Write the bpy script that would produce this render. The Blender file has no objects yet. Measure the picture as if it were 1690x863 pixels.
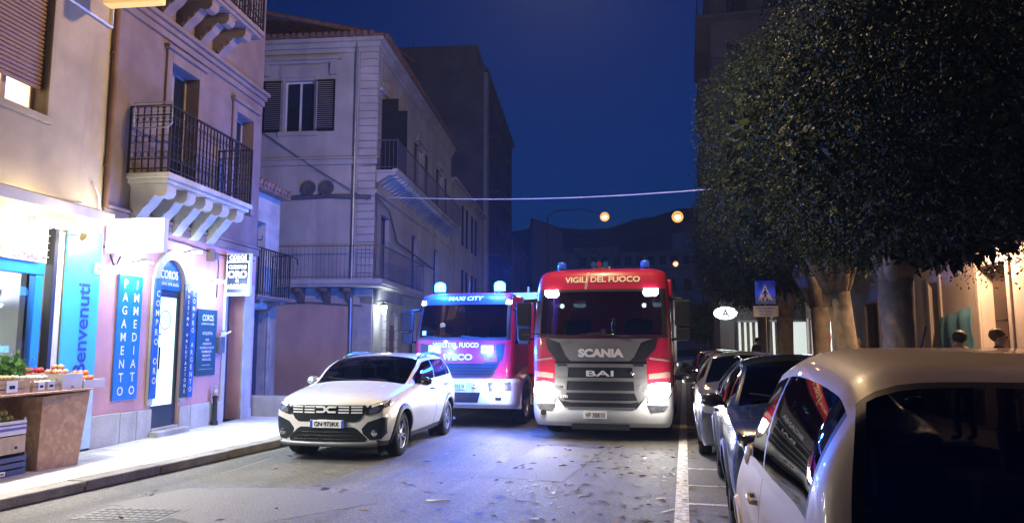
import bpy, bmesh, math, random
import numpy as np
from mathutils import Vector, Matrix
from mathutils.bvhtree import BVHTree
R = math.radians
PI = math.pi
rnd = random.Random(7)
SC = bpy.context.scene
COL = SC.collection

# ---------------------------------------------------------------- camera
cam_d = bpy.data.cameras.new('camera')
cam = bpy.data.objects.new('camera', cam_d); COL.objects.link(cam)
cam.location = (0, 0, 1.65)
PITCH, YAW = R(6.584), R(13.275)
cam.rotation_euler = (PI / 2 + PITCH, 0, YAW)
cam_d.sensor_fit = 'HORIZONTAL'; cam_d.sensor_width = 36
cam_d.lens = 36 * 1200 / 1690
cam_d.clip_start = 0.05; cam_d.clip_end = 3000
SC.camera = cam

# ---------------------------------------------------------------- dusk sky and last daylight
W = bpy.data.worlds.new('World'); SC.world = W; W.use_nodes = True
nt = W.node_tree
bg = nt.nodes['Background']
sky = nt.nodes.new('ShaderNodeTexSky'); sky.sky_type = 'NISHITA'; sky.sun_disc = False
SUN_EL, SUN_ROT = R(1.0), R(200)
sky.sun_elevation = SUN_EL; sky.sun_rotation = SUN_ROT
tint = nt.nodes.new('ShaderNodeMix'); tint.data_type = 'RGBA'; tint.blend_type = 'MULTIPLY'
tint.inputs[0].default_value = 1.0
nt.links.new(sky.outputs[0], tint.inputs[6]); tint.inputs[7].default_value = (0.0012, 0.115, 0.80, 1)
nt.links.new(tint.outputs[2], bg.inputs['Color']); bg.inputs['Strength'].default_value = 0.125
sun_d = bpy.data.lights.new('sun', 'SUN'); sun_d.energy = 0.012; sun_d.angle = R(10); sun_d.color = (0.55, 0.65, 1.0)
sun = bpy.data.objects.new('sun', sun_d); COL.objects.link(sun)
sun.rotation_euler = (PI / 2 - SUN_EL, 0, PI - SUN_ROT)
vs = SC.view_settings
vs.view_transform = 'Standard'; vs.look = 'None'; vs.exposure = 0.4; vs.gamma = 1.0; vs.use_curve_mapping = False
cy = SC.cycles
cy.use_denoising = True
try: cy.denoiser = 'OPENIMAGEDENOISE'
except Exception: pass
cy.max_bounces = 6; cy.diffuse_bounces = 3; cy.glossy_bounces = 3; cy.transmission_bounces = 4; cy.transparent_max_bounces = 8
cy.volume_bounces = 0
cy.sample_clamp_indirect = 4.0; cy.caustics_reflective = False; cy.caustics_refractive = False
cy.use_light_tree = True

# ---------------------------------------------------------------- materials
MATS = {}
def nodes(m):
    m.use_nodes = True
    return m.node_tree.nodes, m.node_tree.links
def pm(name, col, rough=.7, metal=0., var=.15, scale=3., bump=.0, bscale=40., coat=0., stain=None, stainscale=.8, spec=.5):
    """procedural material: base colour broken up by two noises, optional stains and bump"""
    if name in MATS: return MATS[name]
    m = bpy.data.materials.new(name); n, l = nodes(m)
    b = n['Principled BSDF']
    b.inputs['Roughness'].default_value = rough; b.inputs['Metallic'].default_value = metal
    b.inputs['Coat Weight'].default_value = coat; b.inputs['Coat Roughness'].default_value = .04
    b.inputs['Specular IOR Level'].default_value = spec
    tc = n.new('ShaderNodeTexCoord')
    c4 = (*col, 1)
    nz = n.new('ShaderNodeTexNoise'); nz.inputs['Scale'].default_value = scale; nz.inputs['Detail'].default_value = 6
    l.new(tc.outputs['Object'], nz.inputs['Vector'])
    mr = n.new('ShaderNodeMapRange'); mr.inputs[1].default_value = .3; mr.inputs[2].default_value = .7
    mr.inputs[3].default_value = 1 - var; mr.inputs[4].default_value = 1 + var
    l.new(nz.outputs['Fac'], mr.inputs[0])
    mx = n.new('ShaderNodeMix'); mx.data_type = 'RGBA'; mx.blend_type = 'MULTIPLY'; mx.inputs[0].default_value = 1
    mx.inputs[6].default_value = c4; l.new(mr.outputs[0], mx.inputs[7])
    out = mx.outputs[2]
    if stain:
        n2 = n.new('ShaderNodeTexNoise'); n2.inputs['Scale'].default_value = stainscale; n2.inputs['Detail'].default_value = 8; n2.inputs['Roughness'].default_value = .65
        mp = n.new('ShaderNodeMapping'); mp.inputs['Scale'].default_value = (1, 1, .22)
        l.new(tc.outputs['Object'], mp.inputs[0]); l.new(mp.outputs[0], n2.inputs['Vector'])
        m2 = n.new('ShaderNodeMapRange'); m2.inputs[1].default_value = .5; m2.inputs[2].default_value = .68
        l.new(n2.outputs['Fac'], m2.inputs[0])
        x2 = n.new('ShaderNodeMix'); x2.data_type = 'RGBA'; l.new(m2.outputs[0], x2.inputs[0])
        l.new(out, x2.inputs[6]); x2.inputs[7].default_value = (*stain, 1); out = x2.outputs[2]
    l.new(out, b.inputs['Base Color'])
    if bump:
        nb = n.new('ShaderNodeTexNoise'); nb.inputs['Scale'].default_value = bscale; nb.inputs['Detail'].default_value = 4
        l.new(tc.outputs['Object'], nb.inputs['Vector'])
        bp = n.new('ShaderNodeBump'); bp.inputs['Strength'].default_value = bump; bp.inputs['Distance'].default_value = .02
        l.new(nb.outputs['Fac'], bp.inputs['Height']); l.new(bp.outputs[0], b.inputs['Normal'])
    MATS[name] = m
    return m
def em(name, col, s, base=(.8, .8, .8)):
    if name in MATS: return MATS[name]
    m = bpy.data.materials.new(name); n, l = nodes(m); b = n['Principled BSDF']
    b.inputs['Base Color'].default_value = (*base, 1); b.inputs['Emission Color'].default_value = (*col, 1)
    b.inputs['Emission Strength'].default_value = s; b.inputs['Roughness'].default_value = .3
    MATS[name] = m
    return m
def glass(name, tintc, refl=1.5, rough=.01):
    if name in MATS: return MATS[name]
    m = bpy.data.materials.new(name); n, l = nodes(m)
    n.remove(n['Principled BSDF'])
    tr = n.new('ShaderNodeBsdfTransparent'); tr.inputs[0].default_value = (*tintc, 1)
    gl = n.new('ShaderNodeBsdfGlossy'); gl.inputs['Roughness'].default_value = rough
    lw = n.new('ShaderNodeLayerWeight'); lw.inputs['Blend'].default_value = .5
    pw = n.new('ShaderNodeMath'); pw.operation = 'POWER'; pw.inputs[1].default_value = 4.5; l.new(lw.outputs['Facing'], pw.inputs[0])
    fr = n.new('ShaderNodeMapRange'); r0 = ((refl - 1) / (refl + 1)) ** 2 * 1.5; fr.inputs[3].default_value = r0; fr.inputs[4].default_value = 1; l.new(pw.outputs[0], fr.inputs[0])
    mix = n.new('ShaderNodeMixShader'); l.new(fr.outputs[0], mix.inputs[0]); l.new(tr.outputs[0], mix.inputs[1]); l.new(gl.outputs[0], mix.inputs[2])
    l.new(mix.outputs[0], n['Material Output'].inputs[0])
    MATS[name] = m
    return m
def brickmat(name, c1, c2, cm, bw, bh, mortar=.012, rough=.7, rot=0., bump=.3, off=.5, planar='XY', wear=.25):
    if name in MATS: return MATS[name]
    m = bpy.data.materials.new(name); n, l = nodes(m); b = n['Principled BSDF']; b.inputs['Roughness'].default_value = rough
    tc = n.new('ShaderNodeTexCoord'); mp = n.new('ShaderNodeMapping')
    mp.inputs['Rotation'].default_value = (PI / 2 if planar == 'XZ' else 0, 0, rot)
    l.new(tc.outputs['Object'], mp.inputs[0])
    br = n.new('ShaderNodeTexBrick'); br.offset = off
    br.inputs['Color1'].default_value = (*c1, 1); br.inputs['Color2'].default_value = (*c2, 1); br.inputs['Mortar'].default_value = (*cm, 1)
    br.inputs['Scale'].default_value = 1; br.inputs['Mortar Size'].default_value = mortar
    br.inputs['Brick Width'].default_value = bw; br.inputs['Row Height'].default_value = bh
    l.new(mp.outputs[0], br.inputs['Vector'])
    nz = n.new('ShaderNodeTexNoise'); nz.inputs['Scale'].default_value = 2.2; nz.inputs['Detail'].default_value = 8; nz.inputs['Roughness'].default_value = .7
    l.new(tc.outputs['Object'], nz.inputs['Vector'])
    mr = n.new('ShaderNodeMapRange'); mr.inputs[1].default_value = .3; mr.inputs[2].default_value = .7; mr.inputs[3].default_value = 1 - wear; mr.inputs[4].default_value = 1 + wear
    l.new(nz.outputs['Fac'], mr.inputs[0])
    mx = n.new('ShaderNodeMix'); mx.data_type = 'RGBA'; mx.blend_type = 'MULTIPLY'; mx.inputs[0].default_value = 1
    l.new(br.outputs['Color'], mx.inputs[6]); l.new(mr.outputs[0], mx.inputs[7]); l.new(mx.outputs[2], b.inputs['Base Color'])
    bp = n.new('ShaderNodeBump'); bp.inputs['Strength'].default_value = bump; bp.inputs['Distance'].default_value = .01; bp.invert = True
    l.new(br.outputs['Fac'], bp.inputs['Height']); l.new(bp.outputs[0], b.inputs['Normal'])
    MATS[name] = m
    return m

# ---------------------------------------------------------------- mesh helpers
class MB:
    def __init__(s): s.v = []; s.f = []; s.mi = []; s.cur = 0
    def add(s, vs, fs, M=None):
        o = len(s.v)
        for p in vs:
            p = Vector(p)
            s.v.append(tuple(M @ p if M is not None else p))
        for f in fs: s.f.append(tuple(i + o for i in f)); s.mi.append(s.cur)
        return s
    def box(s, x0, x1, y0, y1, z0, z1, M=None):
        v = [(x, y, z) for z in (z0, z1) for y in (y0, y1) for x in (x0, x1)]
        return s.add(v, [(0, 2, 3, 1), (4, 5, 7, 6), (0, 1, 5, 4), (2, 6, 7, 3), (0, 4, 6, 2), (1, 3, 7, 5)], M)
    def tube(s, pts, r, n=8, caps=True):
        pts = [Vector(p) for p in pts]; rs = r if isinstance(r, (list, tuple)) else [r] * len(pts)
        vs, fs = [], []
        for i, p in enumerate(pts):
            t = (pts[min(i + 1, len(pts) - 1)] - pts[max(i - 1, 0)]).normalized()
            a = t.orthogonal().normalized() if i == 0 else (a - t * a.dot(t)).normalized()
            b = t.cross(a)
            for k in range(n):
                q = 2 * PI * k / n; vs.append(p + (a * math.cos(q) + b * math.sin(q)) * rs[i])
        for i in range(len(pts) - 1):
            for k in range(n): fs.append((i * n + k, i * n + (k + 1) % n, (i + 1) * n + (k + 1) % n, (i + 1) * n + k))
        if caps: fs += [tuple(range(n))[::-1], tuple(range((len(pts) - 1) * n, len(pts) * n))]
        return s.add(vs, fs)
    def prism(s, poly, h0, h1, M=None):
        """poly in XY, extruded along Z h0..h1"""
        n = len(poly)
        v = [(x, y, h0) for x, y in poly] + [(x, y, h1) for x, y in poly]
        f = [tuple(range(n))[::-1], tuple(range(n, 2 * n))] + [(i, (i + 1) % n, n + (i + 1) % n, n + i) for i in range(n)]
        return s.add(v, f, M)
    def lathe(s, prof, n=20, M=None, closed=True):
        """prof: (radius, height) about Z"""
        v, f = [], []
        for r, h in prof:
            for k in range(n): v.append((r * math.cos(2 * PI * k / n), r * math.sin(2 * PI * k / n), h))
        for i in range(len(prof) - 1):
            for k in range(n): f.append((i * n + k, i * n + (k + 1) % n, (i + 1) * n + (k + 1) % n, (i + 1) * n + k))
        if closed: f += [tuple(range(n))[::-1], tuple(range((len(prof) - 1) * n, len(prof) * n))]
        return s.add(v, f, M)
    def ball(s, c, r, sx=1, sy=1, sz=1, n=12, jit=0):
        v, f = [], []
        m = n // 2
        for i in range(m + 1):
            a = PI * i / m
            for k in range(n):
                q = 2 * PI * k / n; j = 1 + (rnd.uniform(-jit, jit) if jit else 0)
                v.append((c[0] + r * sx * j * math.sin(a) * math.cos(q), c[1] + r * sy * j * math.sin(a) * math.sin(q), c[2] + r * sz * math.cos(a) * j))
        for i in range(m):
            for k in range(n): f.append((i * n + k, (i + 1) * n + k, (i + 1) * n + (k + 1) % n, i * n + (k + 1) % n))
        return s.add(v, f)
    def build(s, name, mat, parent=None, smooth=False, bevel=0, seg=2, loc=None, rotz=0, sharp=None):
        me = bpy.data.meshes.new(name)
        me.from_pydata(s.v, [], s.f)
        mats = mat if isinstance(mat, (list, tuple)) else [mat]
        for m in mats: me.materials.append(m)
        if len(mats) > 1: me.polygons.foreach_set('material_index', s.mi)
        bm = bmesh.new(); bm.from_mesh(me)
        bmesh.ops.remove_doubles(bm, verts=bm.verts, dist=1e-5)
        bmesh.ops.recalc_face_normals(bm, faces=bm.faces)
        bm.to_mesh(me); bm.free()
        if smooth or sharp:
            me.polygons.foreach_set('use_smooth', [True] * len(me.polygons))
            if sharp: me.set_sharp_from_angle(angle=R(sharp))
        me.update()
        o = bpy.data.objects.new(name, me); COL.objects.link(o)
        if parent is not None: o.parent = parent
        if loc is not None: o.location = loc
        if rotz: o.rotation_euler = (0, 0, rotz)
        if bevel:
            b = o.modifiers.new('bevel', 'BEVEL'); b.width = bevel; b.segments = seg; b.limit_method = 'ANGLE'; b.angle_limit = R(40)
        return o
def tag(o, label=None, cat=None, group=None, kind=None):
    if label: o['label'] = label
    if cat: o['category'] = cat
    if group: o['group'] = group
    if kind: o['kind'] = kind
    return o
def thing(name, label, cat, loc=(0, 0, 0), rotz=0, group=None):
    o = bpy.data.objects.new(name, None); COL.objects.link(o)
    o.empty_display_size = .2; o.location = loc; o.rotation_euler = (0, 0, rotz)
    return tag(o, label, cat, group)
def lamp(parent, loc, power, col, r=.05, kind='POINT', rot=None, spot=None, blend=.5):
    d = bpy.data.lights.new('lamp_light', kind); d.energy = power; d.color = col; d.shadow_soft_size = r
    if spot: d.spot_size = R(spot); d.spot_blend = blend
    o = bpy.data.objects.new('lamp_light', d); COL.objects.link(o); o.parent = parent; o.location = loc
    if rot: o.rotation_euler = rot
    return o
TX = {}
def textmesh(s, bold=.0, serif=False):
    """built-in font -> verts, faces in XY, centred, unit cap height box"""
    k = (s, bold)
    if k in TX: return TX[k]
    cu = bpy.data.curves.new('t', 'FONT'); cu.body = s; cu.size = 1; cu.offset = bold; cu.resolution_u = 3; cu.align_x = 'CENTER'
    ob = bpy.data.objects.new('t', cu); COL.objects.link(ob)
    dg = bpy.context.evaluated_depsgraph_get(); dg.update()
    me = bpy.data.meshes.new_from_object(ob.evaluated_get(dg))
    v = np.array([x.co[:] for x in me.vertices]); f = [tuple(p.vertices) for p in me.polygons]
    bpy.data.objects.remove(ob); bpy.data.curves.remove(cu); bpy.data.meshes.remove(me)
    lo, hi = v[:, :2].min(0), v[:, :2].max(0)
    TX[k] = (v[:, :2], f, lo, hi)
    return TX[k]
def text(mb, s, cx, cz, w=None, h=None, bold=.01, M=None, italic=0., th=.004, warp=None):
    """fit text into w x h centred at (cx, cz) of an X-Z plane facing -Y (before M); raised th"""
    v, f, lo, hi = textmesh(s, bold)
    c = (lo + hi) / 2; sz = hi - lo
    if h is None: sx = sy = w / sz[0]
    elif w is None: sx = sy = h / sz[1]
    else: sx, sy = w / sz[0], h / sz[1]
    P = []
    for x, y in v:
        a, b = (x - c[0]) * sx, (y - c[1]) * sy
        a += italic * b
        P.append((cx + a, -th, cz + b))
    if warp: P = [warp(p) for p in P]
    return mb.add(P, f, M)
def stack(mb, s, cx, z0, z1, w, M=None, bold=.012, th=.004):
    """letters stacked one under the other between z1 (top) and z0"""
    n = len(s); step = (z1 - z0) / n; h = step * .66
    for i, ch in enumerate(s):
        if ch == ' ': continue
        v, f, lo, hi = textmesh(ch, bold); asp = (hi - lo)[0] / max((hi - lo)[1], .01)
        text(mb, ch, cx, z1 - step * (i + .5), min(w, h * asp * .95), h, bold, M, th=th)
    return mb
RX = Matrix.Rotation(PI / 2, 4, 'X')
def wall_with_holes(mb, u0, u1, z0, z1, holes, t=.3, y=0.):
    """upright wall slab in X-Z at y..y+t with rectangular openings (u0,u1,z0,z1)"""
    us = sorted({u0, u1, *[min(max(h[0], u0), u1) for h in holes], *[min(max(h[1], u0), u1) for h in holes]})
    zs = sorted({z0, z1, *[min(max(h[2], z0), z1) for h in holes], *[min(max(h[3], z0), z1) for h in holes]})
    def hole(i, j):
        if i < 0 or j < 0 or i >= len(us) - 1 or j >= len(zs) - 1: return True
        a, b = (us[i] + us[i + 1]) / 2, (zs[j] + zs[j + 1]) / 2
        return any(h[0] < a < h[1] and h[2] < b < h[3] for h in holes)
    for i in range(len(us) - 1):
        for j in range(len(zs) - 1):
            if hole(i, j): continue
            a, b, c, d = us[i], us[i + 1], zs[j], zs[j + 1]
            mb.add([(a, y, c), (b, y, c), (b, y, d), (a, y, d)], [(0, 1, 2, 3)])
            mb.add([(a, y + t, c), (b, y + t, c), (b, y + t, d), (a, y + t, d)], [(3, 2, 1, 0)])
            for di, dj, q in ((-1, 0, ((a, c), (a, d))), (1, 0, ((b, c), (b, d))), (0, -1, ((a, c), (b, c))), (0, 1, ((a, d), (b, d)))):
                if hole(i + di, j + dj):
                    (p0, p1), (q0, q1) = q
                    mb.add([(p0, y, p1), (q0, y, q1), (q0, y + t, q1), (p0, y + t, p1)], [(0, 1, 2, 3)])
    return mb

# palette
M_dark = pm('dark_iron', (.018, .016, .018), .55, .3)
M_glassd = pm('dark_window_glass', (.012, .014, .02), .06, 0, .3, 2, spec=.6)
M_white = pm('white_paint', (.72, .72, .70), .5, 0, .06)
M_grey = pm('grey_metal', (.32, .33, .34), .4, .6)
M_plastic = pm('black_plastic', (.010, .010, .011), .55, 0, .1, spec=.3)
M_black = pm('matt_black', (.008, .008, .009), .8)
M_rubber = pm('tyre_rubber', (.016, .016, .017), .85, 0, .2, 20, .3, 60)
M_chrome = pm('chrome', (.75, .76, .78), .12, 1.0, .03)
M_silver = pm('silver_paint', (.5, .51, .53), .3, .7, .05)
M_wtext = pm('white_lettering', (.82, .82, .8), .5, 0, .02)
BLUE = (.01, .13, 1.0)
WARM = (1.0, .72, .42)
COOL = (.72, .9, 1.0)
# ================================================================ SETTING
def asphalt():
    m = bpy.data.materials.new('asphalt'); n, l = nodes(m); b = n['Principled BSDF']
    tc = n.new('ShaderNodeTexCoord')
    a = n.new('ShaderNodeTexNoise'); a.inputs['Scale'].default_value = .45; a.inputs['Detail'].default_value = 9; a.inputs['Roughness'].default_value = .65
    c = n.new('ShaderNodeTexNoise'); c.inputs['Scale'].default_value = 60; c.inputs['Detail'].default_value = 3
    v = n.new('ShaderNodeTexVoronoi'); v.inputs['Scale'].default_value = 130
    # long worn wheel tracks along the street
    mp = n.new('ShaderNodeMapping'); mp.inputs['Scale'].default_value = (1, .04, 1); mp.inputs['Rotation'].default_value = (0, 0, R(-3))
    s = n.new('ShaderNodeTexNoise'); s.inputs['Scale'].default_value = 1.6; s.inputs['Detail'].default_value = 5
    for t in (a, c, v): l.new(tc.outputs['Object'], t.inputs['Vector'])
    l.new(tc.outputs['Object'], mp.inputs[0]); l.new(mp.outputs[0], s.inputs['Vector'])
    r1 = n.new('ShaderNodeValToRGB'); r1.color_ramp.elements[0].position = .3; r1.color_ramp.elements[0].color = (.062, .057, .051, 1)
    r1.color_ramp.elements[1].position = .72; r1.color_ramp.elements[1].color = (.15, .138, .121, 1)
    l.new(a.outputs['Fac'], r1.inputs[0])
    r2 = n.new('ShaderNodeMapRange'); r2.inputs[1].default_value = .35; r2.inputs[2].default_value = .65; r2.inputs[3].default_value = .66; r2.inputs[4].default_value = 1.3
    l.new(s.outputs['Fac'], r2.inputs[0])
    r3 = n.new('ShaderNodeMapRange'); r3.inputs[1].default_value = .3; r3.inputs[2].default_value = .7; r3.inputs[3].default_value = .35; r3.inputs[4].default_value = 1.75
    l.new(c.outputs['Fac'], r3.inputs[0])
    x = n.new('ShaderNodeMix'); x.data_type = 'RGBA'; x.blend_type = 'MULTIPLY'; x.inputs[0].default_value = 1
    y = n.new('ShaderNodeMix'); y.data_type = 'RGBA'; y.blend_type = 'MULTIPLY'; y.inputs[0].default_value = 1
    l.new(r1.outputs[0], x.inputs[6]); l.new(r2.outputs[0], x.inputs[7]); l.new(x.outputs[2], y.inputs[6]); l.new(r3.outputs[0], y.inputs[7])
    d = n.new('ShaderNodeTexNoise'); d.inputs['Scale'].default_value = 17; d.inputs['Detail'].default_value = 5; d.inputs['Roughness'].default_value = .8; l.new(tc.outputs['Object'], d.inputs['Vector'])
    r4 = n.new('ShaderNodeMapRange'); r4.inputs[1].default_value = .35; r4.inputs[2].default_value = .65; r4.inputs[3].default_value = .62; r4.inputs[4].default_value = 1.38; l.new(d.outputs['Fac'], r4.inputs[0])
    w = n.new('ShaderNodeMix'); w.data_type = 'RGBA'; w.blend_type = 'MULTIPLY'; w.inputs[0].default_value = 1; l.new(y.outputs[2], w.inputs[6]); l.new(r4.outputs[0], w.inputs[7])
    l.new(w.outputs[2], b.inputs['Base Color']); b.inputs['Roughness'].default_value = .62
    bp = n.new('ShaderNodeBump'); bp.inputs['Strength'].default_value = .8; bp.inputs['Distance'].default_value = .02
    ad = n.new('ShaderNodeMath'); ad.operation = 'ADD'; l.new(c.outputs['Fac'], ad.inputs[0]); l.new(v.outputs['Distance'], ad.inputs[1])
    l.new(ad.outputs[0], bp.inputs['Height']); l.new(bp.outputs[0], b.inputs['Normal'])
    return m
mb = MB(); mb.add([(-900, -300, 0), (900, -300, 0), (900, 1500, 0), (-900, 1500, 0)], [(0, 1, 2, 3)])
tag(mb.build('road', asphalt()), kind='structure')
# repair patches and tar seams in the asphalt
M_patch = pm('asphalt_patch', (.10, .094, .088), .7, 0, .35, 40, .6, 70)
mb = MB()
for pl in ([(-5.9, 6.7), (-4.1, 6.0), (-3.2, 7.4), (-3.4, 7.75), (-4.6, 7.9), (-5.7, 7.6)], [(-2.6, 9.2), (-1.5, 9.0), (-1.3, 11.9), (-2.3, 12.2)], [(-5.9, 8.5), (-5.86, 8.5), (-5.95, 9.9), (-6.0, 9.9)]): mb.prism(pl, .0020, .0024)
tag(mb.build('road_patch', M_patch), kind='structure')
# left pavement: polygon between kerb and facades
M_pave = brickmat('pavement_slabs', (.50, .49, .46), (.42, .41, .39), (.17, .17, .16), .62, .42, .008, .6, R(6), .35, wear=.3)
M_kerb = pm('kerb_stone', (.16, .145, .13), .75, 0, .3, 4, .5, 30, stain=(.07, .06, .05))
kerb = [(-7.6, -12), (-6.95, 2), (-6.72, 6.0), (-6.6, 8.3), (-6.48, 11), (-6.5, 14), (-6.9, 18), (-8.3, 24), (-10.6, 40), (-13.5, 62)]
fac = [(-18.5, 62), (-14, 40), (-12.5, 22), (-9.6, 17), (-8.6, 9.3), (-7.6, 0), (-9.5, -12)]
mb = MB(); mb.prism([(x - .28, y) for x, y in kerb] + fac, .002, .12)
tag(mb.build('pavement', M_pave), kind='structure')
mb = MB()
for (a, b) in zip(kerb[:-1], kerb[1:]):
    L = math.dist(a, b); k = max(1, round(L / 1.1))
    for i in range(k):
        p = [a[j] + (b[j] - a[j]) * (i + .006) / k for j in (0, 1)]; q = [a[j] + (b[j] - a[j]) * (i + .994) / k for j in (0, 1)]
        dz = rnd.uniform(-.006, .006); dx = rnd.uniform(-.012, .012)
        mb.prism([(p[0] - .277, p[1]), (p[0] + dx, p[1]), (q[0] + dx, q[1]), (q[0] - .277, q[1])], .001, .128 + dz)
tag(mb.build('kerb', M_kerb, bevel=.018), kind='structure')
# parking line and stall ticks on the right
def paint():
    m = bpy.data.materials.new('worn_road_paint'); n, l = nodes(m); b = n['Principled BSDF']
    tc = n.new('ShaderNodeTexCoord'); z = n.new('ShaderNodeTexNoise'); z.inputs['Scale'].default_value = 14; z.inputs['Detail'].default_value = 8; z.inputs['Roughness'].default_value = .75
    l.new(tc.outputs['Object'], z.inputs['Vector'])
    r = n.new('ShaderNodeValToRGB'); r.color_ramp.elements[0].position = .42; r.color_ramp.elements[0].color = (.16, .15, .14, 1)
    r.color_ramp.elements[1].position = .56; r.color_ramp.elements[1].color = (.62, .60, .56, 1)
    l.new(z.outputs['Fac'], r.inputs[0]); l.new(r.outputs[0], b.inputs['Base Color']); b.inputs['Roughness'].default_value = .6
    return m
M_paint = paint()
mb = MB()
mb.box(-.14, .0, 2, 60, .0035, .004)
for y in (5.75, 10.3, 14.7, 19.2): mb.box(.0, 1.9, y, y + .1, .0035, .004)
mb.box(.0, .5, 8.05, 8.13, .0035, .004); mb.box(.0, .5, 9.1, 9.17, .0035, .004)
tag(mb.build('road_marking', M_paint), kind='structure')
# right pavement under the trees
mb = MB(); mb.box(2.55, 60, -10, 37.5, .001, .12)
tag(mb.build('pavement', brickmat('right_paving', (.22, .2, .18), (.19, .17, .16), (.08, .08, .07), .4, .4, .008, .7, 0, .3, 0)), kind='structure')
mb = MB()
for i in range(48): mb.box(2.3, 2.547, -10 + i * .99, -10 + i * .99 + .98, .001, .13 + rnd.uniform(-.005, .005))
tag(mb.build('kerb', M_kerb, bevel=.015), kind='structure')
# hill at the end of the street
def hill_z(x, y):
    t = max(0, min(1, (y - 100) / 240)); t = t * t * (3 - 2 * t)
    return t * (56 + 5 * math.sin(x * .021 + 1) + 3 * math.sin(x * .05) + 1.6 * math.sin(x * .13 + y * .05)) - .3
mb = MB(); xs = [-420 + i * 10 for i in range(85)]; ysh = [100 + j * 12 for j in range(34)]
for y in ysh:
    for x in xs: mb.v.append((x, y, hill_z(x, y) + rnd.uniform(-.7, .9) * (y > 130)))
for j in range(len(ysh) - 1):
    for i in range(len(xs) - 1):
        a = j * len(xs) + i; mb.f.append((a, a + 1, a + 1 + len(xs), a + len(xs))); mb.mi.append(0)
tag(mb.build('hill', pm('hill_scrub', (.05, .055, .03), .95, 0, .5, .08, .6, .4), smooth=True), kind='structure')

# ================================================================ BUILDINGS, left side of the street
class Frame:
    def __init__(s, o, deg): s.o = Vector(o); s.a = R(deg); s.M = Matrix.Translation(s.o) @ Matrix.Rotation(s.a, 4, 'Z')
    def w(s, u, off, z=0): return s.M @ Vector((u, -off, z))   # off = metres out towards the street
def fthing(fr, name, label, cat, u=0, off=0, z=0, turn=0, group=None):
    return thing(name, label, cat, fr.w(u, off, z), fr.a + turn, group)
F2 = Frame((-8.67, 9.32, 0), 96.43)
F3 = Frame((-9.64, 21.48, 0), 97.743)
FRONT = Matrix.Rotation(-PI / 2, 4, 'Z')     # X-Z drawing on the wall that looks back down the street

M_beige = pm('beige_render', (.40, .32, .20), .9, 0, .22, 1.2, .25, 25, stain=(.29, .22, .14))
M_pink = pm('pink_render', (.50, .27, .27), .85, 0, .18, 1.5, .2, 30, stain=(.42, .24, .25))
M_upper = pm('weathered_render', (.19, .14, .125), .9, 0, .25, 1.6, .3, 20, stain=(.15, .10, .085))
M_stone = pm('pale_stone', (.42, .40, .36), .8, 0, .15, 3, .3, 25, stain=(.27, .25, .22))
M_lime = pm('limestone', (.45, .41, .33), .8, 0, .18, 3, .3, 22, stain=(.28, .24, .18))
M_ochre = pm('ochre_render', (.34, .19, .10), .9, 0, .2, 2, .2, 20)
M_b3 = pm('pale_render', (.48, .46, .42), .9, 0, .2, .8, .2, 20, stain=(.36, .34, .32), stainscale=.9)
M_terra = pm('terracotta_render', (.60, .40, .31), .9, 0, .14, 1.1, .2, 20, stain=(.48, .31, .24))
M_b4 = pm('bare_plaster', (.15, .125, .12), .95, 0, .3, .6, .3, 8, stain=(.09, .075, .07), stainscale=.35)
M_tile = pm('roof_tiles', (.20, .11, .075), .9, 0, .35, 5, .3, 20)
M_shutter = pm('dark_shutter', (.010, .009, .009), .7, 0, .2, spec=.2)
M_wood = pm('brown_wood', (.16, .09, .05), .6, 0, .2, 6)
M_door = pm('navy_door', (.018, .03, .07), .4, 0, .1)

def railing_mb(pts, z0, z1, step=.11, r=.009, scroll=False):
    """pts: polyline (x,y); bars with rails, optional scroll belt"""
    mb = MB()
    for a, b in zip(pts[:-1], pts[1:]):
        L = math.dist(a, b); n = max(1, round(L / step)); ang = math.atan2(b[1] - a[1], b[0] - a[0])
        Mx = Matrix.Translation((a[0], a[1], 0)) @ Matrix.Rotation(ang, 4, 'Z')
        mb.box(0, L, -.02, .02, z1 - .025, z1, Mx); mb.box(0, L, -.012, .012, z0 + .06, z0 + .08, Mx)
        if scroll:
            mb.box(0, L, -.008, .008, z0 + .22, z0 + .235, Mx); mb.box(0, L, -.008, .008, z1 - .17, z1 - .155, Mx)
        for i in range(n + 1):
            x = L * i / n; rr = r * (1.9 if i in (0, n) else 1)
            mb.box(x - rr, x + rr, -rr, rr, z0, z1, Mx)
            if scroll and i < n:
                for (cz, q) in ((z1 - .24, .04), (z0 + .3, .04), ((z0 + z1) / 2, .05)):
                    ring = [Mx @ Vector((x + step / 2 + q * math.cos(t), .0, cz + q * 1.3 * math.sin(t))) for t in [k * PI / 4 for k in range(9)]]
                    mb.tube(ring, .006, 4, False)
    return mb
def corbel_mb(u, w, z, d, h):
    """S-curved bracket under a balcony: profile in (out, z) extruded over w along u"""
    prof = [(0, 0), (d, 0), (d, -.2 * h), (d * .93, -.30 * h), (d * .8, -.33 * h), (d * .68, -.27 * h), (d * .6, -.36 * h), (d * .5, -.5 * h), (d * .36, -.62 * h), (d * .22, -.8 * h), (d * .1, -.96 * h), (0, -h)]
    mb = MB()
    M = Matrix.Translation((u, 0, z)) @ Matrix(((0, 0, 1, 0), (-1, 0, 0, 0), (0, 1, 0, 0), (0, 0, 0, 1)))
    mb.prism(prof, -w / 2, w / 2, M)
    for k in range(3): mb.box(u - w / 2 - .012, u + w / 2 + .012, -d * (.5 - .16 * k) - .02, -d * (.5 - .16 * k) + .0, z - (.42 + .16 * k) * h - .02, z - (.36 + .16 * k) * h)
    mb.box(u - w / 2 - .03, u + w / 2 + .03, -d - .02, 0, z - .03, z - .002)
    return mb
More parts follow.
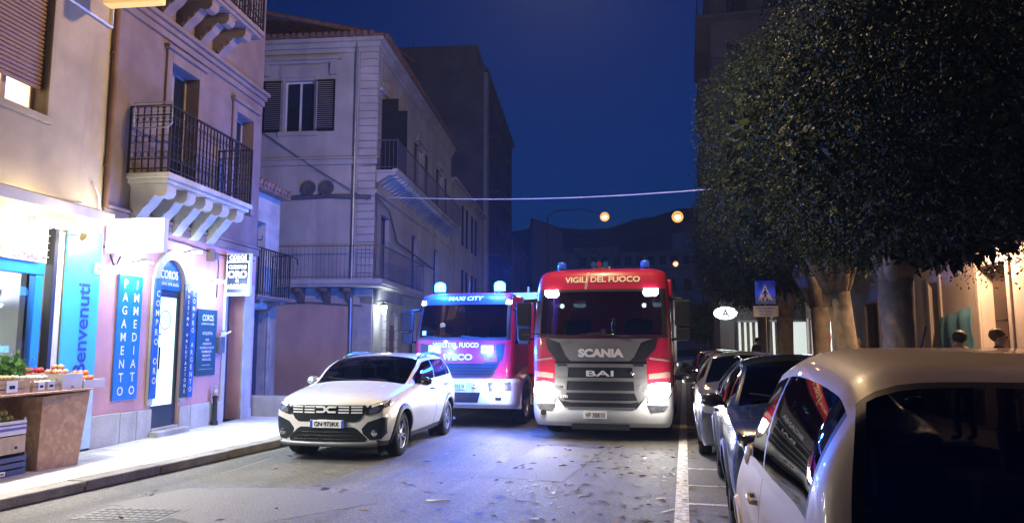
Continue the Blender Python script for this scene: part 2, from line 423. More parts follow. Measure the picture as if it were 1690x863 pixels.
def window(parent, u0, u1, z0, z1, y=.12, M=None, shutters=None, frame=M_white, bars=1, name='window', lit=None):
    """frame with glass set in an opening; optional open louvred shutters beside it"""
    def tr(mb):
        if M is not None: mb.v = [tuple(M @ Vector(p)) for p in mb.v]
        return mb
    f = MB(); t = .055
    f.box(u0, u0 + t, y, y + .06, z0, z1); f.box(u1 - t, u1, y, y + .06, z0, z1)
    f.box(u0 + t, u1 - t, y, y + .06, z1 - t, z1); f.box(u0 + t, u1 - t, y, y + .06, z0, z0 + t)
    for i in range(bars):
        x = u0 + (u1 - u0) * (i + 1) / (bars + 1); f.box(x - .035, x + .035, y - .004, y + .06, z0 + t, z1 - t)
    o = tr(f).build(name, frame, parent)
    g = MB(); g.box(u0 + t, u1 - t, y + .02, y + .03, z0 + t, z1 - t); tr(g).build('pane', lit or M_glassd, o)
    if shutters:
        w = shutters
        for (a, b) in ((u0 - w - .02, u0 - .02), (u1 + .02, u1 + w + .02)):
            s = MB(); s.box(a, a + .05, -.05, -.01, z0, z1); s.box(b - .05, b, -.05, -.01, z0, z1); s.box(a + .05, b - .05, -.05, -.01, z1 - .06, z1); s.box(a + .05, b - .05, -.05, -.01, z0, z0 + .06)
            k = int((z1 - z0 - .12) / .07)
            for i in range(k):
                zz = z0 + .07 + i * .07; s.add([(a + .05, -.045, zz), (b - .05, -.045, zz), (b - .05, -.018, zz + .055), (a + .05, -.018, zz + .055)], [(0, 1, 2, 3)])
            tr(s).build('shutter', M_shutter, o)
    return o

# ---- beige corner shop building -------------------------------------------------
b1 = fthing(F2, 'shop_building', 'beige rendered building over the fruit shop, with a half lowered brown roller shutter', 'building')
mb = MB(); wall_with_holes(mb, -9, -.06, .12, 10.5, [(-9, -.93, .1, 3.3), (-3.4, -1.31, 4.8, 6.9)], .35)
mb.box(-9, -.06, .36, 7, 3.5, 3.7); mb.box(-9, -.06, 6.8, 7, .12, 10.5); mb.box(-9.2, -9, 0, 7, .12, 10.5)
mb.box(-9, -.06, .355, 6.8, 10.3, 10.5)
mb.build('wall', M_beige, b1)
mb = MB(); mb.box(-1.31, -1.22, -.03, .3, 4.7, 6.98); mb.box(-3.5, -1.22, -.05, .3, 4.7, 4.797); mb.box(-3.5, -1.315, -.03, .3, 6.9, 6.98)
mb.build('window_surround', M_beige, b1, bevel=.01)
wf = window(b1, -3.4, -1.31, 4.8, 5.6, .2, bars=3, frame=pm('window_wood', (.4, .27, .17), .5), lit=em('lit_room', (1.0, .78, .5), 1.3))
mb = MB()
for i in range(29):
    z = 5.16 + i * .06; mb.tube([(-3.4, .1, z + .03), (-1.31, .1, z + .03)], .032, 6)
mb.build('roller_shutter', pm('shutter_brown', (.26, .15, .09), .6, 0, .1), b1)
mb = MB(); mb.tube([(-.04, -.05, 3.75), (-.05, -.05, 10)], .045, 10); [mb.box(-.1, .02, -.07, .0, z, z + .03) for z in (4.4, 6.2, 8.0)]
mb.build('downpipe', pm('rust_pipe', (.17, .09, .05), .7, .2, .3), b1, smooth=True, sharp=40)
mb = MB(); mb.tube([(-2.2, -.04, 7.15), (-1.2, -.04, 6.62), (-.14, -.04, 6.6)], .02, 6); mb.tube([(-.14, -.04, 6.6), (-.13, -.04, 7.4)], .012, 6)
mb.tube([(-2.2, -.03, 3.62), (-1.2, -.035, 3.64), (-.5, -.03, 3.72), (-.12, -.03, 3.6)], .012, 6); mb.tube([(-.35, -.03, 4.1), (-.2, -.05, 3.9), (-.13, -.05, 3.55)], .014, 6)
mb.build('conduit', M_white, b1, smooth=True)
# shop front
M_bluef = pm('blue_shop_frame', (.02, .16, .62), .3, .3, .05)
mb = MB()
for u in (-8.6, -6.4, -4.3, -2.75, -1.22): mb.box(u - .075, u + .075, -.02, .07, .12, 2.6)
mb.box(-8.68, -1.14, -.03, .07, 2.6, 2.78); mb.box(-8.68, -1.14, -.02, .07, .12, .3)
sf = mb.build('shop_window', M_bluef, b1, bevel=.008)
mb = MB(); mb.box(-8.6, -1.22, .02, .03, .3, 2.6); mb.build('pane', glass('shop_glass', (.92, .95, .95), 1.35), sf)
mb = MB(); mb.box(-9, -1.02, .05, .1, 2.78, 3.3); mb.build('fascia', M_white, b1)
mb = MB()
for i in range(6): mb.box(-1.26 + i * .06, -1.25 + i * .06, .025, .045, 2.85, 3.3)
for j in range(5): mb.box(-1.27, -.92, .02, .04, 2.86 + j * .1, 2.87 + j * .1)
mb.build('window_grille', M_white, b1)
mb = MB(); mb.box(-1.03, -.96, -.06, .06, .12, 3.32); mb.build('post', M_dark, b1)
mb = MB(); mb.box(-.955, -.8, -.02, .05, .12, 3.25); mb.build('door_jamb', M_white, b1)
# interior of the shop
mb = MB(); mb.box(-8.9, -1.1, 3.4, 3.45, .12, 3.3); mb.box(-1.1, -1.0, .36, 3.4, .12, 3.3); mb.box(-8.9, -1.1, .36, 3.4, .13, .17); mb.box(-8.9, -1.1, .36, 3.4, 3.2, 3.28)
mb.build('interior_wall', M_white, b1)
for z, nm in ((.9, 'shelf'), (1.45, 'shelf'), (1.95, 'shelf'), (2.35, 'shelf')):
    mb = MB(); mb.box(-6.5, -1.3, .5, .9, z, z + .03); mb.box(-6.5, -1.3, .46, .498, z - .03, z + .05); mb.build(nm, M_white, b1)

GOODS = [('red', (.45, .05, .04)), ('orange', (.5, .26, .05)), ('green', (.08, .3, .1)), ('cream', (.5, .45, .35)), ('dark blue', (.06, .09, .35)), ('purple', (.30, .1, .25))]
for j, (z, nm) in enumerate(((.932, 'bottom'), (1.482, 'middle'), (1.982, 'upper'))):
    u = -2.75; kk = 0
    order = GOODS[:]; rnd.shuffle(order)
    while u < -1.5 and kk < 6:
        w = rnd.uniform(.16, .24); h = rnd.uniform(.14, .32); cn, c = order[kk]; kk += 1
        mb = MB(); mb.box(-w / 2, w / 2 - .015, -.12, .12, 0, h); mb.box(-w / 2 + .02, w / 2 - .035, -.124, -.12, h * .25, h * .7)
        o = mb.build('grocery_box', pm('carton_' + cn.replace(' ', '_'), c, .5), None, bevel=.01, loc=F2.w(u + w / 2, -.68, z), rotz=F2.a)
        tag(o, '%s grocery carton on the %s shelf inside the lit fruit shop' % (cn, nm), 'carton', 'goods on the shop shelves')
        u += w + .02
t = fthing(F2, 'ceiling_lamp', 'white strip lamp on the ceiling inside the fruit shop', 'lamp', -2.2, -1.2, 3.1)
mb = MB(); mb.box(-.7, .7, -.12, .12, .04, .1); mb.build('lamp_housing', M_white, t)
mb = MB(); mb.box(-.68, .68, -.1, .1, 0, .039); mb.build('lamp_tube', em('strip_light', (.95, 1, 1), 9), t)
lamp(t, (0, 0, -.1), 120, (.95, 1, 1), .3)
# awning cassette and the flood lamp below it
t = fthing(F2, 'awning', 'rolled up cream awning cassette above the fruit shop front', 'awning', 0, .4, 3.5)
mb = MB(); mb.tube([(-6.5, 0, 0), (-.5, 0, 0)], .105, 16); mb.build('awning_roll', pm('awning_cloth', (.62, .55, .38), .8), t, smooth=True, sharp=50)
for u in (-6.3, -3.4, -.62):
    mb = MB(); mb.box(u - .03, u + .03, .05, .4, -.02, .05); mb.build('bracket', M_grey, t)
mb = MB(); mb.box(-6.52, -.48, -.135, -.108, -.09, .06); mb.build('valance_bar', pm('cream_metal', (.6, .54, .4), .5), t, bevel=.008)
t = fthing(F2, 'flood_lamp', 'small brass flood lamp glaring on the white panel beside the blue banner', 'lamp', -.72, .22, 3.2)
mb = MB(); mb.tube([(0, .2, .03), (0, .06, .02)], .012, 6); mb.build('arm', M_grey, t)
mb = MB(); mb.lathe([(.03, 0), (.055, .09), (.05, .1)], 12, Matrix.Translation((-.02, 0, -.05)) @ Matrix.Rotation(R(35), 4, 'X')); mb.build('lamp_shade', pm('brass', (.45, .32, .12), .35, .8), t, smooth=True, sharp=40)
for u in (-1.6, -3.6):
    t = fthing(F2, 'flood_lamp', 'long white flood lamp under the awning over the shop ' + ('window, nearer the blue banner' if u > -2 else 'window, farther left'), 'lamp', u, .42, 3.22, group='flood lamps under the awning')
    mb = MB(); mb.box(-.3, .3, -.06, .06, .0, .08); mb.build('lamp_housing', M_white, t)
    mb = MB(); mb.box(-.28, .28, -.05, .05, -.012, -.001); mb.build('lamp_lens', em('flood_lens', (1, .93, .72), 40), t)
    lamp(t, (.0, .12, .28), 26, (1, .88, .62), .12)
    lamp(t, (.0, -.1, -.08), 85, (1, .95, .82), .15)
    lamp(t, (.0, -.3, -.05), 800, (1, .97, .88), .15, 'SPOT', (R(-35), 0, 0), 100, .9)
# shop sign and tall blue banner
t = fthing(F2, 'shop_sign', 'small rounded shop sign with red letters on the white fascia', 'sign', -1.62, .02, 2.84)
mb = MB(); mb.box(-.34, .34, -.06, .0, -.085, .085); mb.build('sign_panel', pm('sign_cream', (.62, .5, .42), .5), t, bevel=.05, seg=4)
mb = MB(); text(mb, 'CONAD', .06, 0, .46, .1, .03, Matrix.Translation((0, -.064, 0))); mb.build('lettering', pm('sign_red', (.55, .03, .03), .5), t)
mb = MB(); mb.lathe([(.05, 0), (.05, .006)], 16, Matrix.Translation((-.26, -.062, 0)) @ RX); mb.build('emblem', pm('sign_orange', (.6, .4, .05), .5), t)
t = fthing(F2, 'banner', 'tall pale blue welcome banner with upright dark blue writing on the shop wall', 'banner', -.42, .03, .15)
mb = MB(); mb.box(-.36, .365, -.02, .0, 0, 3.2); mb.build('banner_panel', pm('banner_blue', (.05, .42, .78), .45, 0, .04), t)
mb = MB(); text(mb, 'Benvenuti', 0, 0, 1.34, .26, .02, Matrix.Translation((.03, -.022, 1.74)) @ Matrix.Rotation(-PI / 2, 4, 'Y')); mb.build('lettering', pm('banner_navy', (.015, .03, .28), .5), t)
mb = MB(); mb.box(-.36, .365, -.024, -.021, 0, .95); mb.build('lower_panel', pm('banner_pale', (.42, .58, .78), .4), t)
t = fthing(F2, 'house_number', 'small white house number plate 54 at the top of the blue banner', 'number plate', -.13, .055, 2.8)
mb = MB(); mb.box(-.07, .07, -.01, 0, -.08, .08); mb.build('plate', M_white, t)
mb = MB(); text(mb, '54', 0, 0, .1, .1, .02, Matrix.Translation((0, -.011, 0))); mb.build('lettering', pm('number_blue', (.02, .05, .3), .5), t)
t = fthing(F2, 'hanging_sign', 'yellow projecting box sign at the top edge of the photo', 'sign', -.6, .02, 6.66, -PI / 2)
mb = MB(); mb.box(.25, 1.15, -.09, .09, .05, 1.0); mb.build('sign_box', em('amber_sign', (1, .62, .22), .55, (.7, .45, .15)), t, bevel=.02)
mb = MB(); mb.box(0, .25, -.02, .02, .2, .24); mb.box(0, .25, -.02, .02, .8, .84); mb.build('bracket', M_dark, t)

# ---- pink gold-buyer building ------------------------------------------------------
b2 = fthing(F2, 'shop_building', 'pink plastered building with stone balconies over the blue gold buyer signs', 'building')
mb = MB(); wall_with_holes(mb, -.055, 5.06, .12, 3.72, [(1.45, 2.26, .1, 3.2), (3.86, 4.52, .1, 2.7)], .4)
mb.build('ground_floor_wall', M_pink, b2)
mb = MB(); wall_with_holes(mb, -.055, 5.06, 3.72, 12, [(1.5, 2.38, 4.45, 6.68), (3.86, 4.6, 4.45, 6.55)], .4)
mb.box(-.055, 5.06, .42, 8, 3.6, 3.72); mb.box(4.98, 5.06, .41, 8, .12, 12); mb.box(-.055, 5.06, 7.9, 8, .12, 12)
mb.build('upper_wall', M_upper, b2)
# arched reveal filling the square opening's top
mb = MB()
pts = [(1.45, 2.62)] + [(1.855 - .405 * math.cos(a), 2.66 + .50 * math.sin(a)) for a in [k * PI / 12 for k in range(13)]] + [(2.26, 2.62), (2.26, 3.2), (1.45, 3.2)]
half = len(pts) // 2
mb.prism([(x, z) for x, z in pts], -.4, -.003, RX)
mb.build('arch', M_pink, b2)
mb = MB()
ring = []
for k in range(13):
    a = k * PI / 12; ring.append(((1.855 - .41 * math.cos(a), 2.66 + .505 * math.sin(a)), (1.855 - .55 * math.cos(a), 2.66 + .68 * math.sin(a))))
for a, b in zip(ring[:-1], ring[1:]): mb.prism([a[0], a[1], b[1], b[0]], .0, .05, RX)
mb.box(1.30, 1.447, -.05, 0, .65, 2.66); mb.box(2.263, 2.41, -.05, 0, .65, 2.66)
mb.build('door_surround', M_stone, b2, bevel=.006)
for a, b in ((-.05, .62), (.63, 1.04), (1.05, 1.44), (2.275, 2.62), (2.63, 3.3), (3.31, 3.8)):
    mb = MB(); mb.box(a, b, -.045, 0, .1, .60 - .015 * a); mb.build('plinth_stone', M_stone, b2, bevel=.01)
mb = MB(); mb.box(1.38, 2.34, -.22, -.05, .1, .21); mb.box(1.46, 2.25, -.049, .3, .1, .25); mb.build('doorstep', M_stone, b2, bevel=.012)
# door
df = MB(); Mdoor = pm('door_green_black', (.02, .035, .07), .35, .2)
df.box(1.46, 1.53, .04, .11, .25, 2.62); df.box(2.17, 2.25, .04, .11, .25, 2.62); df.box(1.53, 2.17, .04, .11, .25, .62); df.box(1.53, 2.17, .04, .11, 2.5, 2.62)
dr = df.build('door', Mdoor, b2, bevel=.006)
mb = MB(); mb.box(1.53, 2.17, .065, .075, .62, 2.5)
mb.build('pane', em('lit_frosted_glass', (.62, .95, .9), 1.05, (.6, .7, .7)), dr)
mb = MB(); mb.tube([(1.60, .05, 1.62), (1.60, -.02, 1.62), (1.60, -.02, 1.25), (1.60, .05, 1.25)], .016, 8); mb.build('handle', M_black, dr, smooth=True)
mb = MB(); mb.lathe([(.155, 0), (.17, 0), (.17, .004), (.155, .004)], 28, Matrix.Translation((1.85, .06, 2.1)) @ RX, False)
text(mb, 'centro oro', 1.85, 2.15, .22, .035, .0, Matrix.Translation((0, .06, 0))); text(mb, 'sicilia', 1.85, 2.08, .15, .035, .0, Matrix.Translation((0, .06, 0)))
mb.box(1.54, 1.75, .059, .0645, 1.83, 1.86)
mb.build('door_sticker', pm('sticker_grey', (.12, .2, .24), .5), dr)
mb = MB()
lun = [(1.46, 2.625)] + [(1.855 - .39 * math.cos(a), 2.66 + .48 * math.sin(a)) for a in [k * PI / 14 for k in range(15)]] + [(2.25, 2.625)]
mb.prism(lun, -.06, -.03, RX); lt = mb.build('transom', pm('sign_blue', (.012, .10, .42), .35, 0, .05), b2)
mb = MB(); text(mb, 'COROS', 1.85, 2.9, .52, .15, .012, Matrix.Translation((0, .028, 0))); text(mb, 'centro oro sicilia', 1.85, 2.74, .6, .07, .006, Matrix.Translation((0, .028, 0))); mb.build('lettering', M_wtext, lt)
# dark entrance at the right with pilaster
mb = MB(); mb.box(3.87, 4.51, .28, .33, .14, 2.69)
for a, b in ((3.93, 4.16), (4.22, 4.45)):
    for z0, z1 in ((.3, .95), (1.05, 1.7), (1.8, 2.55)): mb.box(a, b, .265, .28, z0, z1)
mb.build('entrance_door', M_door, b2, bevel=.006)
mb = MB(); mb.box(3.70, 3.857, -.03, 0, .12, 2.72); mb.box(4.523, 4.92, -.05, 0, .1, 2.95); mb.box(3.70, 4.52, -.03, 0, 2.725, 2.95); mb.box(4.5, 4.95, -.07, -.051, .1, .32)
mb.build('pilaster', M_stone, b2, bevel=.01)
# cornices
mb = MB()
mb.box(-.05, 5.09, -.05, 0, 3.62, 3.76); mb.box(-.05, 5.1, -.08, -.0, 3.765, 3.82)
mb.box(-.05, 5.1, -.1, 0, 7.18, 7.27); mb.box(-.05, 5.12, -.16, 0, 7.273, 7.36); mb.box(-.05, 5.08, -.05, 0, 7.05, 7.176)
mb.build('cornice', M_upper, b2, bevel=.015)
# upper windows with surrounds
for (a, b, zt) in ((1.5, 2.38, 6.68), (3.86, 4.6, 6.55)):
    w = window(b2, a, b, 4.47, zt, .22, bars=1, frame=pm('grey_window_wood', (.24, .22, .21), .6))
    mb = MB(); mb.box(a - .16, a - .003, -.05, 0, 4.47, zt + .2); mb.box(b + .003, b + .16, -.05, 0, 4.47, zt + .2); mb.box(a, b, -.05, 0, zt + .003, zt + .2); mb.box(a - .22, b + .22, -.11, 0, zt + .203, zt + .28)
    mb.build('window_surround', M_upper, b2, bevel=.01)
def balcony(par, u0, u1, off, zs, zr, corbels, mat, cm, h, name='balcony', scroll=True, th=.16, iron=M_dark, step=.11):
    mb = MB(); mb.box(u0, u1, -off, -.001, zs - th * .55, zs); mb.box(u0 + .05, u1 - .05, -off + .05, -.001, zs - th, zs - th * .55 - .001)
    s = mb.build(name, mat, par, bevel=.012)
    for u in corbels: corbel_mb(u, cm, zs - th - .001, off * .86, h).build('corbel', mat, s, bevel=.008)
    railing_mb([(u0 + .04, -.01), (u0 + .04, -off + .04), (u1 - .04, -off + .04), (u1 - .04, -.01)], zs, zr, step, scroll=scroll).build('railing', iron, s)
    return s
balcony(b2, .45, 3.3, .75, 4.42, 5.54, (.72, 1.3, 1.88, 2.46, 3.02), M_lime, .26, .66)
balcony(b2, .3, 3.45, .8, 8.05, 9.15, (.5, 1.1, 1.7, 2.3, 2.95), M_upper, .24, .62)
mb = MB(); mb.tube([(3.3, -.06, 3.45), (3.35, -.06, 3.2), (3.35, -.05, 2.6)], .012, 6)
mb.tube([(.05, -.03, 3.5), (.6, -.03, 3.46), (1.2, -.03, 3.52), (2.2, -.03, 3.5), (3.3, -.05, 3.45), (4.9, -.03, 3.5)], .014, 6)
mb.tube([(.12, -.06, 3.05), (.2, -.07, 2.9), (.3, -.06, 2.92), (.38, -.05, 3.05)], .014, 6)
mb.build('cable', M_dark, b2, smooth=True)
mb = MB(); mb.box(3.0, 3.13, -.11, 0, 3.28, 3.52); mb.box(3.2, 3.3, -.08, 0, 3.33, 3.48); mb.build('junction_box', pm('rust_box', (.2, .13, .1), .7), b2, bevel=.01)
# meter box on the pink wall
t = fthing(F2, 'meter_box', 'dark meter box with a small arm on the pink wall by the entrance', 'meter box', 3.57, 0, 1.5)
mb = MB(); mb.box(-.09, .11, -.1, 0, 0, .32); mb.build('case', pm('meter_grey', (.09, .1, .12), .5), t, bevel=.012)
mb = MB(); mb.box(-.06, .06, -.13, -.101, .33, .42); mb.tube([(.0, -.12, .36), (.12, -.2, .43)], .02, 6); mb.build('arm', M_white, t)
mb = MB(); mb.tube([(.14, -.03, .45), (.14, -.03, 1.15)], .025, 8); mb.build('pipe', M_white, t)
# drying rack on the balcony rail
t = fthing(F2, 'drying_rack', 'white wire drying rack hung over the left end of the stone balcony', 'drying rack', .47, .1, 5.15)
mb = MB(); mb.tube([(-.03, .0, .0), (-.03, -.6, 0), (-.03, -.66, .06), (-.03, -.66, .42), (-.03, 0, .42), (-.03, 0, 0)], .012, 6)
for k in range(6): mb.tube([(-.03, 0, .06 + k * .06), (-.03, -.65, .06 + k * .06)], .004, 4)
mb.build('rack_frame', M_grey, t, smooth=True)
# ---- signs of the gold buyer
M_sb = pm('sign_blue', (.012, .10, .42), .35); M_sn = pm('sign_navy', (.012, .035, .10), .4, 0, .05)
def panel_sign(label, u, off, z0, z1, w, mat, draw, turn=0):
    t = fthing(F2, 'wall_sign', label, 'sign', u, off, z0, turn)
    mb = MB(); mb.box(-w / 2, w / 2, -.03, 0, 0, z1 - z0); mb.build('sign_panel', mat, t, bevel=.006)
    mb = MB(); draw(mb, Matrix.Translation((0, -.031, 0))); mb.build('lettering', M_wtext, t)
    return t
panel_sign('bright blue double column sign PAGAMENTO IMMEDIATO on the pink wall', .715, .01, .79, 2.78, .60, pm('sign_bright_blue', (.012, .16, .62), .35, 0, .04), lambda mb, M: (stack(mb, 'PAGAMENTO', -.14, .04, 1.95, .16, M), stack(mb, 'IMMEDIATO', .145, .04, 1.95, .16, M)))
panel_sign('narrow blue sign COMPRO ORO left of the lit door', 1.37, .06, .76, 2.8, .17, M_sb, lambda mb, M: stack(mb, 'COMPRO ORO', 0, .22, 1.85, .12, M))
panel_sign('narrow navy sign MASSIMA VALUTAZIONE right of the lit door', 2.30, .06, .72, 2.76, .24, M_sn, lambda mb, M: stack(mb, 'MASSIMA VALUTAZIONE', 0, .06, 1.97, .13, M))
panel_sign('narrow blue sign COMPRO ARGENTO beside the navy one', 2.535, .03, .71, 2.74, .2, M_sb, lambda mb, M: stack(mb, 'COMPRO ARGENTO', 0, .08, 1.96, .11, M))
def acq(mb, M):
    text(mb, 'COROS', 0, 1.10, .4, .12, .012, M); text(mb, 'centro oro sicilia', 0, .99, .45, .05, .004, M); text(mb, 'ACQUISTA:', 0, .8, .36, .07, .006, M)
    for i, s in enumerate(('ORO', 'ARGENTO', 'GIOIELLI USATI', 'DIAMANTI', 'MONETE', 'OROLOGI')): text(mb, s, 0, .68 - i * .075, min(.5, .045 * len(s)), .045, .004, M)
    text(mb, 'pagamento immediato', 0, .2, .3, .025, .0, M); mb.box(-.24, .24, -.003, 0, .12, .123, M)
panel_sign('dark teal sign ACQUISTA with a list of lines on the pink wall', 3.07, .02, 1.08, 2.34, .70, pm('sign_teal', (.012, .07, .12), .4, 0, .05), acq)
# projecting lit box sign, overexposed white
t = fthing(F2, 'light_box_sign', 'blank glaring white light box sign with an orange end projecting from the pink wall', 'sign', .05, .0, 3.06, -PI / 2)
mb = MB(); mb.box(.06, 1.02, -.055, .055, 0, .53); mb.build('sign_box', M_white, t, bevel=.012)
mb = MB(); mb.box(.17, 1.0, -.062, -.056, .015, .515); mb.build('sign_face', em('lightbox_white', (1, .97, .95), 7), t)
mb = MB(); mb.box(.07, .165, -.062, -.056, .03, .17); mb.build('sign_stripe', em('lightbox_orange', (1, .25, .05), .8), t)
mb = MB(); mb.tube([(0, 0, .1), (.06, 0, .1)], .015, 6); mb.tube([(0, 0, .45), (.06, 0, .45)], .015, 6); mb.build('bracket', M_dark, t)
lamp(t, (.55, -.25, .2), 60, (1, .96, .92), .2)
# projecting COROS sign
t = fthing(F2, 'light_box_sign', 'navy projecting sign COROS COMPRO ORO and ARGENTO with glowing letters', 'sign', 3.72, .0, 2.68, -PI / 2)
mb = MB(); mb.box(.06, .56, -.06, .06, 0, .83); mb.build('sign_box', M_white, t, bevel=.008)
mb = MB(); mb.box(.085, .535, -.066, -.061, .03, .64); mb.box(.085, .535, -.066, -.061, .665, .80); mb.build('sign_face', M_sn, t)
mb = MB(); T = Matrix.Translation((0, -.067, 0))
text(mb, 'COROS', .31, .745, .36, .085, .02, T); text(mb, 'centro oro sicilia', .31, .683, .38, .03, .004, T); text(mb, 'COMPRO', .31, .55, .38, .075, .02, T); text(mb, 'ORO', .31, .40, .40, .15, .03, T); text(mb, '&', .31, .275, None, .07, .02, T); text(mb, 'ARGENTO', .31, .15, .42, .09, .02, T)
mb.box(.075, .545, -.064, -.0615, .642, .66); mb.box(.075, .083, -.064, -.0615, .0, .66); mb.box(.537, .545, -.064, -.0615, .0, .66)
mb.build('lettering', em('sign_glow', (.95, .97, 1), 3.5), t)
mb = MB(); mb.box(0, .06, -.015, .015, .02, .05); mb.box(-.02, .56, -.014, .014, -.03, -.003); mb.build('bracket', M_white, t)
# flood lamps of the signs
for (u, z, txt, p) in ((.74, 2.98, 'over the bright blue double column sign', 42), (3.07, 2.86, 'over the dark teal list sign', 34), (2.2, 3.33, 'above the arch of the lit door', 22)):
    t = fthing(F2, 'flood_lamp', 'small white flood lamp glaring ' + txt, 'lamp', u, 0, z, group='flood lamps over the gold buyer signs')
    mb = MB(); mb.tube([(0, 0, .02), (0, -.22, .06)], .012, 6); mb.build('arm', M_dark, t)
    mb = MB(); mb.box(-.1, .1, -.33, -.2, .02, .07); mb.build('lamp_housing', M_white, t, bevel=.01)
    mb = MB(); mb.box(-.085, .085, -.32, -.21, .005, .0195); mb.build('lamp_lens', em('flood_cool', (.75, .95, 1), 60), t)
    lamp(t, (0, -.24, -.06), p, COOL, .06)
    lamp(t, (0, -.45, -.03), p * 13, COOL, .06, 'SPOT', (R(-32), 0, 0), 95, .9)
# cast bollard
t = fthing(F2, 'bollard', 'dark cast bollard with a pale round head by the pink wall', 'bollard', 3.35, .12, .12)
mb = MB(); mb.lathe([(.07, 0), (.07, .06), (.05, .1), (.045, .5), (.055, .52), (.055, .55)], 14); mb.build('post', M_dark, t, smooth=True, sharp=40)
mb = MB(); mb.lathe([(.03, .55), (.05, .58), (.055, .62), (.045, .66), (.02, .69), (.03, .71), (.02, .74), (.001, .75)], 14); mb.build('head', M_grey, t, smooth=True)

# ---- low old house in the set-back, with its iron balcony ------------------------------
b2b = fthing(F2, 'old_house', 'narrow old stone house with a tiled eave squeezed beside the pink building', 'house', 5.1, -.45)
mb = MB(); wall_with_holes(mb, 0, 2.05, .0, 5.45, [(.78, 1.5, 0, 2.5), (.5, 1.3, 2.85, 4.6)], .35); mb.box(0, 2.05, 5, 5.2, 0, 5.45); mb.box(1.9, 2.05, .351, 5, 0, 5.45); mb.build('wall', pm('rough_plaster', (.40, .38, .35), .9, 0, .3, 2, .6, 9, stain=(.22, .2, .18)), b2b)
mb = MB()
for k in range(9): mb.box(.6 + rnd.uniform(-.05, .03), .775, -.07, 0, .5 + k * .26, .5 + k * .26 + .25)
mb.box(.62, 1.6, -.08, 0, 2.503, 2.75); mb.box(1.503, 1.66, -.06, 0, 0, 2.5); mb.build('door_surround', pm('rough_stone', (.30, .28, .25), .95, 0, .35, 4, .8, 8), b2b, bevel=.03)
mb = MB(); mb.box(.78, 1.5, .2, .26, 0, 2.5); [mb.box(.82 + i * .16, .96 + i * .16, .18, .2, .1, 2.4) for i in range(4)]; mb.build('door', M_door, b2b)
mb = MB(); mb.box(.5, 1.3, .2, .26, 2.85, 4.6); mb.box(.88, .92, .18, .2, 2.85, 4.6); mb.build('balcony_door', M_shutter, b2b)
mb = MB()
for k in range(11):
    u = -.02 + k * .195; mb.tube([(u, -.3, 5.42), (u, 2.6, 6.5)], .085, 8)
mb.box(-.02, 2.1, -.25, 2.6, 5.3, 5.38); mb.build('roof', M_tile, b2b, smooth=True, sharp=50)
sl = balcony(b2b, .02, 1.75, .5, 2.78, 3.85, (.3, 1.4), M_upper, .12, .25, scroll=False, th=.1, step=.12)
mb = MB(); mb.tube([(1.7, -.46, 3.84), (1.95, -.46, 3.84), (2.2, -.44, 3.8), (2.22, -.44, 3.68)], .014, 6); mb.tube([(.05, -.02, 4.1), (.6, -.25, 4.08), (.62, -.25, 4.2)], .012, 6); mb.build('hooked_bar', M_dark, sl, smooth=True)
t = fthing(F2, 'low_wall', 'low pale concrete wall block on the pavement behind the white car', 'wall', 5.12, .0)
mb = MB(); mb.box(0, .22, -1.9, .35, .1, .56); mb.build('wall_block', M_stone, t, bevel=.02)
# ---- pale two storey palazzo -----------------------------------------------------------
b3 = fthing(F3, 'palazzo', 'pale two storey palazzo with quoins, a terracotta ground floor and a long bracketed balcony', 'building')
TF = FRONT
def trf(mb): mb.v = [tuple(TF @ Vector(p)) for p in mb.v]; return mb
HW = 14.
mb = MB(); wall_with_holes(mb, -HW, 0, 0, 11.3, [(-3.15, -2.1, 8.65, 10.4)], .4)
trf(mb); a = MB(); wall_with_holes(a, .0, 13.6, 0, 11.3, [(.55, 1.75, 7.35, 9.9), (6.0, 7.1, 8.0, 9.75), (10.4, 11.5, 8.0, 9.75), (.85, 1.85, 3.75, 6.0), (5.2, 6.2, 3.75, 6.0), (9.5, 10.5, 3.75, 6.0), (5, 6.2, 0, 2.7), (9, 10.2, 0, 2.7)], .4)
mb.add(a.v, a.f); mb.box(13.2, 13.6, .4, HW, 0, 11.3); mb.box(.4, 13.2, HW - .3, HW, 0, 11.3); mb.box(.4, 13.2, .4, HW - .3, 11.1, 11.29)
mb.build('wall', M_b3, b3)
mb = MB(); trf(mb.box(-HW, -.62, -.025, 0, 0, 2.98)); mb.build('ground_floor_render', M_terra, b3)
mb = MB()
for (x0, x1, d, z0, z1) in ((-HW, .06, .06, 11.3, 11.45), (-HW, .14, .14, 11.453, 11.62), (-HW, .26, .26, 11.623, 11.75), (-HW, .08, .08, 7.5, 7.68), (-HW, .12, .12, 7.683, 7.75)): mb.box(x0, x1, -d, 0, z0, z1)
trf(mb); mb.build('cornice', M_b3, b3, bevel=.02); mb = MB()
for (d, z0, z1) in ((.06, 11.3, 11.45), (.14, 11.453, 11.62), (.26, 11.623, 11.75), (.07, 6.55, 6.7)): mb.box(.003, 13.75, -d, 0, z0, z1)
mb.build('cornice', M_b3, b3, bevel=.02)
mb = MB()
for k in range(14): mb.box(-.56, .03, -.05, 0, 7.78 + k * .252, 7.78 + k * .252 + .235)
for k in range(17): mb.box(-.56, .03, -.045, 0, 3.2 + k * .25, 3.2 + k * .25 + .235)
trf(mb); mb.build('quoins', M_b3, b3, bevel=.015); mb = MB()
for k in range(14): mb.box(.0, .42, -.05, 0, 7.78 + k * .252, 7.78 + k * .252 + .235)
mb.build('quoins', M_b3, b3, bevel=.015)
mb = MB(); trf(mb.box(-.62, .02, -.06, 0, 0, 2.98)); mb.box(.0, .6, -.06, 0, 0, 2.98); mb.build('corner_pier', M_stone, b3, bevel=.02)
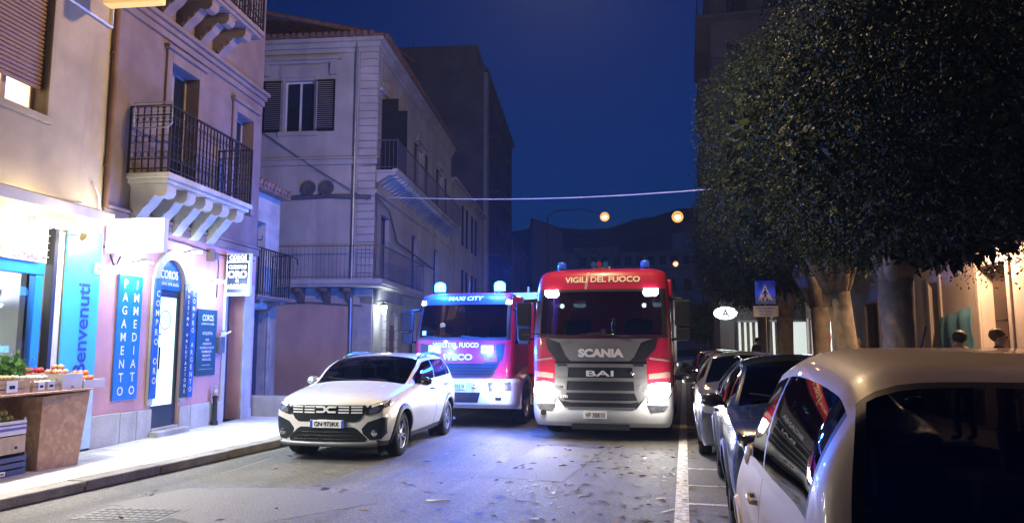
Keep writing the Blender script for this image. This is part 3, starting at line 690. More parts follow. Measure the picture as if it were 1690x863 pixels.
# roof tiles
mb = MB()
for k in range(64):
    y = .1 + k * .22; mb.tube([(-.38, y, 11.80), (5.5, y, 13.2)], .1, 6)
for k in range(62):
    u = .0 + k * .22; mb.tube([(u, -.38, 11.80), (u, 5.5, 13.2)], .1, 6)
mb.box(-.3, 13.8, -.3, HW, 11.752, 11.80); mb.build('roof', M_tile, b3, smooth=True, sharp=50)
window(b3, -3.15, -2.1, 8.65, 10.4, .15, TF, shutters=.68)
mb = MB(); mb.box(-3.95, -1.3, -.12, 0, 10.95, 11.05); mb.box(-4.05, -1.2, -.2, 0, 11.053, 11.15); mb.box(-3.3, -1.95, -.05, 0, 10.5, 10.9)
for x in (-3.8, -1.45): mb.box(x - .12, x + .12, -.14, 0, 10.55, 10.947)
mb.box(-3.3, -1.95, -.1, 0, 8.5, 8.645); mb.box(-3.25, -3.155, -.05, 0, 8.65, 10.497); mb.box(-2.095, -2.0, -.05, 0, 8.65, 10.497)
trf(mb); mb.build('window_hood', M_b3, b3, bevel=.012)
for (a, b, z0, z1, sh) in ((.55, 1.75, 7.35, 9.9, None), (6.0, 7.1, 8.0, 9.75, .55), (10.4, 11.5, 8.0, 9.75, .55), (.85, 1.85, 3.75, 6.0, None), (5.2, 6.2, 3.75, 6.0, None), (9.5, 10.5, 3.75, 6.0, None), (5, 6.2, .05, 2.7, None), (9, 10.2, .05, 2.7, None)):
    window(b3, a, b, z0, z1, .15, shutters=sh, frame=M_shutter if z1 < 7 else M_white)
for (a, b) in ((.55, 1.75), (6.0, 7.1), (10.4, 11.5)):
    zt = 9.9 if a < 1 else 9.75
    mb = MB(); m = (a + b) / 2; w = (b - a) / 2 + .3
    mb.prism([(m - w, zt + .25), (m + w, zt + .25), (m + w * .7, zt + .55), (m, zt + .75), (m - w * .7, zt + .55)], .0, .1, RX); mb.box(m - w - .06, m + w + .06, -.16, 0, zt + .16, zt + .247)
    mb.box(a - .16, a - .003, -.05, 0, zt - 1.75, zt + .158); mb.box(b + .003, b + .16, -.05, 0, zt - 1.75, zt + .158)
    mb.build('window_hood', M_b3, b3, bevel=.012)
# open shutters of the tall balcony door
for (a, b, rot) in ((.5, .54, 0), (1.76, 1.80, 0)):
    mb = MB(); mb.box(a, b, -.6, -.02, 7.4, 9.85); [mb.box(a - .01, b + .01, -.56, -.06, 7.5 + k * .12, 7.58 + k * .12) for k in range(19)]; mb.build('shutter', M_shutter, b3)
# long balcony on iron brackets, upper floor
mb = MB(); mb.box(.12, 12.5, -.72, -.001, 7.27, 7.34); mb.box(.1, 12.52, -.74, -.55, 7.342, 7.37)
bal = mb.build('balcony', M_b3, b3, bevel=.01)
for k in range(30):
    u = .25 + k * .42; corbel_mb(u, .1, 7.268, .62, .32).build('corbel', M_b3, bal)
railing_mb([(.16, -.01), (.16, -.7), (12.46, -.7), (12.46, -.01)], 7.37, 8.35, .13, .006).build('railing', pm('thin_iron', (.10, .10, .12), .6), bal)
# lower balcony wrapping the corner
mb = MB(); mb.box(-4.6, .46, -.55, -.001, 3.56, 3.72); mb.box(-4.55, .42, -.5, -.001, 3.48, 3.558); trf(mb); mb.box(-.0, 5.6, -.46, -.002, 3.56, 3.72); mb.box(0, 5.55, -.42, -.002, 3.48, 3.558)
bal = mb.build('balcony', M_b3, b3, bevel=.012)
for x in (-3.9, -3.2, -2.3, -1.45, -.72):
    c = corbel_mb(x, .2, 3.478, .42, .5); trf(c).build('corbel', M_upper, bal, bevel=.01)
r = MB(); q = railing_mb([(-4.55, -.01), (-4.55, -.52), (.43, -.52)], 3.72, 4.78, .13, .006); trf(q); q2 = railing_mb([(-.5, -.43), (5.55, -.43), (5.55, -.01)], 3.72, 4.78, .13, .006); q.add(q2.v, q2.f)
q.build('railing', pm('thin_iron', (.10, .10, .12), .6), bal)
mb = MB(); mb.tube([(-.66, -.1, 0), (-.66, -.1, 11.6)], .05, 8); trf(mb); mb.build('downpipe', pm('zinc', (.3, .32, .34), .45, .5), b3, smooth=True, sharp=40)
mb = MB(); mb.tube([(-HW, -.05, 6.45), (-3, -.06, 6.42), (-1.5, -.07, 6.46), (-.1, -.08, 6.4)], .07, 6); mb.tube([(-4.2, -.08, 8.9), (-2.0, -.1, 7.4), (-.2, -.1, 6.3)], .018, 5); mb.tube([(-4.2, -.08, 2.95), (-2, -.09, 3.02), (-.3, -.08, 2.9)], .02, 5); trf(mb)
mb.tube([(0, -.09, 6.4), (1.4, -.12, 6.2), (2.6, -.1, 5.3), (5, -.1, 5.2), (9, -.1, 5.0)], .03, 5); mb.build('cable', pm('cable_dark', (.10, .1, .11), .7), b3, smooth=True)
for x, zz, nm in ((-1.55, 6.72, 'right'), (-2.15, 6.72, 'left')):
    t = fthing(F3, 'satellite_dish', '%s one of two dim satellite dishes on the pale palazzo wall' % nm, 'satellite dish', -.03, x, zz, group='dishes on the palazzo')
    t.rotation_euler = (0, 0, F3.a - PI / 2)
    mb = MB(); mb.lathe([(.01, .04), (.15, .06), (.24, .11), (.25, .12), (.24, .125), (.15, .075), (.01, .055)], 18, RX, False); mb.build('dish', pm('dish_grey', (.09, .09, .10), .7), t, smooth=True)
    mb = MB(); mb.tube([(0, 0, 0), (0, -.05, 0)], .03, 6); mb.tube([(0, -.1, -.2), (0, -.35, -.02)], .012, 6); mb.build('arm', M_dark, t)
# stone portal just round the corner, lit by the fire engine
mb = MB()
for k in range(9): mb.box(1.2, 1.62 + .06 * (k % 2), -.14, 0, .05 + k * .3, .34 + k * .3)
for k in range(9): mb.box(2.75 - .06 * (k % 2), 3.2, -.14, 0, .05 + k * .3, .34 + k * .3)
mb.prism([(1.62, 2.3)] + [(2.18 - .56 * math.cos(k * PI / 10), 2.35 + .5 * math.sin(k * PI / 10)) for k in range(11)] + [(2.75, 2.3), (3.2, 2.75), (3.2, 3.1), (1.2, 3.1), (1.2, 2.75)], 0, .12, RX)
mb.build('portal', M_stone, b3, bevel=.03)
mb = MB(); mb.box(1.625, 2.745, -.02, 0, 0, 2.35); mb.build('door', M_wood, b3)
t = fthing(F3, 'added_lantern', 'added white lantern brightening the stone corner of the pale palazzo', 'lamp', .3, .06, 2.75)  # invented lamp, added to whiten the corner that vehicle light hits
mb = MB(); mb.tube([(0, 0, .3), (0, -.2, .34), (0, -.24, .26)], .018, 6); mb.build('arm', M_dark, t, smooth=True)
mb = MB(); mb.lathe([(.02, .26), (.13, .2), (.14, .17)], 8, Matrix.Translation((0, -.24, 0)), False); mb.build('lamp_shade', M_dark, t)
mb = MB(); mb.lathe([(.10, .165), (.07, -.08), (.03, -.1)], 8, Matrix.Translation((0, -.24, 0))); mb.build('lamp_glass', em('added_lantern_white', (.85, .97, 1), 25), t)
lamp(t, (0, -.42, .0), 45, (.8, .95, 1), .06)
# ---- houses behind -----------------------------------------------------------------------
def simple_house(fr, name, label, u0, u1, ztop, mat, depth=12, wins=(), side=None, cornice=.25, roofm=M_tile, ww=1.0):
    t = fthing(fr, name, label, 'house', u0, 0, 0)
    L = u1 - u0
    holes = [(u - u0 - ww / 2, u - u0 + ww / 2, z, z + h) for u, z, h in wins]
    mb = MB(); wall_with_holes(mb, 0, L, 0, ztop, holes, .35)
    mb.box(0, .3, .351, depth, 0, ztop); mb.box(L - .3, L, .351, depth, 0, ztop); mb.box(.3, L - .3, depth - .3, depth, 0, ztop); mb.box(.3, L - .3, .351, depth - .3, ztop - .3, ztop - .01)
    mb.build('wall', mat, t)
    for h in holes:
        window(t, h[0], h[1], h[2], h[3], .12, frame=M_shutter, shutters=.45)
    mb = MB(); mb.box(-.08, L + .08, -.12, depth, ztop + .003, ztop + .15); mb.box(-.12, L + .12, -.3, depth, ztop + .153, ztop + .28); mb.build('cornice', mat, t, bevel=.03)
    return t
b5 = simple_house(F3, 'town_house', 'small pale house with a sloping cornice beyond the palazzo balcony', 13.85, 25.5, 10.0, M_b3, 10, [(17.9, 7.2, 2.2), (21.4, 7.2, 2.2), (17.9, 3.6, 2.2), (21.4, 3.6, 2.2)])
mb = MB(); mb.box(2.6, 9.2, -.7, -.001, 3.3, 3.45); o = mb.build('balcony', M_b3, b5)
railing_mb([(2.65, -.02), (2.65, -.66), (9.15, -.66), (9.15, -.02)], 3.45, 4.5, .13, .008).build('railing', M_dark, o)
b4 = simple_house(F3, 'apartment_block', 'tall dark bare plastered block with a blind side wall rising behind the palazzo', 25.9, 38, 20.6, M_b4, 14, [(29, z, 2.4) for z in (4, 8.5, 13, 17)] + [(34, z, 2.4) for z in (4, 8.5, 13, 17)])
b4['category'] = 'apartment block'
mb = MB(); mb.box(0, 8.5, .5, 13.5, 20.9, 22.6); mb.box(2.2, 2.26, 5.5, 5.56, 22.6, 24.2); mb.box(2.0, 2.5, 5.5, 5.56, 23.6, 23.63); mb.build('attic', M_b4, b4, bevel=.03)
for z in (7.9, 12.4, 16.4):
    mb = MB(); mb.box(1.8, 10, -.9, -.001, z, z + .15); o = mb.build('balcony', M_b4, b4)
    railing_mb([(1.85, -.02), (1.85, -.86), (9.95, -.86), (9.95, -.02)], z + .15, z + 1.2, .15, .012).build('railing', M_dark, o)
mb = MB(); mb.box(-.02, .9, -.25, -.001, 0, 20.55); mb.build('pilaster', M_b3, b4)
b6 = simple_house(F3, 'apartment_block', 'narrow dark block set just beyond the tall bare one', 38.5, 46, 20.6, M_b4, 12, [(42, z, 2.4) for z in (4, 8.5, 13, 17)])
b6['category'] = 'apartment block'
simple_house(F3, 'town_house', 'dim house row end with a slanting eave left of the pale gable house', 46.5, 64, 11.6, M_b3, 10, [(50, 7.6, 2.2), (56, 7.6, 2.2), (61, 7.6, 2.2), (50, 3.5, 2.2), (56, 3.5, 2.2)])
F8 = Frame((-14.3, 87.8, 0), 13.3)
t = fthing(F8, 'gable_house', 'plain pale windowless house wall at the far end of the street', 'house', -3.7, 0)
mb = MB(); mb.prism([(0, 0), (3.7, 0), (3.7, 15.6), (2.5, 16.2), (0, 17.1)], -9, 0, RX); mb.build('wall', pm('pale_gable', (.42, .38, .33), .9, 0, .08, .6, .2, 10), t)
mb = MB(); mb.prism([(-.2, 17.12), (2.5, 16.22), (3.9, 15.55), (3.9, 15.68), (2.5, 16.36), (-.2, 17.28)], -9.2, .2, RX); mb.build('roof', M_tile, t)
# long far building with a row of openings
FA = Frame((-20, 122, 0), 3.0)
t = fthing(FA, 'long_building', 'long low pale building with a row of dark openings below the hill', 'building')
holes = [(3 + i * 1.9, 4.1 + i * 1.9, 15.0, 16.5) for i in range(12)] + [(2 + i * 2.6, 3.2 + i * 2.6, 10.6, 12.6) for i in range(9)] + [(2 + i * 2.6, 3.2 + i * 2.6, 6, 8) for i in range(9)]
mb = MB(); wall_with_holes(mb, 0, 26, 0, 17, holes, .5); mb.box(0, 26, 6, 6.5, 0, 17); mb.box(25.5, 26, .5, 6, 0, 17); mb.box(0, .5, .5, 6, 0, 17); mb.build('wall', M_b3, t)
for h in holes:
    mb = MB(); mb.box(h[0], h[1], .3, .36, h[2], h[3]); mb.build('window', M_glassd, t)
mb = MB(); mb.box(-.2, 26.2, -.3, 6.7, 17.0, 17.25); mb.box(-.2, 26.2, -.5, 0, 14.3, 14.5); mb.build('roof', M_b3, t)
for (x, w, z, lab) in ((-9.5, 4.5, 22, 'left'), (2.5, 5, 24.5, 'right')):
    h = thing('hill_house', 'small block house on the dark hillside above the long building, the %s one' % lab, 'house', (x - 8 if lab == 'left' else x + .5, 150, 0), 0, 'houses on the hill')
    mb = MB(); wall_with_holes(mb, -w, w, 0, z, [(-1, 0, z - 2.4, z - 1)], .4); mb.box(-w, w, 5, 5.4, 0, z); mb.box(-w, -w + .4, .4, 5, 0, z); mb.box(w - .4, w, .4, 5, 0, z); mb.build('wall', M_b3, h)
    mb = MB(); mb.box(-1, 0, .25, .3, z - 2.4, z - 1); mb.build('window', M_glassd, h)
    mb = MB(); mb.box(-w - .2, w + .2, -.3, 5.6, z + .002, z + .25); mb.build('roof', M_tile, h)

# ================================================================ BUILDINGS, right side
FR = Frame((5.5, 0, 0), 0)   # facade plane X = 5.5, faces -X ; draw with local x = -Y direction
class FrameR(Frame):
    def __init__(s): s.o = Vector((5.5, 36, 0)); s.a = -PI / 2; s.M = Matrix.Translation(s.o) @ Matrix.Rotation(s.a, 4, 'Z')
FR = FrameR()      # u runs from Y=36 back towards the viewer, y local inward (+X)
def ru(Y): return 36 - Y
M_rwall = pm('right_render', (.50, .41, .37), .9, 0, .12, 1.0, .25, 20, stain=(.36, .29, .26))
br = fthing(FR, 'street_building', 'warm lit rendered building with dark doors behind the tree trunks', 'building')
holes = [(ru(15.5), ru(14.25), .12, 3.12), (ru(18.35), ru(17.75), .12, 3.05), (ru(24.5), ru(23), .12, 2.9), (ru(10.5), ru(9.2), .12, 3.0)]
mb = MB(); wall_with_holes(mb, ru(29.5), ru(4), 0, 9.5, holes, .35); mb.box(ru(29.5), ru(4), 8, 8.4, 0, 9.5); mb.box(ru(29.5), ru(29.2), .36, 8, 0, 9.5); mb.box(ru(4.3), ru(4), .36, 8, 0, 9.5); mb.box(ru(29.2), ru(4.3), .36, 8, 9.2, 9.49)
mb.build('wall', M_rwall, br)
for h in holes:
    mb = MB(); a, b, c, d = h
    mb.box(a, b, .22, .28, c, d); m = (a + b) / 2
    for x0, x1 in ((a + .06, m - .03), (m + .03, b - .06)):
        for z0, z1 in ((c + .15, c + .85), (c + .95, c + 1.9), (c + 2.0, d - .1)): mb.box(x0, x1, .2, .219, z0, z1)
    mb.box(m - .012, m + .012, .205, .218, c, d)
    dd = mb.build('door', pm('brown_door', (.05, .028, .02), .5, 0, .2), br, bevel=.006)
    mb = MB(); mb.tube([(m + .06, .2, c + 1.0), (m + .06, .16, c + 1.0), (m + .06, .16, c + 1.15), (m + .06, .2, c + 1.15)], .012, 6); mb.build('handle', M_chrome, dd)
    mb = MB(); mb.box(a - .15, a - .003, -.04, 0, .12, d + .15); mb.box(b + .003, b + .15, -.04, 0, .12, d + .15); mb.box(a, b, -.04, 0, d + .003, d + .15); mb.build('door_surround', M_rwall, br, bevel=.01)
for Y in (14.9, 20.5, 26):
    window(br, ru(Y) - .55, ru(Y) + .55, 5, 7, -.0, frame=M_shutter, shutters=.5)
mb = MB(); mb.box(ru(29.5), ru(4), -.1, 0, 4.3, 4.45); mb.box(ru(29.5), ru(4), -.4, 8.4, 9.503, 9.7); mb.build('cornice', M_rwall, br)
t = fthing(FR, 'tarpaulin', 'faded blue cloth stretched low across the wall between the two dark doors', 'cloth', ru(17.55), .05, .2)
mb = MB(); nx, nz = 24, 10
for j in range(nz + 1):
    for i in range(nx + 1):
        x = 1.7 * i / nx; z = 2.05 * j / nz + .15 * (x / 1.7) * j / nz
        mb.v.append((x, -.03 - .05 * math.sin(x * 9 + j * .3) * (1 - .4 * j / nz) - .02 * math.sin(j * 1.7), z))
for j in range(nz):
    for i in range(nx):
        a = j * (nx + 1) + i; mb.f.append((a, a + 1, a + nx + 2, a + nx + 1)); mb.mi.append(0)
o = mb.build('cloth', pm('tarp_blue', (.06, .16, .22), .8, 0, .3, 2), t, smooth=True); o.modifiers.new('solid', 'SOLIDIFY').thickness = .006
t = fthing(FR, 'wall_lamp', 'orange wall lamp glaring through the leaves above the dark door', 'lamp', ru(14.35), 0, 3.72)
mb = MB(); mb.tube([(0, 0, .05), (0, -.3, .12), (0, -.38, .06)], .02, 8); mb.build('arm', M_dark, t, smooth=True)
mb = MB(); mb.lathe([(.03, .0), (.12, -.08), (.13, -.1)], 14, Matrix.Translation((0, -.38, .06)), False); mb.build('lamp_shade', M_dark, t, smooth=True)
mb = MB(); mb.ball((0, -.38, -.03), .06, n=12); mb.build('bulb', em('sodium_bulb', (1, .55, .2), 120), t, smooth=True)
lamp(t, (.0, -.42, -.12), 420, (1, .60, .33), .06)
# lit shop further along
bs = fthing(FR, 'shop_building', 'dim building with a glaring white shop window between the far tree trunks', 'building')
holes = [(ru(36) + .2, ru(34.2), .5, 2.9), (ru(33.9), ru(30.2), .5, 2.9)]
mb = MB(); wall_with_holes(mb, ru(36), ru(29.6), 0, 10, holes, .3); mb.box(ru(36), ru(29.6), 7, 7.3, 0, 10); mb.box(ru(36), ru(35.7), .301, 7, 0, 10); mb.box(ru(29.9), ru(29.6), .301, 7, 0, 10); mb.build('wall', M_rwall, bs)
for h in holes:
    mb = MB(); mb.box(h[0], h[1], .1, .16, h[2], h[2] + .06); mb.box(h[0], h[1], .1, .16, h[3] - .06, h[3]); [mb.box(x - .03, x + .03, .1, .16, h[2] + .06, h[3] - .06) for x in (h[0] + .03, (h[0] + h[1]) / 2, h[1] - .03)]
    f = mb.build('shop_window', M_dark, bs)
    mb = MB(); mb.box(h[0], h[1], .8, .85, h[2], h[3]); mb.build('lit_backdrop', em('shop_glow', (.95, 1, 1), 4), f)
    mb = MB(); mb.lathe([(.45, 0), (.45, .02)], 20, Matrix.Translation(((h[0] + h[1]) / 2 + .5, .7, 2.0)) @ RX); mb.build('poster', pm('poster_red', (.5, .04, .06), .6), f)
lamp(bs, (ru(32), -.5, 2.2), 60, (.95, 1, 1), .3)
# tall end building that closes the right side
FT = Frame((1.75, 38, 0), 0)
bt = fthing(FT, 'apartment_block', 'tall dark grey block rising behind the left edge of the tree crowns', 'apartment block')
holes = [(x, x + 1.1, z, z + 2) for x in (.8, 2.7, 4.6, 6.5) for z in (5.2, 8.6, 12, 15.4, 18.8)]
mb = MB(); wall_with_holes(mb, 0, 14, 0, 24, holes + [(.7, 2.9, .3, 2.9), (3.3, 4.3, .3, 2.9), (4.8, 5.6, .3, 2.9)], .35); mb.box(0, .35, .36, 20, 0, 24); mb.box(13.65, 14, .36, 20, 0, 24); mb.box(.35, 13.65, 19.6, 20, 0, 24); mb.box(.35, 13.65, .36, 19.6, 23.5, 23.9); mb.build('wall', M_b4, bt)
for h in holes: window(bt, *h, .12, frame=M_shutter)
for z in (5.05, 8.45, 11.85, 15.25, 18.65):
    mb = MB(); mb.box(-.0, 8, -.7, -.001, z - .15, z); mb.box(-.7, -.001, -.7, 9, z - .15, z); o = mb.build('balcony', M_b4, bt)
    railing_mb([(7.95, -.66), (-.66, -.66), (-.66, 8.9)], z, z + 1.05, .16, .012).build('railing', M_dark, o)
for (a, b) in ((.7, 2.9), (3.3, 4.3), (4.8, 5.6)):
    f = MB(); f.box(a, a + .08, .1, .16, .3, 2.9); f.box(b - .08, b, .1, .16, .3, 2.9); f.box(a + .08, b - .08, .1, .16, 2.8, 2.9); o = f.build('shop_window', M_grey, bt)
    mb = MB(); mb.box(a, b, .9, .95, .3, 2.9); mb.build('lit_backdrop', em('shop_glow2', (.85, .95, .9), .6 if a < 1 else 4), o)
    for k in range(8):
        x = a + .15 + k * (b - a - .3) / 7; mb = MB(); mb.tube([(x, .7, .3), (x, .7, 2.9)], .08, 6); mb.build('curtain', pm('curtain_cloth', (.35, .3, .22), .8), o, smooth=True) if a < 1 else None
t = thing('pharmacy_sign', 'oval white lit sign with a dark letter A over the far shop', 'sign', (1.95, 36.6, 3.2))
t.scale = (.85, .85, .85)
mb = MB(); mb.lathe([(.62, 0), (.64, .02), (.64, .16), (.62, .18)], 28, Matrix.Scale(1.0, 4, (1, 0, 0)) @ Matrix.Scale(.56, 4, (0, 0, 1)) @ RX); mb.build('sign_body', em('oval_glow', (.85, 1, .95), 5), t, smooth=True, sharp=40)
mb = MB(); text(mb, 'A', 0, 0, None, .42, .03, Matrix.Translation((0, -.2, 0))); mb.build('lettering', pm('dark_green', (.01, .05, .03), .6), t)
mb = MB(); mb.tube([(.0, 0, .3), (0, 0, .5), (0, .7, .5)], .03, 6); mb.build('bracket', M_dark, t)
# ================================================================ VEHICLES
def pchip(xs, ys, q):
    """monotone cubic through control stations"""
    xs = np.array(xs, float); ys = np.array(ys, float); h = np.diff(xs); dl = np.diff(ys) / h
    m = np.zeros(len(xs)); m[0], m[-1] = dl[0], dl[-1]
    for i in range(1, len(xs) - 1):
        if dl[i - 1] * dl[i] > 0:
            w1, w2 = 2 * h[i] + h[i - 1], h[i] + 2 * h[i - 1]; m[i] = (w1 + w2) / (w1 / dl[i - 1] + w2 / dl[i])
    k = np.clip(np.searchsorted(xs, q) - 1, 0, len(h) - 1); t = (q - xs[k]) / h[k]
    return (2 * t**3 - 3 * t**2 + 1) * ys[k] + (t**3 - 2 * t**2 + t) * h[k] * m[k] + (-2 * t**3 + 3 * t**2) * ys[k + 1] + (t**3 - t**2) * h[k] * m[k + 1]

class Loft:
    """car shell: nose at y=0 pointing to -Y.  st rows: y, zb, wb, zm, wm, zs, ws, zr, wr, zc"""
    def __init__(s, st, bow=.12, bowlen=.9, rbow=.06, ny=130, keys=(), crown=2.4):
        st = np.array(st, float); s.y0, s.y1 = st[0, 0], st[-1, 0]
        s.bow, s.bl, s.rb = bow, bowlen, rbow; s.wm = st[:, 4].max()
        ks = []
        for k in keys: ks += [k - .006, k + .006]
        ys = np.unique(np.concatenate([np.linspace(s.y0, s.y1, ny), st[:, 0], ks])); keep = [ys[0]]
        for y in ys[1:]:
            if y - keep[-1] > .0045: keep.append(y)
        s.ys = np.array(keep); s.C = [pchip(st[:, 0], st[:, j], s.ys) for j in range(1, 10)]
        s.rows = [('A', t) for t in (0, .55, .8)] + [('B', t) for t in np.linspace(0, 1, 17)] + [('C', t) for t in np.linspace(0, 1, 12)[1:]] + [('D', t) for t in (.02, .05, .1, .2, .3, .42, .55, .7, .85, 1)]
        s.P = np.zeros((len(s.ys), len(s.rows), 3))
        zb, wb, zm, wm, zs, ws, zr, wr, zc = s.C
        for j, (sec, t) in enumerate(s.rows):
            if sec == 'A': x, z = wb * t, zb + 0 * wb
            elif sec == 'B':
                a, b, c = (1 - t)**2, 2 * t * (1 - t), t * t
                cx = 2 * wm - .5 * wb - .5 * ws; cz = 2 * zm - .5 * zb - .5 * zs
                x, z = a * wb + b * cx + c * ws, a * zb + b * cz + c * zs
            elif sec == 'C':
                x, z = ws + (wr - ws) * t, zs + (zr - zs) * t; x = x + .035 * np.sin(PI * t) * np.clip((zr - zs) / .4, 0, 1)
            else: x, z = wr * (1 - t), zr + (zc - zr) * (1 - (1 - t)**crown)
            s.P[:, j, 0] = x; s.P[:, j, 2] = z; s.P[:, j, 1] = s.ys
        s.P[:, :, 1] += s.warp(s.P[:, :, 0], s.P[:, :, 1])
    def warp(s, x, y):
        f = np.clip(1 - (y - s.y0) / s.bl, 0, 1); g = np.clip(1 - (s.y1 - y) / .8, 0, 1)
        return s.bow * (np.abs(x) / s.wm)**2.4 * f - s.rb * (np.abs(x) / s.wm)**2.4 * g
    def arches(s, wheels, r, zc):
        s.kill = set()
        nB = [j for j, (a, t) in enumerate(s.rows) if a == 'B']
        for wy in wheels:
            ins = np.zeros(s.P.shape[:2], bool)
            for j in nB:
                d = np.hypot(s.P[:, j, 1] - wy, s.P[:, j, 2] - zc); ins[:, j] = d < r
            for i in range(len(s.ys) - 1):
                for j in nB[:-1]:
                    q = [(i, j), (i + 1, j), (i + 1, j + 1), (i, j + 1)]
                    if all(ins[a] for a in q): s.kill.add((i, j))
                if abs(s.ys[i] - wy) < r + .02:
                    for j in range(0, nB[0]): s.kill.add((i, j)) if j >= 1 else None
            alive = np.zeros_like(ins)
            for i in range(len(s.ys) - 1):
                for j in nB[:-1]:
                    if (i, j) not in s.kill:
                        for a in ((i, j), (i + 1, j), (i + 1, j + 1), (i, j + 1)): alive[a] = True
            for i, j in zip(*np.where(ins & alive)):
                v = s.P[i, j]; d = max(math.hypot(v[1] - wy, v[2] - zc), 1e-3)
                zz = zc + (v[2] - zc) * r / d; v[1] = wy + (v[1] - wy) * r / d; v[2] = max(zz, s.P[i, 0, 2])
    def pieces(s, classify):
        out = {}
        kill = getattr(s, 'kill', set())
        for i in range(len(s.ys) - 1):
            ym = (s.ys[i] + s.ys[i + 1]) / 2
            for j in range(len(s.rows) - 1):
                if (i, j) in kill: continue
                sec = s.rows[j + 1][0]; t = (s.rows[j][1] + s.rows[j + 1][1]) / 2 if s.rows[j][0] == sec else s.rows[j + 1][1] / 2
                h = (s.C[6][i] - s.C[4][i])
                for sd in (1, -1):
                    nm = classify(ym, sec, t, h, sd)
                    q = [(i, j), (i + 1, j), (i + 1, j + 1), (i, j + 1)]
                    out.setdefault(nm, []).append((q, sd))
        # nose and tail caps
        for ii, nm in ((0, 'nose'), (len(s.ys) - 1, 'tail')):
            out.setdefault(nm, [])
        return out
    def build_piece(s, quads):
        mb = MB(); idx = {}
        def vid(q, sd):
            k = (q, sd if s.P[q][0] > 1e-6 else 0)
            if k not in idx:
                p = s.P[q]; idx[k] = len(mb.v); mb.v.append((p[0] * sd, p[1], p[2]))
            return idx[k]
        for q, sd in quads:
            f = [vid(a, sd) for a in q]; g = []
            for a in f:
                if a not in g: g.append(a)
            if len(g) > 2: mb.f.append(tuple(g if sd > 0 else g[::-1])); mb.mi.append(0)
        return mb
    def cap(s, end):
        i = 0 if end == 'nose' else len(s.ys) - 1
        mb = MB(); N = 17; rows = [j for j, (a, t) in enumerate(s.rows) if a != 'A' or t == 1]
        rows = [j for j in range(2, len(s.rows))]
        ref = s.P[i, :, :]
        y = s.ys[i]
        for j in rows:
            x, z = ref[j, 0], ref[j, 2]
            for k in range(N):
                xx = x * (2 * k / (N - 1) - 1); mb.v.append((xx, y + float(s.warp(np.array(xx), np.array(y))), z))
        for a in range(len(rows) - 1):
            for k in range(N - 1):
                mb.f.append((a * N + k, a * N + k + 1, (a + 1) * N + k + 1, (a + 1) * N + k)); mb.mi.append(0)
        return mb
def bvh_of(mbs):
    v, f = [], []
    for m in mbs:
        o = len(v); v += m.v; f += [tuple(i + o for i in q) for q in m.f]
    return BVHTree.FromPolygons([Vector(p) for p in v], f)
def caster(bv, side, off):
    """(a, b) -> point on the shell. side: front/rear (a=x,b=z), left/right (a=y,b=z)"""
    def fn(a, b, o=off):
        if side == 'front': org, d = Vector((a, -3, b)), Vector((0, 1, 0))
        elif side == 'rear': org, d = Vector((a, 30, b)), Vector((0, -1, 0))
        elif side == 'left': org, d = Vector((-5, a, b)), Vector((1, 0, 0))
        else: org, d = Vector((5, a, b)), Vector((-1, 0, 0))
        hit = bv.ray_cast(org, d)
        if hit[0] is None: 
            return None
        return hit[0] - d * o
    return fn
def patch(bv, poly, side='front', off=.006, cell=.035, skirt=.02, mb=None):
    """polygon drawn on a flat view of the shell, laid on its surface, with a skirt going in"""
    mb = mb or MB(); fn = caster(bv, side, off)
    bm = bmesh.new(); vs = [bm.verts.new((x, z, 0)) for x, z in poly]; bm.faces.new(vs)
    xs = [p[0] for p in poly]; zs = [p[1] for p in poly]
    for axis, lo, hi in ((0, min(xs), max(xs)), (1, min(zs), max(zs))):
        n = int((hi - lo) / cell)
        for k in range(1, n + 1):
            c = [0, 0, 0]; nn = [0, 0, 0]; c[axis] = lo + (hi - lo) * k / (n + 1); nn[axis] = 1
            bmesh.ops.bisect_plane(bm, geom=bm.verts[:] + bm.edges[:] + bm.faces[:], plane_co=c, plane_no=nn)
    bm.verts.ensure_lookup_table(); bm.verts.index_update()
    P = []; d = {'front': Vector((0, 1, 0)), 'rear': Vector((0, -1, 0)), 'left': Vector((1, 0, 0)), 'right': Vector((-1, 0, 0))}[side]
    last = None
    for v in bm.verts:
        p = fn(v.co.x, v.co.y)
        P.append(p)
    ok = [p for p in P if p is not None]
    for i, v in enumerate(bm.verts):
        if P[i] is None:
            near = min(((v.co - w.co).length, j) for j, w in enumerate(bm.verts) if P[j] is not None)[1] if ok else None
            if side in ('front', 'rear'): P[i] = Vector((v.co.x, P[near].y if near is not None else 0, v.co.y))
            else: P[i] = Vector((P[near].x if near is not None else 0, v.co.x, v.co.y))
    fs = [tuple(v.index for v in f.verts) for f in bm.faces]
    n = len(P); sk = []
    for e in bm.edges:
        if len(e.link_faces) == 1: sk.append((e.verts[0].index, e.verts[1].index))
    mb.add(P + [p + d * (skirt + off) for p in P], fs + [(a, b, b + n, a + n) for a, b in sk])
    # drop unused inner verts is harmless
    bm.free(); return mb
def ptext(bv, mb, s, cx, cz, w, h, side='front', off=.01, bold=.015, italic=0, flip=False):
    fn = caster(bv, side, off)
    sg = -1 if side in ('rear', 'right') and False else 1
    def wp(p):
        q = fn(p[0], p[2]); return q if q is not None else Vector((p[0], 0, p[2]))
    return text(mb, s, cx, cz, w, h, bold, None, italic, warp=wp)
def band(pts_in, pts_out): return pts_in + pts_out[::-1]
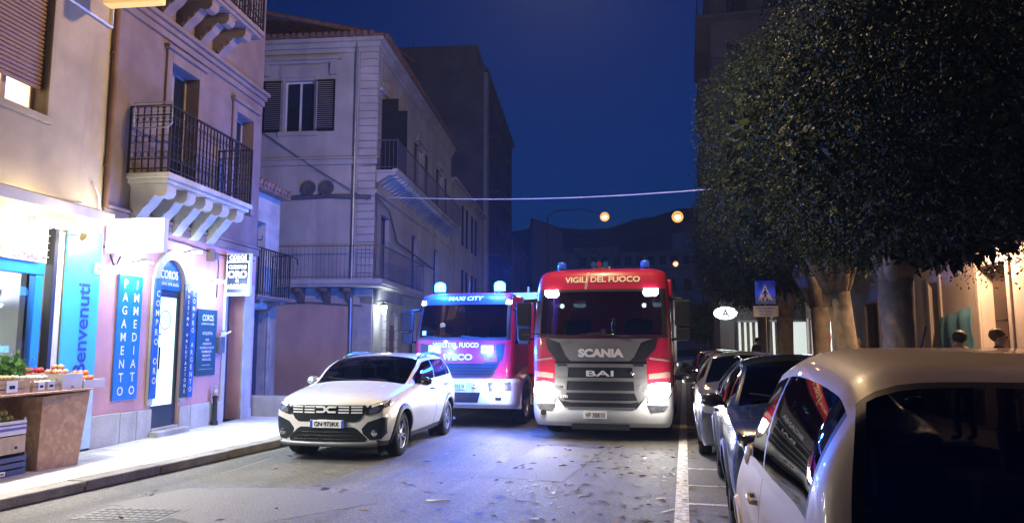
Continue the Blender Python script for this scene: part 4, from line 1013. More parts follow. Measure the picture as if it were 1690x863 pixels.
def wheel(parent, x, y, r, w, rimm, spokes=5, double=True, tread=M_rubber, sd=1):
    """tyre part with a rim sub-part; axle along X, outer face on side sd"""
    Mx = Matrix.Translation((x, y, r)) @ Matrix.Rotation(sd * PI / 2, 4, 'Y')
    mb = MB(); mb.lathe([(r * .62, -w / 2), (r * .9, -w / 2), (r * .985, -w * .4), (r, -w * .25), (r, w * .25), (r * .985, w * .4), (r * .9, w / 2), (r * .68, w / 2 + .004), (r * .66, w * .35), (r * .62, w * .3)], 36, Mx, False)
    t = mb.build('wheel', tread, parent, smooth=True, sharp=50)
    mb = MB(); mb.lathe([(r * .67, w * .36), (r * .655, w * .44), (r * .62, w * .42), (r * .6, w * .2), (r * .58, -w * .1), (0.01, -w * .1)], 30, Mx, False)
    for k in range(spokes):
        for dq in ((-.16, .16) if double else (0,)):
            a = 2 * PI * k / spokes + dq
            Ms = Mx @ Matrix.Rotation(a, 4, 'Z')
            ww = r * (.055 if double else .10)
            mb.add([(r * .1, -ww, w * .34), (r * .64, -ww * .8, w * .38), (r * .64, ww * .8, w * .38), (r * .1, ww, w * .34), (r * .1, -ww, w * .1), (r * .64, -ww, w * .2), (r * .64, ww, w * .2), (r * .1, ww, w * .1)], [(0, 1, 2, 3), (7, 6, 5, 4), (0, 4, 5, 1), (1, 5, 6, 2), (2, 6, 7, 3), (3, 7, 4, 0)], Ms)
    mb.lathe([(r * .17, w * .1), (r * .17, w * .36), (r * .1, w * .4), (.002, w * .4)], 16, Mx, False)
    mb.build('rim', rimm, t, sharp=35)
    mb = MB(); mb.lathe([(r * .5, -w * .11), (.01, -w * .12)], 20, Mx, False); mb.build('brake_disc', M_dark, t)
    return t
def arch_ring(L, wy, r0, r1, zc, side, off=.012, a0=-12, a1=192, n=28):
    """flared trim ring round a wheel opening, laid on the shell side"""
    mb = MB(); bvs = None
    return mb
CARGLASS = glass('car_glass', (.18, .21, .22), 1.45)
DARKGLASS = glass('tinted_glass', (.05, .055, .06), 1.45)

def car(name, label, cat, loc, rotz, st, paint, wheels, wr, keys, win, cowl, roof0, roof1, tail, doors, trim=None, rim=M_silver, glassm=CARGLASS, trimw=.06, bow=.12, rbow=.06, group=None, detail=None, roofm=None, seats=True, spokes=5, double=True, lower=None, zsill=.14, rear_edge=.1, crown=2.4, hardtrim=False, wt=(.10, .9)):
    t = thing(name, label, cat, loc, rotz, group)
    L = Loft(st, bow, .9, rbow, keys=keys, crown=crown); zc = wr + .01; ra = wr + .045
    L.arches(wheels, ra, zc)
    def cl(y, sec, tt, h, sd):
        if sec == 'A': return 'underbody'
        if sec == 'B':
            if lower and tt < zsill: return 'sill_trim'
            for k, (a, b) in enumerate(doors):
                if abs(y - a) < .0062 or abs(y - b) < .0062:
                    if tt > zsill: return 'seam'
                if a < y < b and tt > zsill: return ('door', k, sd)
            return 'body'
        if sec == 'C':
            for k, (a, b) in enumerate(win):
                if a < y < b and wt[0] < tt < wt[1] and h > .10: return ('side_window', k, sd)
            if win[0][0] - .04 < y < win[-1][1] + .02 and .05 < tt < .95 and h > .07: return 'window_trim'
            return 'body'
        if y < cowl: return 'bonnet' if tt > .03 and y > L.y0 + .03 else 'body'
        if cowl < y < roof0: return 'windscreen' if tt > .055 else 'body'
        if hardtrim and roof1 - .02 < y < tail and tt <= .07: return 'window_trim'
        if hardtrim and abs(y - roof1) < .02: return 'window_trim'
        if roof1 < y < tail: return 'rear_window' if tt > rear_edge else 'body'
        if roofm is not None and roof0 <= y <= roof1 + .05: return 'roof'
        return 'body'
    pc = L.pieces(cl); mats = {'underbody': M_black, 'sill_trim': lower or M_plastic, 'seam': M_black, 'window_trim': M_plastic, 'bonnet': paint, 'windscreen': glassm, 'rear_window': glassm, 'body': paint, 'roof': roofm or paint}
    shell = []; body = None; mbs = {}
    for k, q in pc.items():
        if k in ('nose', 'tail'): m = L.cap(k)
        else: m = L.build_piece(q)
        mbs[k] = m; shell.append(m)
    b = mbs['body']; b.add(mbs['nose'].v, mbs['nose'].f); b.add(mbs['tail'].v, mbs['tail'].f)
    L.bv = bvh_of(shell); L.parts = {}
    for k, m in mbs.items():
        if k in ('nose', 'tail') or not m.f: continue
        if isinstance(k, tuple): mt = paint if k[0] == 'door' else glassm; nm = k[0]
        else: mt = mats[k]; nm = {'seam': 'door_seam'}.get(k, k)
        o = m.build(nm, mt, t, smooth=True, sharp=42)
        L.parts[k] = o
        if isinstance(k, tuple) and k[0] == 'door':
            a, bb = doors[k[1]]; yy = bb - .2; fn = caster(L.bv, 'right' if k[2] > 0 else 'left', .0)
            j = int(np.searchsorted(L.ys, yy)); zz = L.C[4][min(j, len(L.ys) - 1)] - .13
            p = fn(yy, zz)
            if p is not None:
                h = MB(); x = p.x; s2 = k[2]; h.tube([(x - .01 * s2, yy - .1, zz), (x + .03 * s2, yy - .085, zz), (x + .035 * s2, yy, zz + .003), (x + .03 * s2, yy + .085, zz), (x - .01 * s2, yy + .1, zz)], .013, 6); h.build('handle', trim or paint, o, smooth=True)
    # wheels, wheel housings, arch trims
    for wy in wheels:
        for sd in (1, -1):
            fn = caster(L.bv, 'right' if sd > 0 else 'left', 0)
            ref = fn(wy, zc + ra + .05); xo = abs(ref.x) if ref else .85
            wheel(t, sd * (xo - .125), wy, wr, .2, rim, spokes, double, sd=sd)
            mb = MB(); n = 20; v = []; A = [R(-25 + 230 * k / n) for k in range(n + 1)]
            for a in A:
                y, z = wy + (ra - .002) * math.cos(a), max(.12, zc + (ra - .002) * math.sin(a)); p = fn(y, z + .0)
                mb.v += [(sd * (xo - .02), y, z), (sd * (xo - .32), y, z)]
            for k in range(n): mb.f.append((2 * k, 2 * k + 1, 2 * k + 3, 2 * k + 2)); mb.mi.append(0)
            mb.add([(sd * (xo - .32), wy + ra * math.cos(a), zc + ra * math.sin(a)) for a in [2 * PI * k / 20 for k in range(20)]], [tuple(range(20))])
            mb.build('wheel_housing', M_black, t)
            # flare ring
            mb = MB(); A = [R(-14 + 208 * k / 30) for k in range(31)]; ring = []
            for a in A:
                row = []
                for rr, o in ((ra - .012, .0), (ra - .008, .02), (ra + trimw * .5, .024), (ra + trimw, .006), (ra + trimw + .002, -.02)):
                    y, z = wy + rr * math.cos(a), zc + rr * math.sin(a)
                    p = fn(wy + max(rr, ra + .012) * math.cos(a), max(zc + max(rr, ra + .012) * math.sin(a), L.C[0].min() + .03))
                    x = abs(p.x) if p is not None and abs(p.x) > xo - .25 else xo
                    row.append((sd * (x + o), y, max(z, .16)))
                ring.append(row)
            for r_ in ring: mb.v += r_
            for k in range(30):
                for q in range(4): mb.f.append((k * 5 + q, k * 5 + q + 1, (k + 1) * 5 + q + 1, (k + 1) * 5 + q)); mb.mi.append(0)
            mb.build('wheel_arch', trim or paint, t, smooth=True, sharp=60)
    if seats:
        W_ = L.wm
        for sy in (roof0 + .35, roof0 + 1.15):
            for sx in (-.36, .36):
                mb = MB(); mb.box(sx - .23, sx + .23, sy - .05, sy + .1, .55, 1.05); mb.box(sx - .23, sx + .23, sy - .5, sy, .45, .62); mb.box(sx - .12, sx + .12, sy, sy + .08, 1.08, 1.26); mb.box(sx - .05, sx + .05, sy + .02, sy + .05, 1.0, 1.1)
                mb.build('seat', pm('seat_cloth', (.03, .03, .035), .9), t, bevel=.04, seg=2)
        j = int(np.searchsorted(L.ys, cowl + .1)); zz = L.C[4][j]
        mb = MB(); mb.box(-W_ + .15, W_ - .15, cowl + .12, cowl + .6, zz - .3, zz - .02); mb.build('dashboard', M_plastic, t, bevel=.05, seg=2)
        mb = MB(); c = Vector((.36, cowl + .72, zz - .02)); mb.tube([c + Vector((.18 * math.cos(a), .07 * math.sin(a), .17 * math.sin(a))) for a in [2 * PI * k / 16 for k in range(17)]], .014, 6, False); mb.build('steering_wheel', M_plastic, t, smooth=True)
    if detail: detail(t, L)
    return t
def mirror(t, L, x, y, z, mat, w=.2, h=.14, sd=1, fold=False):
    mb = MB(); mb.ball((sd * (x + .12), y, z), .1, *((.45, 1.1, .72) if fold else (1.15, .75, .72)), 14); mb.v = [(a, b + (.02 if c > z else 0), c) for a, b, c in mb.v]
    o = mb.build('door_mirror', mat, t, smooth=True)
    if fold: return o
    mb = MB(); mb.tube([(sd * (x - .06), y + .03, z - .04), (sd * (x + .06), y + .01, z - .03)], .022, 6); mb.build('mirror_arm', M_plastic, o, smooth=True)
    mb = MB(); mb.box(min(sd * (x + .03), sd * (x + .2)), max(sd * (x + .03), sd * (x + .2)), y + .07, y + .074, z - .05, z + .05); mb.build('mirror_glass', M_chrome, o)
    return o
def blink_bar(): pass
def plate(t, bv, cx, cz, s, side='front', blue=True, w=.52, h=.11, off=.03, ground=(.78, .78, .76), ink=M_black):
    fn = caster(bv, side, off); p = fn(cx, cz); sg = -1 if side == 'front' else 1
    mb = MB(); y = p.y; mb.box(cx - w / 2, cx + w / 2, y, y + .03, cz - h / 2, cz + h / 2)
    o = mb.build('number_plate', pm('plate_white', ground, .5, 0, .03), t, bevel=.004)
    if blue:
        mb = MB(); 
        for sx in (-1, 1): mb.box(cx + sx * (w / 2 - .022) - .02, cx + sx * (w / 2 - .022) + .02, y - .002, y + .02, cz - h / 2 + .002, cz + h / 2 - .002)
        mb.build('plate_band', pm('plate_blue', (.02, .08, .5), .5), o)
    mb = MB(); text(mb, s, cx, cz, w * (.74 if blue else .86), h * .62, .02, Matrix.Translation((0, y - .001, 0))); mb.build('lettering', ink, o)
    return o

# ---- white crossover parked on the left ------------------------------------------------------
P_white = pm('white_car_paint', (.66, .64, .60), .35, 0, .02, 3, coat=1.0)
st = [  # y    zb   wb    zm   wm    zs    ws    zr    wr    zc
    (0.00, .25, .70, .50, .80, .72, .80, .74, .76, .80),
    (0.06, .23, .74, .50, .84, .80, .80, .82, .75, .87),
    (0.25, .21, .78, .52, .88, .87, .82, .89, .75, .93),
    (0.60, .21, .80, .55, .905, .93, .84, .95, .76, .99),
    (1.00, .21, .80, .58, .91, .98, .85, 1.00, .76, 1.05),
    (1.22, .21, .80, .58, .91, 1.01, .855, 1.03, .79, 1.09),
    (1.70, .21, .80, .58, .91, 1.03, .86, 1.26, .79, 1.33),
    (2.10, .21, .80, .58, .91, 1.04, .86, 1.40, .74, 1.475),
    (2.70, .21, .80, .60, .91, 1.06, .86, 1.44, .73, 1.52),
    (3.30, .22, .80, .60, .905, 1.08, .855, 1.44, .715, 1.51),
    (3.72, .25, .78, .62, .90, 1.10, .84, 1.39, .68, 1.46),
    (3.99, .32, .75, .64, .87, 1.04, .81, 1.08, .74, 1.12),
    (4.09, .36, .72, .66, .83, .92, .76, .94, .68, .96)]
def dacia(t, L):
    bv = L.bv
    def P(poly, nm, mat, side='front', off=.008, par=t, **k): return patch(bv, poly, side, off, **k).build(nm, mat, par, smooth=True, sharp=40)
    M_bp = pm('grille_black', (.006, .012, .013), .35)
    # upper grille with lamps
    g = P([(-.56, .80), (.56, .80), (.60, .76), (.50, .60), (.44, .565), (-.44, .565), (-.50, .60), (-.60, .76)], 'grille', M_bp)
    mb = MB(); n = 0
    for z in (.775, .735, .695):
        for x0, x1 in ((-.53, -.37), (-.34, -.18), (.18, .34), (.37, .53)):
            if z == .735 and False: continue
            fn = caster(bv, 'front', .018); a, b = fn(x0, z), fn(x1, z)
            if a is None or b is None: continue
            mb.add([(x0, a.y, z - .009), (x1, b.y, z - .009), (x1, b.y, z + .009), (x0, a.y, z + .009), (x0, a.y + .02, z - .009), (x1, b.y + .02, z - .009), (x1, b.y + .02, z + .009), (x0, a.y + .02, z + .009)], [(0, 1, 2, 3), (4, 7, 6, 5), (0, 4, 5, 1), (3, 2, 6, 7)])
    mb.build('grille_bars', M_wtext, g)
    mb = MB()  # two facing bracket shapes of the emblem
    for sx in (-1, 1):
        pl = [(-.165 * sx, .785), (-.03 * sx, .785), (.0, .752), (.0, .724), (-.03 * sx, .692), (-.145 * sx, .692), (-.145 * sx, .715), (-.05 * sx, .715), (-.027 * sx, .738), (-.05 * sx, .762), (-.145 * sx, .762)]
        mb.prism(pl, -(-.0), .02, Matrix.Translation((0, caster(bv, 'front', .035)(0, .74).y + .02, 0)) @ RX)
    mb.build('emblem', M_wtext, g)
    mb = MB(); ptext(bv, mb, 'STEPWAY', .02, .585, .3, .022, off=.02, bold=.03); mb.build('lettering', M_wtext, g)
    for sx in (-1, 1):
        h = P([(sx * .60, .77), (sx * .62, .80), (sx * .80, .855), (sx * .862, .86), (sx * .85, .79), (sx * .76, .70), (sx * .62, .665), (sx * .56, .67)], 'headlight', pm('lamp_black', (.02, .02, .022), .12, 0, .1, coat=1), off=.012)
        P([(sx * .64, .80), (sx * .82, .848), (sx * .825, .826), (sx * .66, .77)], 'running_lamp', pm('lamp_clear', (.75, .76, .74), .15, .3, coat=1), off=.017, par=h)
        P([(sx * .63, .75), (sx * .72, .78), (sx * .78, .75), (sx * .74, .70), (sx * .62, .685)], 'reflector', pm('lamp_chrome', (.55, .56, .58), .15, .9, .2, 30), off=.016, par=h)
        f = P([(sx * .52, .47), (sx * .60, .56), (sx * .80, .63), (sx * .85, .62), (sx * .84, .40), (sx * .78, .32), (sx * .64, .31), (sx * .54, .40)], 'fog_lamp_surround', M_bp, off=.01)
        fn = caster(bv, 'front', .02); p = fn(sx * .70, .41)
        mb = MB(); mb.lathe([(.042, .0), (.045, .015), (.03, .02)], 16, Matrix.Translation((p.x, p.y + .012, p.z)) @ RX); mb.build('fog_lamp', M_chrome, f, smooth=True, sharp=40)
    lo = P([(-.40, .49), (.40, .49), (.46, .46), (.60, .33), (.56, .28), (-.56, .28), (-.60, .33), (-.46, .46)], 'lower_intake', M_bp)
    mb = MB(); fn = caster(bv, 'front', .014)
    for k in range(3):
        z = .32 + k * .05; mb.tube([fn(x, z) for x in np.linspace(-.5 + .06 * k, .5 - .06 * k, 9)], .006, 5)
    for k in range(19):
        x = -.46 + k * .051; mb.tube([fn(x, .30), fn(x + .02, .36), fn(x, .42)], .005, 4)
    mb.build('intake_mesh', M_plastic, lo)
    mb = MB(); fn = caster(bv, 'front', .02)
    rows = []
    for z, o in ((.215, .0), (.24, .03), (.275, .03), (.285, .0)):
        rows.append([(x, (lambda p: p.y if p else .12)(fn(x, max(z, .26))) - o + .01, z) for x in np.linspace(-.74, .74, 15)])
    for r_ in rows: mb.v += r_
    for i in range(3):
        for k in range(14): mb.f.append((i * 15 + k, i * 15 + k + 1, (i + 1) * 15 + k + 1, (i + 1) * 15 + k)); mb.mi.append(0)
    mb.build('skid_plate', pm('skid_grey', (.16, .165, .17), .45, .3), t, smooth=True)
    plate(t, bv, .02, .535, 'GN·973KK', off=.035)
    for sx in (-1, 1): mirror(t, L, .86, 1.62, 1.07, M_silver if sx < 0 else pm('mirror_black', (.03, .03, .035), .25, coat=.5), sd=sx)
    # bonnet creases
    for sx in (-1, 1):
        pts = []
        for y in np.linspace(.35, 1.15, 9):
            h = bv.ray_cast(Vector((sx * (.36 + .2 * (y - .3)), y, 3)), Vector((0, 0, -1))); pts.append(h[0] + Vector((0, 0, -.012)))
        mb = MB(); mb.tube(pts, [.012 + .012 * math.sin(PI * k / 8) for k in range(9)], 8); mb.build('bonnet_ridge', P_white, t, smooth=True)
    # roof rails and front fork rails
    for sx in (-1, 1):
        pts = []
        for y, dz in ((2.15, .0), (2.3, .045), (2.6, .06), (3.1, .06), (3.4, .045), (3.55, .0)):
            h = bv.ray_cast(Vector((sx * .67, y, 3)), Vector((0, 0, -1))); pts.append(h[0] + Vector((0, 0, dz)))
        mb = MB(); mb.tube(pts, [.02, .024, .024, .024, .024, .02], 8); mb.build('roof_rail', pm('rail_grey', (.12, .13, .14), .3, .5), t, smooth=True)
    # mirror, wipers
    mb = MB()
    for x in (-.1, .45): mb.tube([(x, 1.24, 1.098), (x - .5, 1.36, 1.13)], .008, 5)
    mb.build('wiper', M_black, t)
    mb = MB(); mb.box(-.1, .1, 2.02, 2.05, 1.33, 1.39); mb.build('rear_view_mirror', M_plastic, t, bevel=.01)
    mb = MB(); mb.box(-.28, .0, 1.4, 1.55, 1.085, 1.10); mb.build('dash_paper', M_white, t)
    for sx in (-1, 1):
        patch(bv, [(sx * .6, .95), (sx * .8, .98), (sx * .82, .8), (sx * .6, .82)], 'rear', .008).build('tail_light', pm('tail_red', (.3, .01, .01), .15, coat=1), t, smooth=True)
    mb = MB(); mb.tube([(.5, 3.2, 1.49), (.52, 3.35, 1.62)], .006, 5); mb.build('aerial', M_black, t)
white_car = car('parked_car', 'white crossover parked at the left kerb with a dark grille and black wheel arches', 'car', (-5.04, 9.75, 0), R(3.2), st, P_white, (.82, 3.42), .325,
    (1.55, 2.52, 2.56, 3.44), [(1.5, 2.50), (2.58, 3.40), (3.46, 3.66)], 1.22, 2.10, 3.74, 3.98, [(1.45, 2.54), (2.54, 3.42)], trim=pm('cladding_black', (.03, .03, .032), .6), lower=pm('cladding_black', (.03, .03, .032), .6), trimw=.075, bow=.16, detail=dacia, spokes=5, rim=pm('wheel_silver', (.42, .43, .45), .3, .8))
# ---- cars along the right kerb -------------------------------------------------------------------
HATCH = [(0, .25, .68, .5, .76, .66, .74, .68, .70, .74), (.06, .22, .71, .5, .79, .74, .75, .76, .70, .80), (.3, .2, .74, .55, .82, .83, .77, .85, .70, .89), (.85, .2, .76, .58, .83, .95, .79, .97, .70, 1.02),
    (1.05, .2, .76, .58, .83, .98, .80, 1.0, .70, 1.07), (1.7, .2, .76, .6, .83, 1.0, .80, 1.42, .585, 1.48), (2.4, .2, .76, .6, .83, 1.02, .80, 1.46, .575, 1.54),
    (3.2, .22, .76, .62, .83, 1.05, .79, 1.42, .565, 1.495), (3.36, .25, .76, .64, .825, 1.05, .79, 1.36, .57, 1.435), (3.42, .27, .755, .65, .82, 1.05, .785, 1.32, .585, 1.39), (3.64, .3, .74, .66, .81, .98, .77, 1.0, .70, 1.03), (3.7, .35, .70, .66, .78, .90, .72, .92, .66, .94)]
P_pearl = pm('pearl_paint', (.48, .35, .21), .42, 0, .03, 3, coat=.35)
HATCH2 = [(y, zb, wb, zm, wm, zs, ws, zr + .10 * min(1, max(0, (y - 1.05) / .9)) * (1 if y < 3.5 else .4), wr + (.05 if y > 1.2 and y < 3.6 else 0), zc + .10 * min(1, max(0, (y - 1.05) / .9)) * (1 if y < 3.5 else .4)) for (y, zb, wb, zm, wm, zs, ws, zr, wr, zc) in HATCH]
def near_detail(t, L):
    bv = L.bv
    for sx in (-1, 1):
        patch(bv, [(sx * .60, .86), (sx * .74, .9), (sx * .76, .55), (sx * .62, .55)], 'rear', .008).build('tail_light', pm('tail_red', (.3, .01, .01), .15, coat=1), t, smooth=True)
        mirror(t, L, .66, 1.28, 1.0, P_pearl, sd=sx, fold=True)
        patch(bv, [(sx * .45, .62), (sx * .68, .66), (sx * .74, .74), (sx * .55, .76)], 'front', .008).build('headlight', pm('lamp_black', (.02, .02, .022), .12, 0, .1, coat=1), t, smooth=True)
    plate(t, bv, 0, .72, 'FK 482 LM', 'rear', off=.02, w=.5) if False else None
    mb = MB(); mb.tube([(.0, 3.64, 1.06), (.22, 3.56, 1.15), (.40, 3.53, 1.18)], .008, 5); mb.build('rear_wiper', M_black, t)
    mb = MB(); mb.tube([(0, 1.85, 1.6), (0, 1.98, 1.74)], .005, 5); mb.build('aerial', M_black, t)
    # things seen through the rear glass
    mb = MB(); mb.box(-.55, .55, 2.95, 3.4, .80, .83); mb.build('parcel_shelf', M_plastic, t)
near_car = car('parked_car', 'nearest pale car seen from behind with a dark rear window, cut by the right edge', 'car', (1.15, 5.92, 0), PI, HATCH2, P_pearl, (.72, 3.02), .29, (1.15, 2.1, 2.14, 3.0), [(1.2, 2.08), (2.16, 3.34)], 1.05, 1.72, 3.37, 3.62, [(1.12, 2.12), (2.12, 2.95)], trimw=.03, bow=.12, rbow=.03, rear_edge=.015, crown=8, hardtrim=True, wt=(.08, .94), glassm=glass('near_glass', (.17, .18, .19), 1.5), detail=near_detail)
for i, (o, lab, loc) in enumerate((('shopping_bag', 'pale green cloth bag behind the rear window of the nearest car', (1.3, 2.42, .832)), ('cardboard_box', 'tan cardboard box behind the rear window of the nearest car', (1.02, 2.40, .832)))):
    mb = MB()
    if i == 0: mb.lathe([(.09, 0), (.13, .05), (.12, .14), (.09, .2), (.05, .22)], 14)
    else: mb.box(-.14, .14, -.1, .1, 0, .12); mb.box(-.14, .14, -.012, .012, .1205, .122)
    x = -.14 if i == 0 else .0
    tag(mb.build(o, pm('bag_green', (.28, .38, .28), .9) if i == 0 else pm('carton_tan', (.36, .27, .16), .9), loc=(1.10 + (-.38 if i == 0 else -.08), 2.74, .832), smooth=(i == 0)), lab, 'bag' if i == 0 else 'box')

P_blue = pm('blue_car_paint', (.004, .022, .085), .25, 0, .03, 3, coat=1.0)
SUV = [(0, .25, .72, .55, .80, .80, .78, .82, .74, .88), (.06, .22, .76, .55, .84, .86, .80, .88, .74, .94), (.3, .2, .79, .58, .87, .93, .82, .95, .75, 1.0), (.9, .2, .80, .6, .885, 1.0, .84, 1.02, .76, 1.07),
    (1.15, .2, .80, .62, .885, 1.03, .845, 1.05, .755, 1.11), (1.95, .2, .80, .62, .885, 1.05, .85, 1.42, .60, 1.49), (2.6, .2, .80, .62, .885, 1.07, .85, 1.47, .59, 1.55), (3.4, .22, .80, .64, .88, 1.10, .84, 1.45, .575, 1.525), (3.75, .26, .78, .66, .87, 1.12, .82, 1.36, .57, 1.43), (4.0, .32, .75, .68, .85, 1.05, .79, 1.08, .68, 1.12), (4.1, .38, .72, .68, .81, .95, .75, .97, .68, 1.0)]
def blue_detail(t, L):
    bv = L.bv
    g = patch(bv, [(-.44, .78), (.44, .78), (.52, .66), (.46, .42), (.40, .36), (-.40, .36), (-.46, .42), (-.52, .66)], 'front', .008).build('grille', M_plastic, t, smooth=True)
    fn = caster(bv, 'front', .02); mb = MB()
    for k in range(-6, 7):
        x = k * .072; mb.tube([fn(x * 1.05, .74), fn(x * 1.1, .60), fn(x, .42)], .011, 5)
    mb.build('grille_slats', M_chrome, g)
    mb = MB(); p = fn(0, .60); mb.prism([(-.05, .65), (.05, .65), (.055, .60), (0, .52), (-.055, .60)], 0, .02, Matrix.Translation((0, p.y, 0)) @ RX); mb.build('emblem', M_chrome, g)
    for sx in (-1, 1):
        h = patch(bv, [(sx * .50, .80), (sx * .66, .875), (sx * .82, .91), (sx * .80, .80), (sx * .70, .70), (sx * .54, .70)], 'front', .010).build('headlight', pm('lamp_black', (.02, .02, .022), .12, 0, .1, coat=1), t, smooth=True)
        for k in range(3):
            x = sx * (.58 + .08 * k); q = caster(bv, 'front', .016); a, b = q(x, .74), q(x + sx * .03, .84)
            mb = MB(); mb.tube([a, b], .012, 6); mb.build('light_claw', pm('lamp_clear', (.75, .76, .74), .15, .3, coat=1), h, smooth=True)
        f = patch(bv, [(sx * .60, .62), (sx * .76, .64), (sx * .78, .34), (sx * .62, .32)], 'front', .008).build('air_intake', M_plastic, t, smooth=True)
        mb = MB(); q = caster(bv, 'front', .016); mb.tube([q(sx * .72, .70), q(sx * .74, .50), q(sx * .70, .34)], .014, 6); mb.build('fang_light', M_chrome, f, smooth=True)
        mirror(t, L, .84, 1.5, 1.09, pm('mirror_black', (.03, .03, .035), .25, coat=.5), sd=sx)
        mb = MB(); mb.tube([(sx * .60, 2.0, 1.485), (sx * .60, 2.7, 1.535), (sx * .585, 3.5, 1.50)], .012, 6); mb.build('roof_rail', M_chrome, t, smooth=True)
    patch(bv, [(-.5, .31), (.5, .31), (.44, .25), (-.44, .25)], 'front', .01).build('lower_intake', M_plastic, t, smooth=True)
    mb = MB()
    for x in (-.1, .45): mb.tube([(x, 1.17, 1.12), (x - .5, 1.3, 1.17)], .008, 5)
    mb.build('wiper', M_black, t)
blue_car = car('parked_car', 'dark blue crossover facing the viewer right behind the nearest pale car', 'car', (1.22, 6.45, 0), 0, SUV, P_blue, (.86, 3.36), .335, (1.5, 2.42, 2.46, 3.36), [(1.45, 2.40), (2.48, 3.34), (3.40, 3.6)], 1.15, 1.98, 3.72, 3.98, [(1.35, 2.44), (2.44, 3.34)], trim=pm('cladding_black', (.03, .03, .032), .6), lower=pm('cladding_black', (.03, .03, .032), .6), roofm=pm('roof_black', (.012, .012, .014), .2, coat=1), bow=.2, glassm=DARKGLASS, detail=blue_detail)
def plain_detail(pt, lit=0):
    def f(t, L):
        bv = L.bv
        for sx in (-1, 1):
            patch(bv, [(sx * .50, .74), (sx * .74, .86), (sx * .80, .84), (sx * .78, .70), (sx * .56, .66)], 'front', .010).build('headlight', pm('lamp_clear', (.75, .76, .74), .15, .3, coat=1), t, smooth=True)
            mirror(t, L, .84, 1.5, 1.09, pm('mirror_black', (.03, .03, .035), .25, coat=.5), sd=sx)
            patch(bv, [(sx * .6, .95), (sx * .78, .98), (sx * .8, .75), (sx * .62, .75)], 'rear', .008).build('tail_light', pm('tail_red', (.3, .01, .01), .15, coat=1), t, smooth=True)
        patch(bv, [(-.5, .68), (.5, .68), (.44, .42), (-.44, .42)], 'front', .008).build('grille', M_plastic, t, smooth=True)
    return f
P_lwhite = pm('grey_car_paint_two', (.13, .135, .145), .3, 0, .02, 3, coat=1.0)
car('parked_car', 'grey crossover with a black windscreen behind the dark blue one', 'car', (1.02, 10.95, 0), 0, SUV, P_lwhite, (.86, 3.36), .335, (1.5, 2.42, 2.46, 3.36), [(1.45, 2.40), (2.48, 3.34)], 1.15, 1.98, 3.72, 3.98, [(1.35, 2.44), (2.44, 3.34)], glassm=DARKGLASS, detail=plain_detail(P_lwhite))
P_red = pm('red_car_paint', (.32, .015, .02), .3, .1, .02, 3, coat=1.0)
P_grey = pm('grey_car_paint', (.05, .055, .06), .3, .4, .02, 3, coat=1.0)
car('parked_car', 'black hatchback third behind the dark blue crossover along the kerb', 'car', (1.05, 15.7, 0), 0, HATCH, P_grey, (.72, 3.02), .29, (1.15, 2.1, 2.14, 3.0), [(1.2, 2.08), (2.16, 3.06)], 1.05, 1.72, 3.26, 3.60, [(1.12, 2.12), (2.12, 2.95)], trimw=.03, glassm=DARKGLASS, detail=plain_detail(P_grey))
car('parked_car', 'small red hatchback far along the right kerb', 'car', (.98, 19.8, 0), 0, HATCH, P_red, (.72, 3.02), .29, (1.15, 2.1, 2.14, 3.0), [(1.2, 2.08), (2.16, 3.06)], 1.05, 1.72, 3.26, 3.60, [(1.12, 2.12), (2.12, 2.95)], trimw=.03, glassm=DARKGLASS, detail=plain_detail(P_red))
def coming(t, L):
    plain_detail(P_grey)(t, L)
    for sx in (-1, 1):
        p = caster(L.bv, 'front', .03)(sx * .66, .77)
        mb = MB(); mb.ball(p, .085, n=10); mb.build('lit_headlamp', em('car_headlamp', (1, .97, .9), 45), t, smooth=True)
car('oncoming_car', 'distant dark car with both headlamps lit just left of the red hatchback', 'car', (.2, 36, 0), 0, SUV, P_grey, (.86, 3.36), .335, (1.5, 2.42, 2.46, 3.36), [(1.45, 2.40), (2.48, 3.34)], 1.15, 1.98, 3.72, 3.98, [(1.35, 2.44), (2.44, 3.34)], glassm=DARKGLASS, detail=coming)

# ---- fire engines ---------------------------------------------------------------------------------
class Cab:
    """rounded cab from plan outlines at rising heights; nose at y=0 facing -Y"""
    def __init__(s, secs, depth, nz=46, nf=25, nc=7):
        secs = np.array(secs, float); s.d = depth
        zk = secs[:, 0]; s.zs = np.unique(np.concatenate([np.linspace(zk[0], zk[-1], nz), zk]))
        yf, hw, rc, bow = [pchip(zk, secs[:, k], s.zs) for k in (1, 2, 3, 4)]
        s.P = []
        for i, z in enumerate(s.zs):
            row = [(-hw[i], depth, z)] + [(-hw[i], depth - (depth - yf[i] - bow[i] - rc[i]) * k / 10, z) for k in range(1, 11)]
            fx = hw[i] - rc[i]
            for k in range(1, nc): a = PI / 2 * k / nc; row.append((-fx - rc[i] * math.cos(a), yf[i] + bow[i] + rc[i] - rc[i] * math.sin(a), z))
            for k in range(nf):
                x = -fx + 2 * fx * k / (nf - 1); row.append((x, yf[i] + bow[i] * (abs(x) / fx)**2, z))
            row += [(-x, y, zz) for x, y, zz in row[:10 + nc][::-1]]
            s.P.append(row)
    def split(s, cl):
        out = {}; n = len(s.P[0])
        for i in range(len(s.zs) - 1):
            for k in range(n - 1):
                q = [s.P[i][k], s.P[i][k + 1], s.P[i + 1][k + 1], s.P[i + 1][k]]
                c = [sum(p[a] for p in q) / 4 for a in range(3)]
                out.setdefault(cl(*c), []).append(q)
        r = {}
        for k, qs in out.items():
            m = MB()
            for q in qs: m.add(q, [(0, 1, 2, 3)])
            r[k] = m
        n = len(s.P[0])
        m = r.setdefault('shell', MB()); m.add(s.P[-1], [tuple(range(n))]); m.add(s.P[0], [tuple(range(n))]); m.add([s.P[0][0], s.P[0][-1], s.P[-1][-1], s.P[-1][0]], [(0, 1, 2, 3)])
        return r
